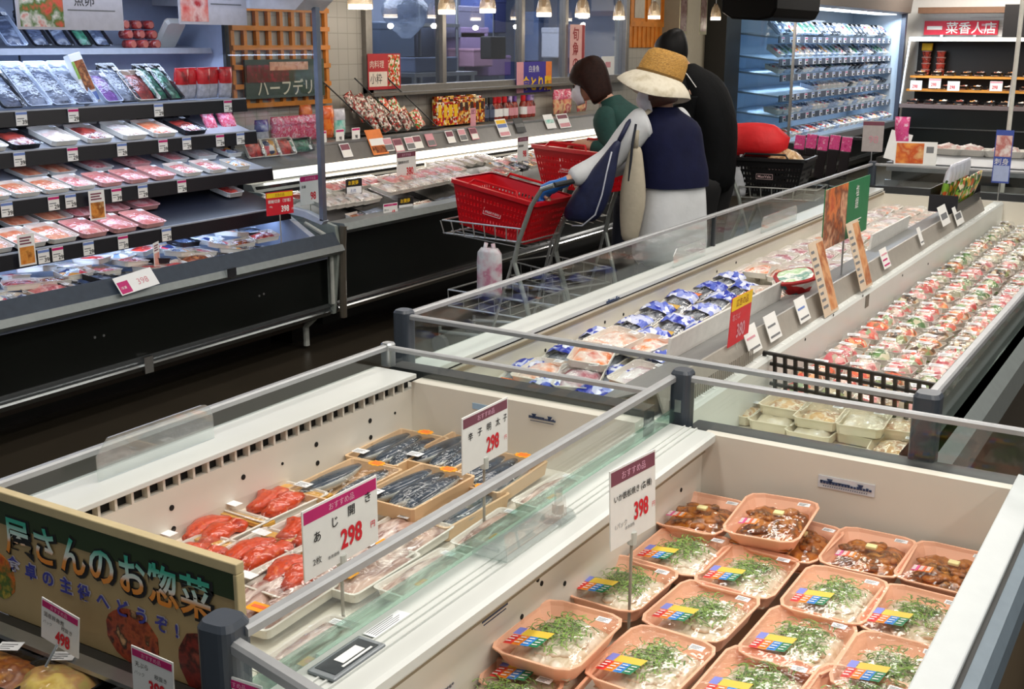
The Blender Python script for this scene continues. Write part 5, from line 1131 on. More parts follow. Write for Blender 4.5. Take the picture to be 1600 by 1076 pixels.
for r in range(30):
    for c in range(5):
        y = 3.52+.138*r+rnd.uniform(-.012, .012); x = -1.065+.115*c+rnd.uniform(-.006, .006)
        kind = rnd.choice(near if r < 13 else far if r > 19 else near+far)
        dup(LP[kind], (x, y, .548+(.004 if (r+c) % 2 else 0)), (rnd.uniform(-.06, .06), rnd.uniform(-.06, .06), rnd.uniform(-.25, .25)), f'clear lidded {kind} salad pack, {nth(r)} row behind the black grid, {COLN[c]}', 'lidded salad packs in the right lane')
# black grid divider and cream trays at the near end
b = MB()
W_, H_, n, m_ = .60, .135, 17, 4
for i in range(n+1): x = -W_/2+W_*i/n; b.box((x-.0055, -.004, 0), (x+.0055, .004, H_ if i < n else H_-.03))
for j in range(m_+1): z_ = H_*j/m_; b.box((-W_/2-.004, -.004, z_-.005), (W_/2-(.02 if j == m_ else 0), .004, z_+.005))
b.tube([(W_/2-.022, 0, H_), (W_/2-.005, 0, H_-.01), (W_/2, 0, H_-.03)], .005, 6)
o = b.build('grid_divider', mat('black_grid', '#14100e', .4), loc=(-.848, 3.40, .578)); o.rotation_euler = (.15, 0, -.16); tag(o, 'black plastic grid divider between the cream trays and the salad packs', 'divider')
CRT = mat('cream_tray', '#e8dfc8', .45, var=.03); CRF = food('tofu_food', ['#d8b880', '#c99a5a', '#e8dcc0', '#a8703a', '#efe8d8'], 30, .35, .5)
cr = food_pack('cream_tray', .135, .17, .03, CRT, CRF, 41, cat='tray', bulge=.008); CRW = food_pack('cream_tray', .135, .17, .03, CRT, food('white_tofu', ['#e8e0cc', '#d8ccb0', '#efeae0'], 20, .3, .3), 42, cat='tray', bulge=.008)
g = 'cream trays at the near end of the right lane'
for k, (px, py, dz, p, l) in enumerate(((1155, 632, 0, cr, 'cream tray of pale food nearest the divider, front row'), (1215, 645, .0, CRW, 'cream tray with white label in the front row, second from the divider'), (1232, 622, .03, cr, 'raised cream tray behind the front row near the divider'), (1285, 640, .03, cr, 'cream tray of brown food in the middle of the front row'),
        (1275, 662, 0, CRW, 'cream tray under the brown food tray'), (1350, 650, .035, CRW, 'top cream tray of the stack near the slate post'), (1352, 665, .0, cr, 'bottom cream tray of the stack near the slate post'), (1405, 655, .02, cr, 'cream tray partly hidden by the slate post'), (1262, 604, 0, cr, 'cream tray of brown food just in front of the black grid'), (1365, 625, 0, cr, 'cream tray of brown food in front of the grid, right half'), (1180, 612, 0, cr, 'cream tray at the divider below the grid corner'), (1400, 690, 0, cr, 'cream tray lowest at the slate post foot'))):
    q = onz(px, py, .585+dz); dup(p, (q.x, max(2.76, q.y), .548+dz), (0, 0, .1*math.sin(k*3)), l, g)
# red bowl on the divider plate
t = thing('snack_bowl', 'dark red octagonal bowl with printed white and green lid on the divider', 'bowl', onz(1245, 452, .735), .4); t.rotation_euler = (.15, -.2, .5)
MB().loft([rrect(.10, .10, .035, 2, 0), rrect(.15, .15, .05, 2, .045), rrect(.155, .155, .05, 2, .05)]).build('bowl', food('bowl_print', ['#a81c20', '#e8e4dc', '#3a6a70', '#c02a2a', '#d8c8c0'], 40, .3, .1, kind='voronoi'), t)
b = MB(); b.loft([rrect(.158, .158, .05, 2, .05), rrect(.158, .158, .05, 2, .058), rrect(.13, .13, .042, 2, .06)], cap=(True, False)); b.build('rim', mat('bowl_red', '#9a1a1c', .3), t)
MB().loft([rrect(.131, .131, .042, 2, .0585), rrect(.131, .131, .042, 2, .0605)]).build('lid', food('lid_print', ['#e4ead8', '#9ac88a', '#f2f0e8', '#3f8a78', '#d8dcc8'], 16, .3, 0, (1, 1, 1)), t)
# cards clipped to the divider rail
def rail_card(px, py, w, h, label, base, cols):
    q = onx(px, py, -1.165); t = thing('price_card', label, 'price card', (-1.155, q.y, q.z-h/2), R90, 'cards on the island divider rail')
    e = MB().box((-w/2, -.001, 0), (w/2, .001, h)).build('card', base, t); e.rotation_euler.x = -.38; n = len(cols)
    for i, c in enumerate(cols): MB().box((-w*.4, -.0018, h*(.12+.8*i/n)), (w*(.4-.15*(i % 2)), -.001, h*(.12+.8*i/n)+h*.08)).build('print', c, e)
for k, (px, py, l, c) in enumerate(((1178, 528, 'white card nearest the red sale sign on the divider rail', (GREYINK, PKF)), (1210, 509, 'white framed card, second from the red sale sign on the divider rail', (GREYINK, GREYINK)), (1256, 482, 'white card below the red bowl on the divider rail', (GREYINK, TAGBLUE)), (1385, 402, 'white card with a pink square on the divider rail', (MAG, MAG, PKF)), (1440, 368, 'narrow white card on the divider rail near the far end', (GREYINK,)))):
    rail_card(px, py, .11 if k != 4 else .06, .085, l, WHITE, c)
for k, (px, py) in enumerate(((1302, 430), (1357, 395))):
    q = onx(px, py, -1.14); t = thing('recipe_poster', f'tall recipe poster with an orange photo, {("left", "right")[k]} of two on the divider', 'poster', (-1.135, q.y, q.z-.14), R90, None); e = MB().box((-.085, -.001, 0), (.085, .001, .27)).build('sheet', mat('poster_cream2', '#d8c4ac', .5), t); e.rotation_euler.x = -.3
    MB().box((-.0, -.0018, .01), (.08, -.001, .26)).build('picture', food('recipe_picture', ['#c9804a', '#e0a878', '#a85a2c', '#e8d0b8'], 12, bump=0), e)
    b = MB()
    for r in range(9): b.box((-.075, -.0018, .03+.025*r), (-.02-.01*(r % 3), -.001, .04+.025*r))
    b.build('print', GREYINK, e)
q = onx(1155, 490, -1.18)
t = thing('price_sign', 'yellow and red sale sign clipped to the divider beside the blue packs', 'sign', (-1.18, q.y-.0, .775), R90); e = MB().box((-.085, -.0012, 0), (.085, .0012, .15)).build('card', mat('sale_red', '#d01f30', .5), t); e.rotation_euler.x = .05
MB().box((-.085, -.002, .11), (.085, -.0012, .15)).build('header_band', mat('sale_yellow', '#f0c818', .5), e); text('広告の品', .026, mat('dark_red_ink', '#8a1c10', .6), e, 'header_lettering', (0, -.0026, .12), al='CENTER'); text('380', .06, PKF, e, 'price', (-.03, -.0026, .02), sx=.8, bold=.02); text('塩さば', .022, PKF, e, 'lettering', (-.075, -.0026, .08))
MB().tube([(0, .004, -.03), (0, .004, .02)], .004, 6).build('clip', ACRYL, t)
# big green sign
a, b_ = onx(1286, 350, -1.25), onx(1354, 340, -1.25); t = thing('product_sign', 'green sign with an orange salmon photo standing over the long island', 'sign', (-1.25, a.y, .79), R90); w = b_.y-a.y
MB().box((0, -.002, .10), (w, .002, .33)).build('board', mat('sign_green', '#1f7a4a', .5), t); MB().box((0, -.003, .10), (w*.48, -.002, .33)).build('picture', food('grill_picture', ['#c9532a', '#e8803a', '#7a3a24', '#e8b088', '#a84428'], 9, bump=0), t)
for k, ch in enumerate('塩銀鮭'): text(ch, .05, WHITE, t, 'lettering', (w*.66, -.004, .265-.05*k)) if k < 2 else None
b = MB()
for k in range(4): b.box((w*.55, -.003, .125+.012*k), (w*(.75+.03*k), -.002, .129+.012*k))
b.build('print', WHITE, t); MB().tube([(w*.5, .004, -.08), (w*.5, .004, .12)], .004, 6).build('stick', STEEL, t)
# vegetable mix bags in a rack
t = thing('pouch_rack', 'dark wire rack of green seasoning pouches at the far end of the divider', 'rack', (-1.25, 6.85, .775), R90)
b = MB(); b.box((-.32, -.07, 0), (.32, .07, .006)); b.box((-.32, -.075, 0), (.32, -.07, .05)); b.box((-.32, .07, 0), (.32, .075, .12)); b.box((-.325, -.075, 0), (-.32, .075, .09)); b.box((.32, -.075, 0), (.325, .075, .09)); b.build('rack', mat('rack_black', '#1c1c22', .4), t)
POU = food('pouch_print', ['#3f7a2c', '#7fae3a', '#d8a83a', '#2a4a20', '#e8dcb8', '#c9582a'], 34, .3, .1, kind='voronoi'); pou = make_bag('seasoning_pouch', .09, .17, .03, POU, POU, 12); pou2 = make_bag('seasoning_pouch', .09, .17, .03, POU, mat('pouch_pale', '#c9cdd8', .3), 13, .62)
for k in range(6): dup(pou, (-1.22, 6.60+.095*k, .783), (.3, 0, R90+.1*math.sin(k)), f'green and amber pouch in the front of the rack, {nth(k)} from near', 'pouches in the divider rack')
for k in range(6): dup(pou2, (-1.28, 6.63+.095*k, .783), (.15, 0, R90+.1*math.cos(k)), f'pale topped pouch at the back of the rack, {nth(k)} from near', 'pouches in the divider rack', 1.35)
for k, (px, py, l) in enumerate(((1478, 335, 'white card hanging from the near rack corner'), (1500, 335, 'white printed card below the rack pouches'))):
    q = onx(px, py, -1.16); t = thing('price_card', l, 'price card', (-1.15, q.y, q.z-.05), R90); e = MB().box((-.09, -.001, 0), (.09, .001, .1)).build('card', WHITE, t); e.rotation_euler.x = -.4; MB().box((-.07, -.0018, .03), (.06, -.001, .06)).build('print', GREYINK, e)
# blue and white sign at the far end
q = ony(1561, 290, 7.2); t = thing('price_sign', 'tall blue and white picture sign on the far end of the divider', 'sign', (q.x, 7.2, .775)); MB().box((-.045, -.0015, .10), (.05, .0015, .40)).build('card', mat('sign_blue', '#3f55a8', .5), t)
MB().box((-.04, -.0025, .25), (.045, -.0015, .37)).build('picture', food('sashimi_picture', ['#d8a8a0', '#e8c8c0', '#c0706a', '#efe4e0'], 12, bump=0), t); MB().box((-.04, -.0025, .11), (.045, -.0015, .2)).build('panel', mat('sign_pale', '#aab8dc', .5), t); text('刺身', .04, WHITE, t, 'lettering', (-.04, -.003, .207)); MB().tube([(0, .003, -.0), (0, .003, .12)], .003, 6).build('stick', STEEL, t)

# ================================================================ far cooler
FC = thing('refrigerated_case', 'far open cooler glowing pale blue with six shelves of packs', 'cooler', (-4.4, 14.9, 0))
LIN2 = mat('far_cooler_liner', '#b4c4d4', .4, var=.03); FY0, FY1 = 12.48, 17.3
b = MB(); b.box((-4.85, FY0, .1), (-4.78, FY1, 2.2)); b.box((-4.85, FY1, .1), (-4.08, FY1+.05, 2.2)); at(b.build('back_panel', LIN2, FC), FC)
b = MB(); b.box((-4.8, FY0, 0), (-4.3, FY1, .14)); b.box((-4.78, FY0, .14), (-4.06, FY1, .50)); at(b.build('lower_panel', BLACK, FC), FC)
at(MB().profile([(-4.08, .5), (-4.0, .5), (-3.97, .53), (-4.0, .6), (-4.08, .6)], FY0, FY1).build('bumper', mat('dark_bumper', '#3a3c3d', .35), FC), FC)
at(MB().box((-4.08, FY0, .2), (-4.04, FY1, .24)).build('bumper_rail', mat('dull_chrome', '#8f9395', .22, .9), FC), FC)
at(MB().profile([(-4.78, .5), (-4.06, .5), (-4.06, .58), (-4.78, .62)], FY0, FY1).build('well_liner', LIN2, FC), FC)
at(MB().profile([(-4.85, 2.25), (-4.85, 2.1), (-4.1, 2.04), (-4.0, 2.06), (-3.98, 2.25)], FY0, FY1+.05).build('canopy', mat('brown_grey_canopy', '#6a6058', .5), FC), FC)
b = MB()
for k in range(6): b.box((-4.4, FY0+.2+.78*k, 2.03), (-4.15, FY0+.8+.78*k, 2.045))
at(b.build('lamp_cover', mat('far_case_tube', '#e8f4ff', .4, emit=2.5), FC), FC)
at(pane((-4.7, FY0), (-4.06, FY0), .62, 2.05, FC, 'end_glass', clear('end_glass2', '#dfeaf0', .05, .02, haze=.05, hcol='#9fb8c8')), FC)
at(MB().box((-4.07, FY0-.015, .6), (-4.045, FY0+.01, 2.05)).build('end_post', STEEL, FC), FC); at(MB().box((-4.1, FY1-.03, .5), (-4.04, FY1+.06, 2.1)).build('end_post', mat('slate_post', '#3f4656', .4), FC), FC)
FX = (-4.24, -4.22, -4.2, -4.2, -4.18, -4.09); FZ = (1.718, 1.48, 1.314, 1.099, .88, .62)
for i in range(5):
    sh = at(MB().profile([(-4.78, FZ[i]+.05), (FX[i], FZ[i]-.01), (FX[i], FZ[i]-.025), (-4.78, FZ[i]+.03)], FY0+.02, FY1).build('shelf', LIN2, FC), FC)
    MB().box((FX[i], FY0+.02, FZ[i]-.07), (FX[i]+.012, FY1, FZ[i])).build('price_rail', mat('slate_rail', '#4a5668', .4), sh)
def simple_pack(nm, w, d, h, tm, fm, seed):
    b = tray_mb(w, d, h, .012, 1); n0 = len(b.f); m_ = mound(w*.86, d*.86, h*1.1, seed, 5, .5, h*.2); b.add(m_.v, m_.f, 1); b.box((w*.05, d*.1, h*1.15), (w*.3, d*.35, h*1.25), 2); o = b.build(nm, [tm, fm, STICK], smooth=False); tag(o, 'x', 'pack'); PROT.append(o); return o
SP = {'blue grey': simple_pack('food_pack', .17, .2, .05, BLUET, DRIED, 61), 'white': simple_pack('food_pack', .17, .2, .05, WTRAY, WHITEF, 62), 'dark': simple_pack('food_pack', .17, .2, .05, BLKT, DRIED, 63), 'green': simple_pack('food_pack', .17, .2, .05, BLUET, GREENF, 64), 'printed': simple_pack('food_pack', .17, .2, .05, WTRAY, MIXF, 65), 'red': simple_pack('food_pack', .17, .2, .05, WTRAY, REDF, 66)}
MIX = (('dark', 'blue grey', 'green', 'dark', 'printed'), ('green', 'dark', 'green', 'printed', 'blue grey'), ('green', 'blue grey', 'dark', 'printed'), ('white', 'blue grey', 'printed', 'dark'), ('white', 'blue grey', 'printed', 'white'), ('printed', 'white', 'red', 'blue grey', 'printed'))
FSH = ('top', 'second', 'third', 'fourth', 'fifth', 'bottom')
for i in range(6):
    n = 22
    for k in range(n):
        y = FY0+.16+(FY1-FY0-.3)*k/(n-1); kind = rnd.choice(MIX[i])
        if i == 3 and k < 6: continue
        a = (.75, .6, .35, .25, .2, .25)[i]
        dup(SP[kind], (FX[i]-.03-.1*math.cos(a), y, FZ[i]+.004+.1*math.sin(a)), Euler((a, 0, R90+rnd.uniform(-.06, .06))), f'{kind} pack on the {FSH[i]} shelf of the far cooler, {nth(k)} from the near end', 'packs in the far cooler')
TGW = mat('far_tag', '#d8dce4', .5)
for i in range(5):
    for k in range(18):
        y = FY0+.15+(FY1-FY0-.3)*k/17+rnd.uniform(-.04, .04); b = MB(); b.box((0, -.05, -.03), (.003, .05, .03), 0); b.box((.003, -.04, .012), (.004, .04, .024), 1); b.box((.003, -.01, -.022), (.004, .04, 0), 2)
        o = b.build('price_tag', [TGW, TAGBLUE if k % 3 else MAG, INK]); o.location = (FX[i]+.0125, y, FZ[i]-.035); tag(o, f'white price tag, {nth(k)} from the near end, {FSH[i]} rail of the far cooler', 'price tag', 'price tags in the far cooler')
t = thing('plastic_crate', 'clear blue plastic crate upside down on the far cooler top shelf', 'crate', (-4.58, 14.6, 1.76)); MB().loft([rrect(.3, .9, .03, 2, 0), rrect(.22, .7, .03, 2, .16)]).build('crate', clear('crate_plastic', '#b8d0e4', .15, .1, haze=.35, hcol='#7f9fbf'), t); MB().loft([rrect(.32, .93, .03, 2, 0), rrect(.32, .93, .03, 2, .02)]).build('rim', mat('crate_rim', '#9fb8d0', .3), t)
# black hanging canopy left of the far cooler
o = MB().profile([(-4.1, 1.92), (-4.0, 1.86), (-3.75, 1.845), (-3.62, 1.87), (-3.58, 1.95), (-3.58, 2.25), (-4.1, 2.25)], 10.45, 11.75).build('hanging_hood', mat('hood_black', '#070606', .6, spec=.1), bevel=.02); tag(o, 'black rounded hood hanging in front of the far cooler top', 'hood')
MB().tube([(-3.85, 10.6, 2.25), (-3.85, 10.6, 2.995)], .01, 6).build('rod', STEEL, o); MB().tube([(-3.85, 11.3, 2.25), (-3.85, 11.3, 2.995)], .01, 6).build('rod', STEEL, o)

# ================================================================ deli shelf on the end wall
DC = thing('deli_shelf', 'dark deli shelf with slanted glass sides under a red sign, end wall', 'shelf', (-3.1, 17.5, 0))
DB = mat('deli_black', '#15100f', .5); ORSH = mat('amber_shelf', '#c98a3a', .4)
b = MB(); b.box((-3.95, 17.78, .8), (-1.6, 17.86, 1.70)); at(b.build('back_panel', DB, DC), DC); at(MB().box((-3.95, 17.1, 0), (-1.6, 17.86, .78)).build('base', BLACK, DC), DC)
at(MB().box((-3.98, 17.30, 1.68), (-1.6, 17.86, 1.74)).build('top_frame', STEEL, DC), DC); at(MB().box((-3.98, 17.04, .78), (-1.6, 17.86, .83)).build('bottom_frame', mat('rosy_steel', '#8a7a78', .35, .4), DC), DC); at(MB().box((-3.95, 17.085, .5), (-1.6, 17.10, .515)).build('chrome_strip', CHROME, DC), DC)
for x in (-3.97, -2.55): at(MB().tube([(x, 17.06, .83), (x, 17.32, 1.70)], .02, 6).build('side_bar', STEEL, DC), DC)
for z_, y_ in ((1.18, 17.42), (1.0, 17.25)): at(MB().box((-3.95, y_, z_), (-1.6, 17.78, z_+.03)).build('shelf', ORSH, DC), DC)
DR = food('deli_roll', ['#3a2a20', '#c9803a', '#e8d8c8', '#8a3a28', '#5a4030'], 20, .35, .5, kind='voronoi'); dp = simple_pack('deli_pack', .16, .13, .05, BTRAY, DR, 71)
for r, (z_, y_, n, s) in enumerate(((1.212, 17.52, 9, 'upper'), (1.032, 17.36, 9, 'middle'), (.832, 17.2, 8, 'lower'))):
    for k in range(n): dup(dp, (-3.83+.2*k+.02*(k % 2), y_, z_), (0, 0, .1*math.sin(k*2)), f'dark deli pack on the {s} deli shelf, {nth(k)} from the left', 'deli packs on the end wall shelf')
tub = thing('pickle_tub', 'x', 'tub'); PROT.append(tub); MB().loft([rrect(.1, .1, .05, 3, 0), rrect(.125, .125, .06, 3, .07)]).build('tub', food('pickle_red', ['#8a2a20', '#b8483a', '#5a1c18', '#d8887a'], 20, .2, .3), tub); MB().loft([rrect(.13, .13, .06, 3, .07), rrect(.13, .13, .06, 3, .082)]).build('lid', mat('tub_lid', '#a88078', .3), tub)
for c, n in enumerate((4, 4)):
    for k in range(n): dup(tub, (-3.80+.2*c, 17.66, 1.215+.084*k), label=f'dark red pickle tub, {("left", "right")[c]} stack, {nth(k)} from the bottom, deli shelf', group='pickle tubs on the deli shelf')
tag(MB().box((-.07, -.03, 0), (.07, .03, .1)).build('small_box', YEL, loc=(-3.80, 17.66, 1.553), bevel=.005), 'small yellow box on top of the left pickle tub stack', 'box')
for k, (x, z_) in enumerate(((-3.8, 1.02), (-3.55, 1.05), (-3.3, 1.02), (-2.75, 1.03))): price_sign(f'white price card hanging at the deli shelf, {nth(k)} from the left', (x, 17.16+.0, z_), 0, .16, .13, PKF if k % 2 else None, [('298', .06, -.05, .03, RED, .8, .02)], 0, 'price cards on the deli shelf', htext=None, name='price_card')
RS = thing('shop_sign', 'long red sign with white Japanese lettering above the deli shelf', 'sign', (-3.1, 17.86, 1.80)); a, b_ = ony(1444, 50, 17.86), ony(1559, 50, 17.86)
RS.location = ((a.x+b_.x)/2, 17.86, 1.77); w = b_.x-a.x; MB().box((-w/2, -.02, 0), (w/2, .02, .19)).build('panel', mat('sign_crimson', '#d0203c', .5), RS); text('菜香人店', .17, WHITE, RS, 'lettering', (-w*.2, -.025, .03), bold=.01); b = MB(); b.box((-w*.46, -.023, .07), (-w*.25, -.02, .12)); b.build('white_bar', WHITE, RS)
b = MB()
for k in range(2): b.box((w*.28, -.023, .05+.07*k), (w*.46, -.02, .08+.07*k))
b.build('print', PKF, RS)
for x in (-w*.25, w*.2): MB().box((x-.02, -.02, -.03), (x+.02, .02, 0)).build('bracket', STEEL, RS)
q = ony(1583, 60, 17.3); t = thing('screen', 'black flat screen hanging beside the red sign', 'screen', (q.x, 17.3, q.z+.02)); MB().box((-.14, -.03, 0), (.3, .03, .42)).build('panel', DB, t, bevel=.005); MB().tube([(.05, 0, .42), (.05, 0, 3.0-q.z-.03)], .012, 6).build('rod', STEEL, t)
b = MB()
for k in range(5): b.box((-3.3, 17.885, 2.0-.04*k), (-2.6, 17.9, 2.005-.04*k))
struct(b.build('trim_5', mat('vent_line', '#c9c6c0', .6)))
# counter with white foam trays beyond the long island
CT = thing('display_counter', 'grey steel counter with white foam trays beyond the long island', 'counter', (-1.2, 8.75, 0)); b = MB(); b.box((-1.95, 8.3, 0), (.4, 9.3, .80)); at(b.build('body', BLACK, CT), CT); at(MB().box((-1.98, 8.26, .80), (.4, 9.3, .86)).build('top', mat('grey_counter', '#7f8286', .35, .3), CT), CT)
at(MB().box((-1.98, 8.24, .70), (.4, 8.26, .74)).build('rail', CHROME, CT), CT)
FT = thing('foam_tray', 'x', 'tray'); PROT.append(FT); MB().loft([rrect(.26, .2, .03, 2, 0), rrect(.32, .25, .03, 2, .045), rrect(.30, .23, .03, 2, .045), rrect(.24, .18, .03, 2, .01)]).build('tray', WTRAY, FT); mound(.22, .16, .06, 81, 8, .7, .01).build('food', food('pale_dumpling', ['#e8dcd0', '#d8a8a0', '#f0ece4', '#c9706a'], 16, .35, .6), FT, smooth=True)
for k, (px, py) in enumerate(((1508, 226), (1560, 220), (1598, 228))): q = onz(px, py, .88); dup(FT, (q.x, max(8.5, min(q.y, 9.1)), .862), (0, 0, -.3+.2*k), f'white foam tray of pale food, {nth(k)} from the left on the grey counter', 'foam trays on the grey counter')
RKF = thing('bread_rack', 'brown wooden rack cut off by the right photo edge', 'rack', (-1.0, 9.0, .862)); b = MB(); b.box((-.0, -.2, 0), (.3, .2, .02)); b.box((0, -.2, .12), (.3, .2, .14)); b.box((0, .18, 0), (.3, .2, .2)); b.build('rack', mat('rack_brown', '#4a2f1e', .5), RKF)
# cards and hanging packs around the far corner of the island
q = ony(1431, 252, 7.9); t = thing('picture_card', 'white card with an orange picture on the far rail of the island', 'card', (q.x, 7.87, .885)); MB().box((-.13, -.001, 0), (.13, .001, .15)).build('card', WHITE, t); MB().box((-.12, -.002, .01), (.05, -.001, .14)).build('picture', food('orange_picture', ['#e8742a', '#f0a04a', '#c9501c', '#e8c080'], 8, bump=0), t); t.rotation_euler = (-.05, 0, .25); MB().box((.065, -.002, .08), (.11, -.001, .12)).build('stamp', GREYINK, t)
q = ony(1400, 250, 8.32); tag(MB().box((-.09, -.001, 0), (.06, .001, .2)).build('paper_sheet', WHITE, loc=(q.x, 8.32, .862)), 'plain white sheet leaning behind the orange picture card', 'sheet').rotation_euler = (-.2, .25, .4)
PR = thing('peg_rack', 'small black peg rack with magenta packs beyond the island corner', 'rack', (-2.45, 8.5, 0)); MB().tube([(0, 0, 0), (0, 0, 1.0)], .015, 8).build('pole', DKGREY, PR); MB().box((-.25, -.02, .62), (.25, .02, .64)).build('bar', DKGREY, PR); MB().box((-.2, -.2, 0), (.2, .2, .03)).build('foot', DKGREY, PR); MB().box((-.25, -.02, .98), (.25, .02, 1.0)).build('bar', DKGREY, PR)
hp = thing('hanging_pack', 'x', 'pack'); PROT.append(hp); MB().box((-.035, -.012, -.30), (.035, .012, -.1)).build('pouch', mat('dark_pouch', '#1c1618', .3), hp, bevel=.006); MB().box((-.036, -.013, -.1), (.036, .013, 0)).build('header', food('magenta_print', ['#c02068', '#e05a98', '#d83a80', '#f0c0d8'], 30, bump=0), hp)
for k in range(5): dup(hp, (-2.65+.085*k, 8.44, 1.0+.01*(k % 2)), (0, .08, .2), f'magenta topped pack, {nth(k)} from the left on the peg rack', 'magenta packs on the peg rack')
q = ony(1363, 225, 8.3); t = thing('price_sign', 'white price sign with plum header beside the peg rack', 'sign', (q.x, 8.3, q.z-.1), .2); MB().box((-.07, -.001, 0), (.07, .001, .21)).build('card', mat('dim_card', '#b8b0ae', .6), t); MB().box((-.07, -.002, .18), (.07, -.001, .205)).build('header_band', DULLMAG, t); text('98', .07, PKF, t, 'price', (-.03, -.003, .06)); MB().tube([(0, .004, -.9+.0), (0, .004, .02)], .004, 6).build('stick', STEEL, t); t.location.z = .92
q = ony(1376, 240, 8.36); tag(bag_mb(.1, .30, .05, 9).build('pink_pouch', food('magenta_print', ['#c02068', '#e05a98', '#d83a80', '#f0c0d8'], 30, bump=0), loc=(max(q.x, -1.92), 8.36, .862), smooth=True), 'pink tall pouch standing right of the plum headed sign', 'pouch')
# ================================================================ carts and baskets
REDPL = mat('basket_red', '#c8101c', .3, var=.03)
WIRE = mat('cart_wire', '#b4b6b2', .3, .5)
def lattice_wall(b, p00, p10, p11, p01, nc, nr, hole):
    """a quad wall as a grid with missing cells"""
    p00, p10, p11, p01 = map(V, (p00, p10, p11, p01)); vs = []
    us = []; n = nc*2+1
    for i in range(n+1): us.append(i/n)
    m = nr*2+1
    for j in range(m+1):
        for u in us: vs.append((p00*(1-u)+p10*u)*(1-j/m)+(p01*(1-u)+p11*u)*(j/m))
    fs = [(j*(n+1)+i, j*(n+1)+i+1, (j+1)*(n+1)+i+1, (j+1)*(n+1)+i) for j in range(m) for i in range(n) if not hole(i, j, n, m)]
    b.add(vs, fs)
def make_basket(label, loc, rot, RP=None):
    REDPL = RP or globals()['REDPL']
    t = thing('shopping_basket', label, 'basket', loc); t.rotation_euler = rot
    b = MB(); lo = [(.205, .135), (-.205, .135), (-.205, -.135), (.205, -.135)]; hi = [(.255, .175), (-.255, .175), (-.255, -.175), (.255, -.175)]; h = .23
    for i in range(4):
        a, c = lo[i], lo[(i+1) % 4]; d, e = hi[(i+1) % 4], hi[i]
        lattice_wall(b, (*a, 0), (*c, 0), (*d, h), (*e, h), 22 if i % 2 == 0 else 15, 6, lambda i_, j, n, m: i_ % 2 == 1 and j % 2 == 1 and j < m-3 and not (.38*n < i_ < .62*n and 3 < j < 8))
    b.quad([(*p, 0) for p in lo]); b.build('basket', REDPL, t, solid=.005)
    b = MB(); b.loft([[(x, y, z) for x, y, _ in rrect(w, d, .03, 3)] for w, d, z in ((.515, .355, h-.012), (.545, .385, h-.014), (.545, .385, h+.006), (.515, .355, h+.008))], cap=(False, False)); b.build('rim', REDPL, t)
    for s in (-1, 1): MB().tube([(-.15, s*.18, h+.006), (-.13, s*.165, h+.03), (.13, s*.165, h+.03), (.15, s*.18, h+.006)], .007, 6).build('handle', REDPL, t)
    for s in (-1, 1):
        p = MB(); p.box((-.052, -.0005, -.015), (.052, .0008, .015), 0)
        for q in ((-.055, -.018, .055, -.0155), (-.055, .0155, .055, .018), (-.055, -.018, -.0525, .018), (.0525, -.018, .055, .018)): p.box((q[0], -.0012, q[1]), (q[2], .0008, q[3]), 1)
        o = p.build('logo_plate', [REDPL, mat('logo_white', '#e8c8c8', .5)], t); o.location = (0, s*.157, .115); o.rotation_euler = (-s*.17, 0, 0 if s < 0 else PI)
        text('MaxValu', .026, mat('logo_white', '#e8c8c8', .5), o, 'logo_lettering', (0, -.0016, -.008), al='CENTER', bold=.01)
    return t
def make_cart(label, x, y, rz):
    t = thing('shopping_cart', label, 'cart', (x, y, 0), rz)
    for s in (-.2, .2):
        MB().tube([(-.40, s, .97), (-.33, s, .945), (-.27, s, .86), (-.19, s, .66), (-.17, s, .56), (-.24, s, .36), (-.30, s, .16)], .0125, 8).build('frame_tube', mat('cart_tube', '#9aa09a', .35, .4), t)
        MB().tube([(-.30, s, .16), (.34, s*.8, .12)], .011, 8).build('base_tube', WIRE, t); MB().tube([(-.19, s, .66), (-.02, s, .15)], .008, 6).build('brace', WIRE, t)
    MB().tube([(-.40, -.2, .97), (-.41, 0, .975), (-.40, .2, .97)], .014, 8).build('handle', mat('cart_handle', '#2b2d2e', .4), t)
    b = MB()
    for z, k in ((.735, .9), (.665, .85)): b.tube([(.34*k, -.19*k, z), (.34*k, .19*k, z), (-.2, .21*k, z), (-.2, -.21*k, z), (.34*k, -.19*k, z)], .005, 6)
    for i in range(8):
        u = i/7; xx = .306-.5*u
        for s in (-1, 1): b.tube([(xx, s*(.19+.02*u), .735), (xx*.95, s*(.19+.02*u)*.94, .665)], .0035, 5)
    for i in range(5): yy = -.15+.075*i; b.tube([(.32, yy, .665), (-.2, yy, .63)], .003, 5)
    b.build('basket_holder', WIRE, t)
    b = MB()
    for z in (.36, .27): b.tube([(.28, -.16, z), (.28, .16, z), (-.24, .18, z), (-.24, -.18, z), (.28, -.16, z)], .005, 6)
    for i in range(6): xx = .28-.1*i; b.tube([(xx, -.165, .36), (xx, -.16, .27), (xx, .16, .27), (xx, .165, .36)], .003, 5)
    b.build('lower_rack', WIRE, t)
    for xx, yy in ((-.3, -.2), (-.3, .2), (.34, -.16), (.34, .16)):
        w_ = MB().tube([(xx, yy-.014, .05), (xx, yy+.014, .05)], .05, 14).build('wheel', mat('wheel_grey', '#5a5c5c', .5), t); MB().tube([(xx, yy, .05), (xx, yy, .15)], .009, 6).build('fork', WIRE, w_)
    return t
make_cart('grey wire shopping cart pushed by the person in the straw hat', -3.18, 5.22, PI-.04)
make_basket('large red shopping basket with white logo in the front cart', (-3.19, 5.21, .685), (0, -.17, PI-.04))
make_cart('grey shopping cart of the person in the green cardigan', -3.30, 6.02, PI*.5+1.2)
make_basket('red shopping basket beside the hands of the person in the green cardigan', (-3.14, 6.0, .835), (0, -.03, PI*.5+1.35))
make_cart('wire shopping cart standing behind the person dressed in black', -2.52, 7.55, .1)
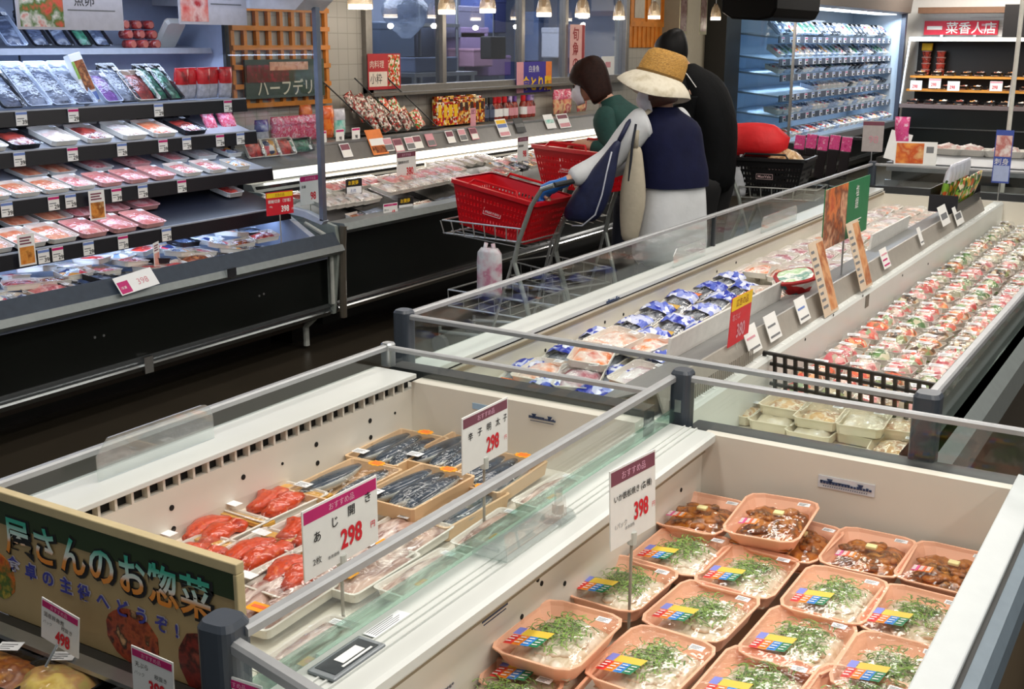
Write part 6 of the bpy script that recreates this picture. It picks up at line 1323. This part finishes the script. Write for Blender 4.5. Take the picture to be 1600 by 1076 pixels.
make_basket('black basket under the bright red cloth bag in the rear cart', (-2.56, 7.54, .69), (0, 0, .1), mat('basket_black', '#141416', .4))
# bags
t = thing('carrier_bag', 'white plastic bag with pink print hanging from the front cart', 'bag', (-3.16, 5.0, .38), PI)
b = MB(); b.loft([[(w_*math.cos(a*PI/7)*(1+.08*noise.noise(V((a, z*9, 1)))), .03*math.sin(a*PI/7)*(1+.3*noise.noise(V((a*.8, z*8, 3)))), z) for a in range(14)] for w_, z in ((.07, 0), (.078, .02), (.077, .1), (.075, .17), (.072, .22), (.05, .245))]); b.tube([(-.03, 0, .23), (-.02, 0, .27)], .012, 6); b.tube([(.03, 0, .23), (.02, 0, .27)], .012, 6)
b.build('bag', food('pink_white_bag', ['#d4d6d8', '#e2e2e4', '#dcc8ce', '#c98098', '#d8d6d8'], 11, .3, .5), t, smooth=True)
t = thing('carrier_bag', 'small white bag hanging behind the person in black', 'bag', (-2.73, 7.38, .67), .3)
b = MB(); b.loft([[(w_*math.cos(a*PI/7)*(1+.08*noise.noise(V((a, z*9, 7)))), .03*math.sin(a*PI/7), z) for a in range(14)] for w_, z in ((.06, 0), (.068, .03), (.062, .12), (.055, .19))]); b.tube([(-.03, 0, .18), (-.02, 0, .27)], .009, 6); b.tube([(.03, 0, .18), (.02, 0, .27)], .009, 6); b.build('bag', mat('white_bag', '#c9cbd0', .5, bump=.4, scale=30), t, smooth=True)
t = thing('cloth_bag', 'bright red cloth bag piled on the cart behind the person in black', 'bag', (-2.66, 7.50, .93))
b = MB(); b.loft([[(w_*math.cos(a*PI/9)*(1+.35*noise.noise(V((a*.7, z*9, 4)))), d_*math.sin(a*PI/9)*(1+.2*noise.noise(V((a*.8, z*7, 9)))), z) for a in range(18)] for w_, d_, z in ((.16, .1, 0), (.2, .14, .05), (.20, .13, .12), (.16, .10, .18), (.13, .07, .20), (.05, .03, .21))]); b.build('bag', mat('red_cloth', '#d8141c', .6, bump=.5, scale=18), t, smooth=True)
t = thing('food_bag', 'tan packaged food lying in the rear cart under the red bag', 'pack', (-2.45, 7.5, .90)); mound(.22, .16, .07, 91, 10, .4).build('food', food('tan_food', ['#c9a070', '#e0c094', '#a87a4a', '#e8d4b0'], 22, .3, .5, (1, .3, 1)), t, smooth=True)

# ================================================================ people
SKIN = mat('skin', '#c99a80', .5, var=.06, scale=25)
def skin_mesh(verts, edges, root):
    names = list(verts); ix = {n: i for i, n in enumerate(names)}
    me = bpy.data.meshes.new('sk'); me.from_pydata([tuple(verts[n][0]) for n in names], [(ix[a], ix[b]) for a, b in edges], [])
    o = bpy.data.objects.new('sk', me); C.objects.link(o); md = o.modifiers.new('k', 'SKIN'); md.use_smooth_shade = True
    for n, sv in zip(names, me.skin_vertices[0].data): sv.radius = (verts[n][1], verts[n][1]); sv.use_root = n == root
    o.modifiers.new('s', 'SUBSURF').levels = 1
    dg = bpy.context.evaluated_depsgraph_get(); m2 = bpy.data.meshes.new_from_object(o.evaluated_get(dg)); bpy.data.objects.remove(o); return m2
def person(label, base, J, face, grip=(0, 0), hands=None):
    """J: joint positions in the world; face: unit direction the face looks; hands: {'l': (dir, palm normal, curl), 'r': ...}"""
    t = thing('person', label, 'person', base)
    v = {}; e = []
    def j(n, p, r, par=None):
        v[n] = (V(p), r)
        if par: e.append((par, n))
    j('pelvis', J['pelvis'], .10); j('waist', J['waist'], .085, 'pelvis'); j('chest', J['chest'], .085, 'waist'); j('neck0', J['neck'], .055, 'chest')
    hc = V(J['head']); f = V(face).normalized(); upv = (hc-V(J['neck'])).normalized(); upv = (upv*.4+V((0, 0, 1))).normalized()
    j('neck1', V(J['neck'])*.4+(hc-upv*.06)*.6-f*.015, .05, 'neck0'); j('head', hc, .088, 'neck1'); j('crown', hc+upv*.075-f*.012, .07, 'head')
    j('jaw', hc+f*.05-upv*.055, .045, 'head'); j('chin', hc+f*.07-upv*.085, .024, 'jaw'); j('nose', hc+f*.10-upv*.012, .012, 'head')
    for s in 'lr':
        j('sh'+s, J['sh'+s], .042, 'chest'); j('el'+s, J['el'+s], .042, 'sh'+s); j('wr'+s, J['wr'+s], .027, 'el'+s)
        d, n, cu = hands[s]; d = V(d).normalized(); n = V(n); n = (n-d*n.dot(d)).normalized(); l = d.cross(n)*(1 if s == 'r' else -1); w = V(J['wr'+s])
        j('palm'+s, w+d*.05, .026, 'wr'+s)
        for k, (o_, L_) in enumerate(((.028, .072), (.010, .082), (-.009, .076), (-.026, .058))):
            kn = w+d*.088+l*o_; j(f'k{s}{k}', kn, .0105, 'palm'+s); p = kn; a = .25+cu*.5
            for q in range(3):
                p = p+(d*math.cos(a)+n*math.sin(a))*L_*(.45, .32, .23)[q]; j(f'f{s}{k}{q}', p, (.0092, .0085, .0075)[q], f'k{s}{k}' if q == 0 else f'f{s}{k}{q-1}'); a += cu*.85
        b0 = w+d*.035+l*.03; j('t0'+s, b0, .0125, 'palm'+s); p1 = b0+(d*.6+l*.5+n*.45).normalized()*.034; j('t1'+s, p1, .0105, 't0'+s); j('t2'+s, p1+(d*.7+n*.6).normalized()*.027, .009, 't1'+s)
        j('hip'+s, J['hip'+s], .085, 'pelvis'); j('kn'+s, J['kn'+s], .055, 'hip'+s); j('an'+s, J['an'+s], .038, 'kn'+s); j('toe'+s, J['toe'+s], .03, 'an'+s)
    me = skin_mesh(v, e, 'pelvis'); me.name = 'body'; me.materials.clear(); me.materials.append(SKIN)
    o = bpy.data.objects.new('body', me); C.objects.link(o); o.parent = t; at(o, t)
    rt_ = f.cross(upv).normalized()
    for s in (-1, 1):
        p = hc+f*.083+rt_*s*.031+upv*.008; at(MB().ball(p, .0105, n=8, m=6).build('eye', mat('eye_dark', '#241a16', .2), t), t)
        p = hc+rt_*s*.088-f*.005-upv*.01; at(MB().ball(p, (.012, .02, .028), n=8, m=6).build('ear', SKIN, t, smooth=True), t)
    return t, hc, f, upv, rt_
def garment(t, nm, m, rings, right, cap=(True, True), n=18, wr=.0, seed=0, sub=1):
    """rings: (centre, half width, half depth, forward shift of the section normal)"""
    R = V(right).normalized(); b = MB(); rr = []
    for k, (c, a, d, ax) in enumerate(rings):
        c = V(c); ax = V(ax).normalized(); Fv = ax.cross(R).normalized()
        rr.append([c+R*a*math.copysign(abs(math.cos(q))**.8, math.cos(q))*(1+wr*noise.noise(V((q*2, k*.7, seed))))+Fv*d*math.copysign(abs(math.sin(q))**.8, math.sin(q))*(1+wr*noise.noise(V((q*2, k*.7, seed+5)))) for q in [2*PI*i/n for i in range(n)]])
    o = b.loft(rr, cap=cap).build(nm, m, t, smooth=True, sub=sub); return at(o, t)
def sleeve(t, nm, m, pts, rs, seed=0, n=12):
    P_ = [V(p) for p in pts]; out = []; ro = []
    for i in range(len(P_)-1):
        for k in range(4):
            u = k/4; out.append(P_[i].lerp(P_[i+1], u)); ro.append((rs[i]*(1-u)+rs[i+1]*u)*(1+.05*math.sin(i*3+k*2.3+seed)))
    out.append(P_[-1]); ro.append(rs[-1]); return at(MB().tube(out, ro, n).build(nm, m, t, smooth=True, sub=1), t)
def shoe(t, an, toe, m):
    a, c = V(an), V(toe); d = (c-a); d.z = 0; d.normalize(); b = MB(); s = d.cross(V((0, 0, 1)))
    b.loft([[a+d*x+s*y*w+V((0, 0, z*h-a.z+.002)) for y, z in ((-1, 0), (1, 0), (1, .5), (.6, 1), (-.6, 1), (-1, .5))] for x, w, h in ((-.07, .03, .06), (-.03, .04, .085), (.06, .045, .065), (.14, .042, .045), (.18, .025, .03))])
    return at(b.build('shoe', m, t, smooth=True, bevel=.004), t)
UPZ = (0, 0, 1)
# ---- person in the straw hat
f = V((-.93, .37, 0)).normalized(); r = V((.37, .93, 0)).normalized()
pv = V((-2.40, 5.55, .86)); ch = V((-2.42, 5.54, 1.17)); nk = V((-2.455, 5.525, 1.325)); hd = V((-2.475, 5.50, 1.43))
J = dict(pelvis=pv, waist=pv+V((-.005, 0, .16)), chest=ch, neck=nk, head=hd, shl=nk-r*.15-V((0, 0, .075)), shr=nk+r*.15-V((0, 0, .075)), ell=(-2.655, 5.33, 1.07), wrl=(-2.82, 5.15, .965), elr=(-2.62, 5.66, 1.06), wrr=(-2.80, 5.46, .98),
         hipl=pv-r*.085-V((0, 0, .05)), hipr=pv+r*.085-V((0, 0, .05)), knl=pv-r*.09+f*.03-V((0, 0, .42)), knr=pv+r*.09+f*.06-V((0, 0, .42)))
for s, q in (('l', -1), ('r', 1)): J['an'+s] = V((pv.x, pv.y, .075))+r*q*.09+f*(.0 if s == 'l' else .05); J['toe'+s] = J['an'+s]+f*.13-V((0, 0, .045))
hand = dict(l=((-.8, -.25, -.35), (0, 0, -1), 1.1), r=((-.85, -.2, -.2), (0, 0, -1), 1.1))
t, hc, ff, up_, rt_ = person('person in a straw hat, white smock and navy vest pushing the front cart', (-2.40, 5.55, 0), J, (-.80, -.52, -.22), hands=hand)
WSM = mat('white_smock', '#cfd1d3', .7, var=.05, scale=9, bump=.6); NVY = mat('navy_vest', '#0d1130', .8, var=.15, scale=14, bump=.4, spec=.2); BEI = mat('beige_canvas', '#b5ab97', .8, var=.06, bump=.2)
garment(t, 'smock', WSM, [(pv-V((0, 0, .36)), .215, .17, UPZ), (pv-V((0, 0, .2)), .205, .165, UPZ), (pv, .19, .15, UPZ), (pv+V((0, 0, .1)), .175, .14, UPZ), (ch-V((0, 0, .1)), .17, .125, UPZ), (ch, .175, .12, UPZ), (ch+V((-.01, 0, .08)), .16, .11, UPZ), (nk-V((0, 0, .03)), .09, .08, UPZ), (nk+V((0, 0, .01)), .062, .06, UPZ)], r, wr=.12, seed=1)
garment(t, 'vest', NVY, [(pv+V((0, 0, .08)), .198, .16, UPZ), (pv+V((0, 0, .16)), .195, .155, UPZ), (ch-V((0, 0, .06)), .19, .145, UPZ), (ch+V((0, 0, .03)), .185, .138, UPZ), (ch+V((-.01, 0, .095)), .165, .125, UPZ), (nk-V((0, 0, .02)), .105, .09, UPZ), (nk+V((0, 0, .012)), .068, .066, UPZ)], r, cap=(False, False), wr=.05, seed=3)
sleeve(t, 'sleeve', WSM, [J['shl']+V((.02, .02, .01)), J['shl'], J['ell'], V(J['ell']).lerp(J['wrl'], .85)], [.085, .088, .066, .05], 1); sleeve(t, 'sleeve', WSM, [J['shr']+V((.02, 0, .01)), J['shr'], J['elr'], J['wrr']], [.085, .085, .062, .045], 2)
for s in 'lr':
    sleeve(t, 'trouser_leg', mat('grey_trousers', '#4a4c55', .8), [J['hip'+s], J['kn'+s], J['an'+s]], [.10, .082, .06]); shoe(t, J['an'+s], J['toe'+s], mat('dark_shoe', '#22201f', .5))
# blue glove over the left hand, white mask, hair and hat
w_ = V(J['wrl']); d = V(hand['l'][0]).normalized()
b = MB(); b.tube([w_-d*.03, w_+d*.02, w_+d*.06, w_+d*.095, w_+d*.115-V((0, 0, .03)), w_+d*.10-V((0, 0, .055))], [.036, .038, .047, .046, .035, .018], 12, flat=.72)
for k in range(4): l_ = d.cross(V((0, 0, 1))).normalized(); o_ = l_*(-.03+.02*k); b.tube([w_+d*.085+o_, w_+d*.12+o_-V((0, 0, .012)), w_+d*.125+o_-V((0, 0, .04)), w_+d*.10+o_-V((0, 0, .055))], [.013, .0125, .012, .010], 8)
b.tube([w_+d*.03+l_*.03, w_+d*.07+l_*.05-V((0, 0, .02)), w_+d*.09+l_*.04-V((0, 0, .04))], [.014, .013, .010], 8)
at(b.build('glove', mat('blue_glove', '#2a6fc0', .5, var=.1, bump=.3), t, smooth=True), t)
Tm = M(((rt_.x, ff.x, up_.x, hc.x), (rt_.y, ff.y, up_.y, hc.y), (rt_.z, ff.z, up_.z, hc.z), (0, 0, 0, 1)))
def mask(t, Tm, m=mat('mask_white', '#c9c9d2', .7, bump=.2)):
    b = MB(Tm); rr = []
    for k in range(6):
        u = k/5; z = .012-.115*u; w = .072-.018*abs(u-.4); y0 = .092+.024*math.sin(PI*min(1, u*1.15))
        rr.append([(w*math.sin(a), y0*math.cos(a*.85)-.004, z) for a in [(-1.25+2.5*i/8) for i in range(9)]])
    b.loft(rr, closed=False, cap=(False, False)); o = b.build('face_mask', m, t, smooth=True, solid=.003); return at(o, t)
mask(t, Tm)
HAIR = mat('dark_brown_hair', '#26120c', .6, var=.3, scale=60, spec=.15)
b = MB(Tm); b.loft([[(.098*s_*math.cos(a), -.012+.108*s_*math.sin(a), z) for a in [2*PI*i/16 for i in range(16)]] for s_, z in ((.78, -.085), (.96, -.04), (1.02, .03), (.9, .09), (.4, .135))])
b.v = [q if (Tm.inverted() @ q).y < .06 else Tm @ V(((Tm.inverted() @ q).x, .06, (Tm.inverted() @ q).z)) for q in b.v]; at(b.build('hair', mat('short_brown_hair', '#4a2c22', .5, var=.2, scale=60), t, smooth=True), t)
# the hat sits tipped back a little
Th = M.Translation(hc) @ M.Rotation(.17, 4, FW) @ M.Translation(-hc) @ Tm @ M.Translation((.0, .002, .055)) @ M.Rotation(.34, 4, 'X') @ M.Rotation(.10, 4, 'Y')
hat = at(MB(Th).loft([[(a_*math.cos(q), a_*1.1*math.sin(q)*(1+.02*math.sin(3*q)), z) for q in [2*PI*i/24 for i in range(24)]] for a_, z in ((.112, -.01), (.113, .03), (.108, .075), (.100, .105), (.08, .123), (.03, .128))], cap=(False, True)).build('hat', food('straw', ['#b0803a', '#cf9e4c', '#9a6c2c', '#dcb264'], 60, .7, .6, (1, 1, 4)), t, smooth=True), t); hat['label'] = 'golden straw crown'
br_ = at(MB(Th).loft([[(a_*math.cos(q), a_*1.08*math.sin(q), z-.03*(a_-.11)/.1*math.cos(2*q+.6)) for q in [2*PI*i/32 for i in range(32)]] for a_, z in ((.108, .006), (.132, -.012), (.165, -.045), (.188, -.082), (.186, -.086), (.16, -.05), (.11, -.004))], cap=(False, False)).build('hat_brim', food('pale_brim', ['#d8cfb8', '#e4dcc8', '#c9bea4'], 20, .8, .2), t, smooth=True), t)
at(MB(Th).loft([[(a_*math.cos(q), a_*1.1*math.sin(q), z) for q in [2*PI*i/24 for i in range(24)]] for a_, z in ((.1145, .0), (.1165, .012))], cap=(False, False)).build('hat_band', mat('hat_band', '#7a5a26', .7), t, smooth=True), t)
# navy shoulder bag with white piping, beige strap
bg = thing('shoulder_bag', 'navy shoulder bag with white piping hanging at the straw hat wearer\'s side', 'bag', (-2.66, 5.22, .76))
b = MB(); rr = []
for k, (x, z, w, d_) in enumerate(((-.10, .0, .10, .05), (-.08, .06, .13, .065), (-.03, .16, .115, .06), (.02, .26, .08, .05), (.06, .35, .04, .035), (.10, .43, .02, .02))): rr.append([(x+w*math.cos(q)*.9, d_*math.sin(q)+.03*k/5, z+.12*(1-k/5)*0) for q in [2*PI*i/16 for i in range(16)]])
b.loft(rr); b.build('bag', mat('navy_nylon', '#141c40', .55, var=.2, bump=.2), bg, smooth=True, sub=1)
MB().tube([(-.10, -.075, -.005), (-.04, -.078, .0), (.03, -.075, .06), (.06, -.066, .16), (.075, -.05, .27), (.09, -.03, .37)], .004, 6).build('piping', mat('piping_white', '#b8bcc8', .6), bg, smooth=True)
MB().tube([(.10, .03, .42), (.12, .08, .50), (.13, .16, .545)], .012, 6).build('strap', mat('navy_nylon', '#141c40', .55), bg, smooth=True)
cb = thing('canvas_bag', 'beige canvas bag with a long strap hanging from the straw hat wearer\'s shoulder', 'bag', (-2.52, 5.32, .66))
MB().loft([[(x+w*math.cos(q), d_*math.sin(q), z) for q in [2*PI*i/14 for i in range(14)]] for x, w, d_, z in ((.0, .045, .03, .0), (.0, .055, .035, .08), (.01, .075, .04, .2), (.01, .07, .04, .3), (.015, .045, .03, .42), (.02, .03, .02, .5))]).build('bag', BEI, cb, smooth=True, sub=1)
MB().tube([(.02, -.01, .48), (.022, -.01, .56), (.03, .03, .635), (.045, .09, .66)], .016, 8, flat=.5).build('strap', BEI, cb, smooth=True)
MB().tube([(.0, -.03, .32), (.012, -.028, .50), (.02, -.01, .6)], .007, 6).build('zip', mat('dark_zip', '#20242e', .5), cb)
# ---- person in the green cardigan
r = V((.1, .99, 0)).normalized(); f = V((-.99, .1, 0)).normalized(); pv = V((-2.96, 6.33, .85)); ch = V((-3.03, 6.32, 1.14)); nk = V((-3.14, 6.31, 1.305)); hd = V((-3.285, 6.29, 1.415))
J = dict(pelvis=pv, waist=pv+V((-.03, 0, .15)), chest=ch, neck=nk, head=hd, shl=nk-r*.145-V((-.05, 0, .085)), shr=nk+r*.145-V((-.05, 0, .085)), ell=(-3.03, 6.12, 1.035), wrl=(-3.19, 6.10, 1.07), elr=(-3.12, 6.52, 1.03), wrr=(-3.30, 6.40, 1.06), hipl=pv-r*.08-V((0, 0, .05)), hipr=pv+r*.08-V((0, 0, .05)), knl=pv-r*.09+f*.03-V((0, 0, .42)), knr=pv+r*.09+f*.05-V((0, 0, .42)))
for s, q in (('l', -1), ('r', 1)): J['an'+s] = V((pv.x, pv.y, .075))+r*q*.09+f*.02; J['toe'+s] = J['an'+s]+f*.13-V((0, 0, .045))
t, hc, ff, up_, rt_ = person('person in a dark green cardigan with bobbed hair leaning over the low case', (-2.99, 6.33, 0), J, (-.80, -.42, -.38), hands=dict(l=((-.9, .1, .05), (0, .3, -1), .8), r=((-.9, -.1, .0), (0, -.3, -1), .7)))
GRN = mat('green_cardigan', '#14403a', .8, var=.15, scale=30, bump=.2); GIN = mat('grey_top', '#a8a29c', .8, bump=.2); JEAN = mat('dark_jeans', '#1d2230', .8)
garment(t, 'top', GIN, [(pv-V((0, 0, .02)), .17, .125, UPZ), (pv+V((-.03, 0, .12)), .165, .12, UPZ), (ch-V((0, 0, .04)), .165, .115, UPZ), (ch+V((-.03, 0, .08)), .15, .10, (-.3, 0, 1)), (nk-V((0, 0, .02)), .075, .07, (-.5, 0, 1)), (nk+V((-.02, 0, .02)), .058, .056, (-.5, 0, 1))], r, wr=.05)
garment(t, 'cardigan', GRN, [(pv-V((-.03, 0, .06)), .188, .13, UPZ), (pv+V((.0, 0, .12)), .182, .125, UPZ), (ch-V((-.025, 0, .04)), .182, .12, UPZ), (ch+V((.0, 0, .07)), .178, .11, (-.3, 0, 1)), (nk-V((-.05, 0, .05)), .152, .09, (-.4, 0, 1)), (nk-V((-.025, 0, .012)), .088, .066, (-.5, 0, 1)), (nk-V((-.0, 0, -.02)), .066, .06, (-.5, 0, 1))], r, cap=(False, False), wr=.06, seed=2)
for s, el, wr_ in (('l', J['ell'], J['wrl']), ('r', J['elr'], J['wrr'])): sleeve(t, 'sleeve', GRN, [J['sh'+s]+r*(.05 if s == 'l' else -.05)+V((.0, 0, .02)), J['sh'+s], el, V(el).lerp(wr_, .8)], [.06, .078, .06, .042], 3)
for s in 'lr': sleeve(t, 'trouser_leg', JEAN, [J['hip'+s], J['kn'+s], J['an'+s]], [.10, .075, .055]); shoe(t, J['an'+s], J['toe'+s], mat('dark_shoe', '#22201f', .5))
Tm = M(((rt_.x, ff.x, up_.x, hc.x), (rt_.y, ff.y, up_.y, hc.y), (rt_.z, ff.z, up_.z, hc.z), (0, 0, 0, 1))); mask(t, Tm)
def hair_shell(t, Tm, m, rows, fringe=.07, nm='hair', n=22, flick=.0):
    b = MB(Tm); rr = []
    for k, (s_, z, fr) in enumerate(rows):
        ring = []
        for i in range(n):
            a = 2*PI*i/n; x, y = .104*s_*math.cos(a), -.01+.116*s_*math.sin(a)*(1 if math.sin(a) < 0 else .98); y = min(y, fr); ring.append((x*(1+.02*math.sin(9*a)), y, z+.006*math.sin(7*a+k)))
        rr.append(ring)
    return at(b.loft(rr).build(nm, m, t, smooth=True, sub=1), t)
hair_shell(t, Tm, HAIR, [(1.0, -.135, -.01), (1.1, -.115, .0), (1.12, -.06, .012), (1.10, .0, .045), (1.08, .04, .2), (.98, .085, .2), (.75, .125, .2), (.3, .147, .2)])
# ---- person in black
r = V((.1, .99, 0)).normalized(); f = V((-.99, .1, 0)).normalized(); pv = V((-2.66, 6.78, .92)); wa = V((-2.645, 6.76, 1.12)); ch = V((-2.69, 6.74, 1.31)); nk = V((-2.82, 6.72, 1.47)); hd = V((-2.945, 6.70, 1.575))
sh_ = V((-.06, .14, 0)); pv, wa, ch, nk, hd = [q+sh_ for q in (pv, wa, ch, nk, hd)]
J = dict(pelvis=pv, waist=wa, chest=ch, neck=nk, head=hd, shl=nk-r*.165-V((-.07, 0, .10)), shr=nk+r*.165-V((-.07, 0, .10)), ell=(-2.84, 6.72, 1.16), wrl=(-3.02, 6.73, 1.02), elr=(-2.86, 7.13, 1.14), wrr=(-3.00, 7.05, 1.02), hipl=pv-r*.09-V((0, 0, .05)), hipr=pv+r*.09-V((0, 0, .05)), knl=pv-r*.10+f*.03-V((0, 0, .44)), knr=pv+r*.10+f*.05-V((0, 0, .44)))
for s, q in (('l', -1), ('r', 1)): J['an'+s] = V((pv.x, pv.y, .08))+r*q*.10; J['toe'+s] = J['an'+s]+f*.14-V((0, 0, .045))
t, hc, ff, up_, rt_ = person('person dressed all in black stooping behind the straw hat wearer', (-2.72, 6.92, 0), J, (-.85, .0, -.5), hands=dict(l=((-.9, .1, -.3), (0, .2, -1), .7), r=((-.9, 0, -.3), (0, 0, -1), .7)))
BLK = mat('black_jacket', '#08090b', .75, var=.25, scale=20, bump=.35, spec=.15)
garment(t, 'jacket', BLK, [(pv-V((0, 0, .20)), .165, .12, UPZ), (pv-V((0, 0, .05)), .175, .125, UPZ), (pv+V((.005, 0, .08)), .175, .118, UPZ), (wa+V((.0, 0, .02)), .185, .118, (-.1, 0, 1)), (ch-V((0, 0, .03)), .195, .12, (-.35, 0, 1)), (ch+V((-.045, 0, .07)), .20, .11, (-.6, 0, 1)), (nk-V((-.035, 0, .035)), .165, .085, (-.8, 0, 1)), (nk-V((.01, 0, .0)), .085, .07, (-.9, 0, 1)), (nk+V((-.03, 0, .03)), .064, .064, (-.8, 0, 1))], r, wr=.06, seed=4)
for s, el, wr_ in (('l', J['ell'], J['wrl']), ('r', J['elr'], J['wrr'])): sleeve(t, 'sleeve', BLK, [J['sh'+s]+V((.02, 0, .01)), J['sh'+s], el, V(wr_)], [.085, .088, .066, .046], 4)
for s in 'lr': sleeve(t, 'trouser_leg', mat('black_trousers', '#0a0a0c', .8), [J['hip'+s], J['kn'+s], J['an'+s]], [.118, .09, .065]); shoe(t, J['an'+s], J['toe'+s], mat('dark_shoe', '#22201f', .5))
at(MB().tube([V((-2.89, 6.695, 1.515)), V((-2.82, 6.685, 1.465)), V((-2.76, 6.69, 1.39))], .003, 6).build('white_piping', WHITE, t), t)
Tm = M(((rt_.x, ff.x, up_.x, hc.x), (rt_.y, ff.y, up_.y, hc.y), (rt_.z, ff.z, up_.z, hc.z), (0, 0, 0, 1)))
hair_shell(t, Tm, mat('black_hair', '#0a0808', .5, var=.3, scale=60, spec=.2), [(.75, -.085, -.03), (.95, -.05, -.01), (1.02, .0, .03), (1.02, .04, .085), (.95, .085, .2), (.7, .12, .2), (.3, .138, .2)]); at(mask(t, Tm), t)
for p in PROT: drop(p)
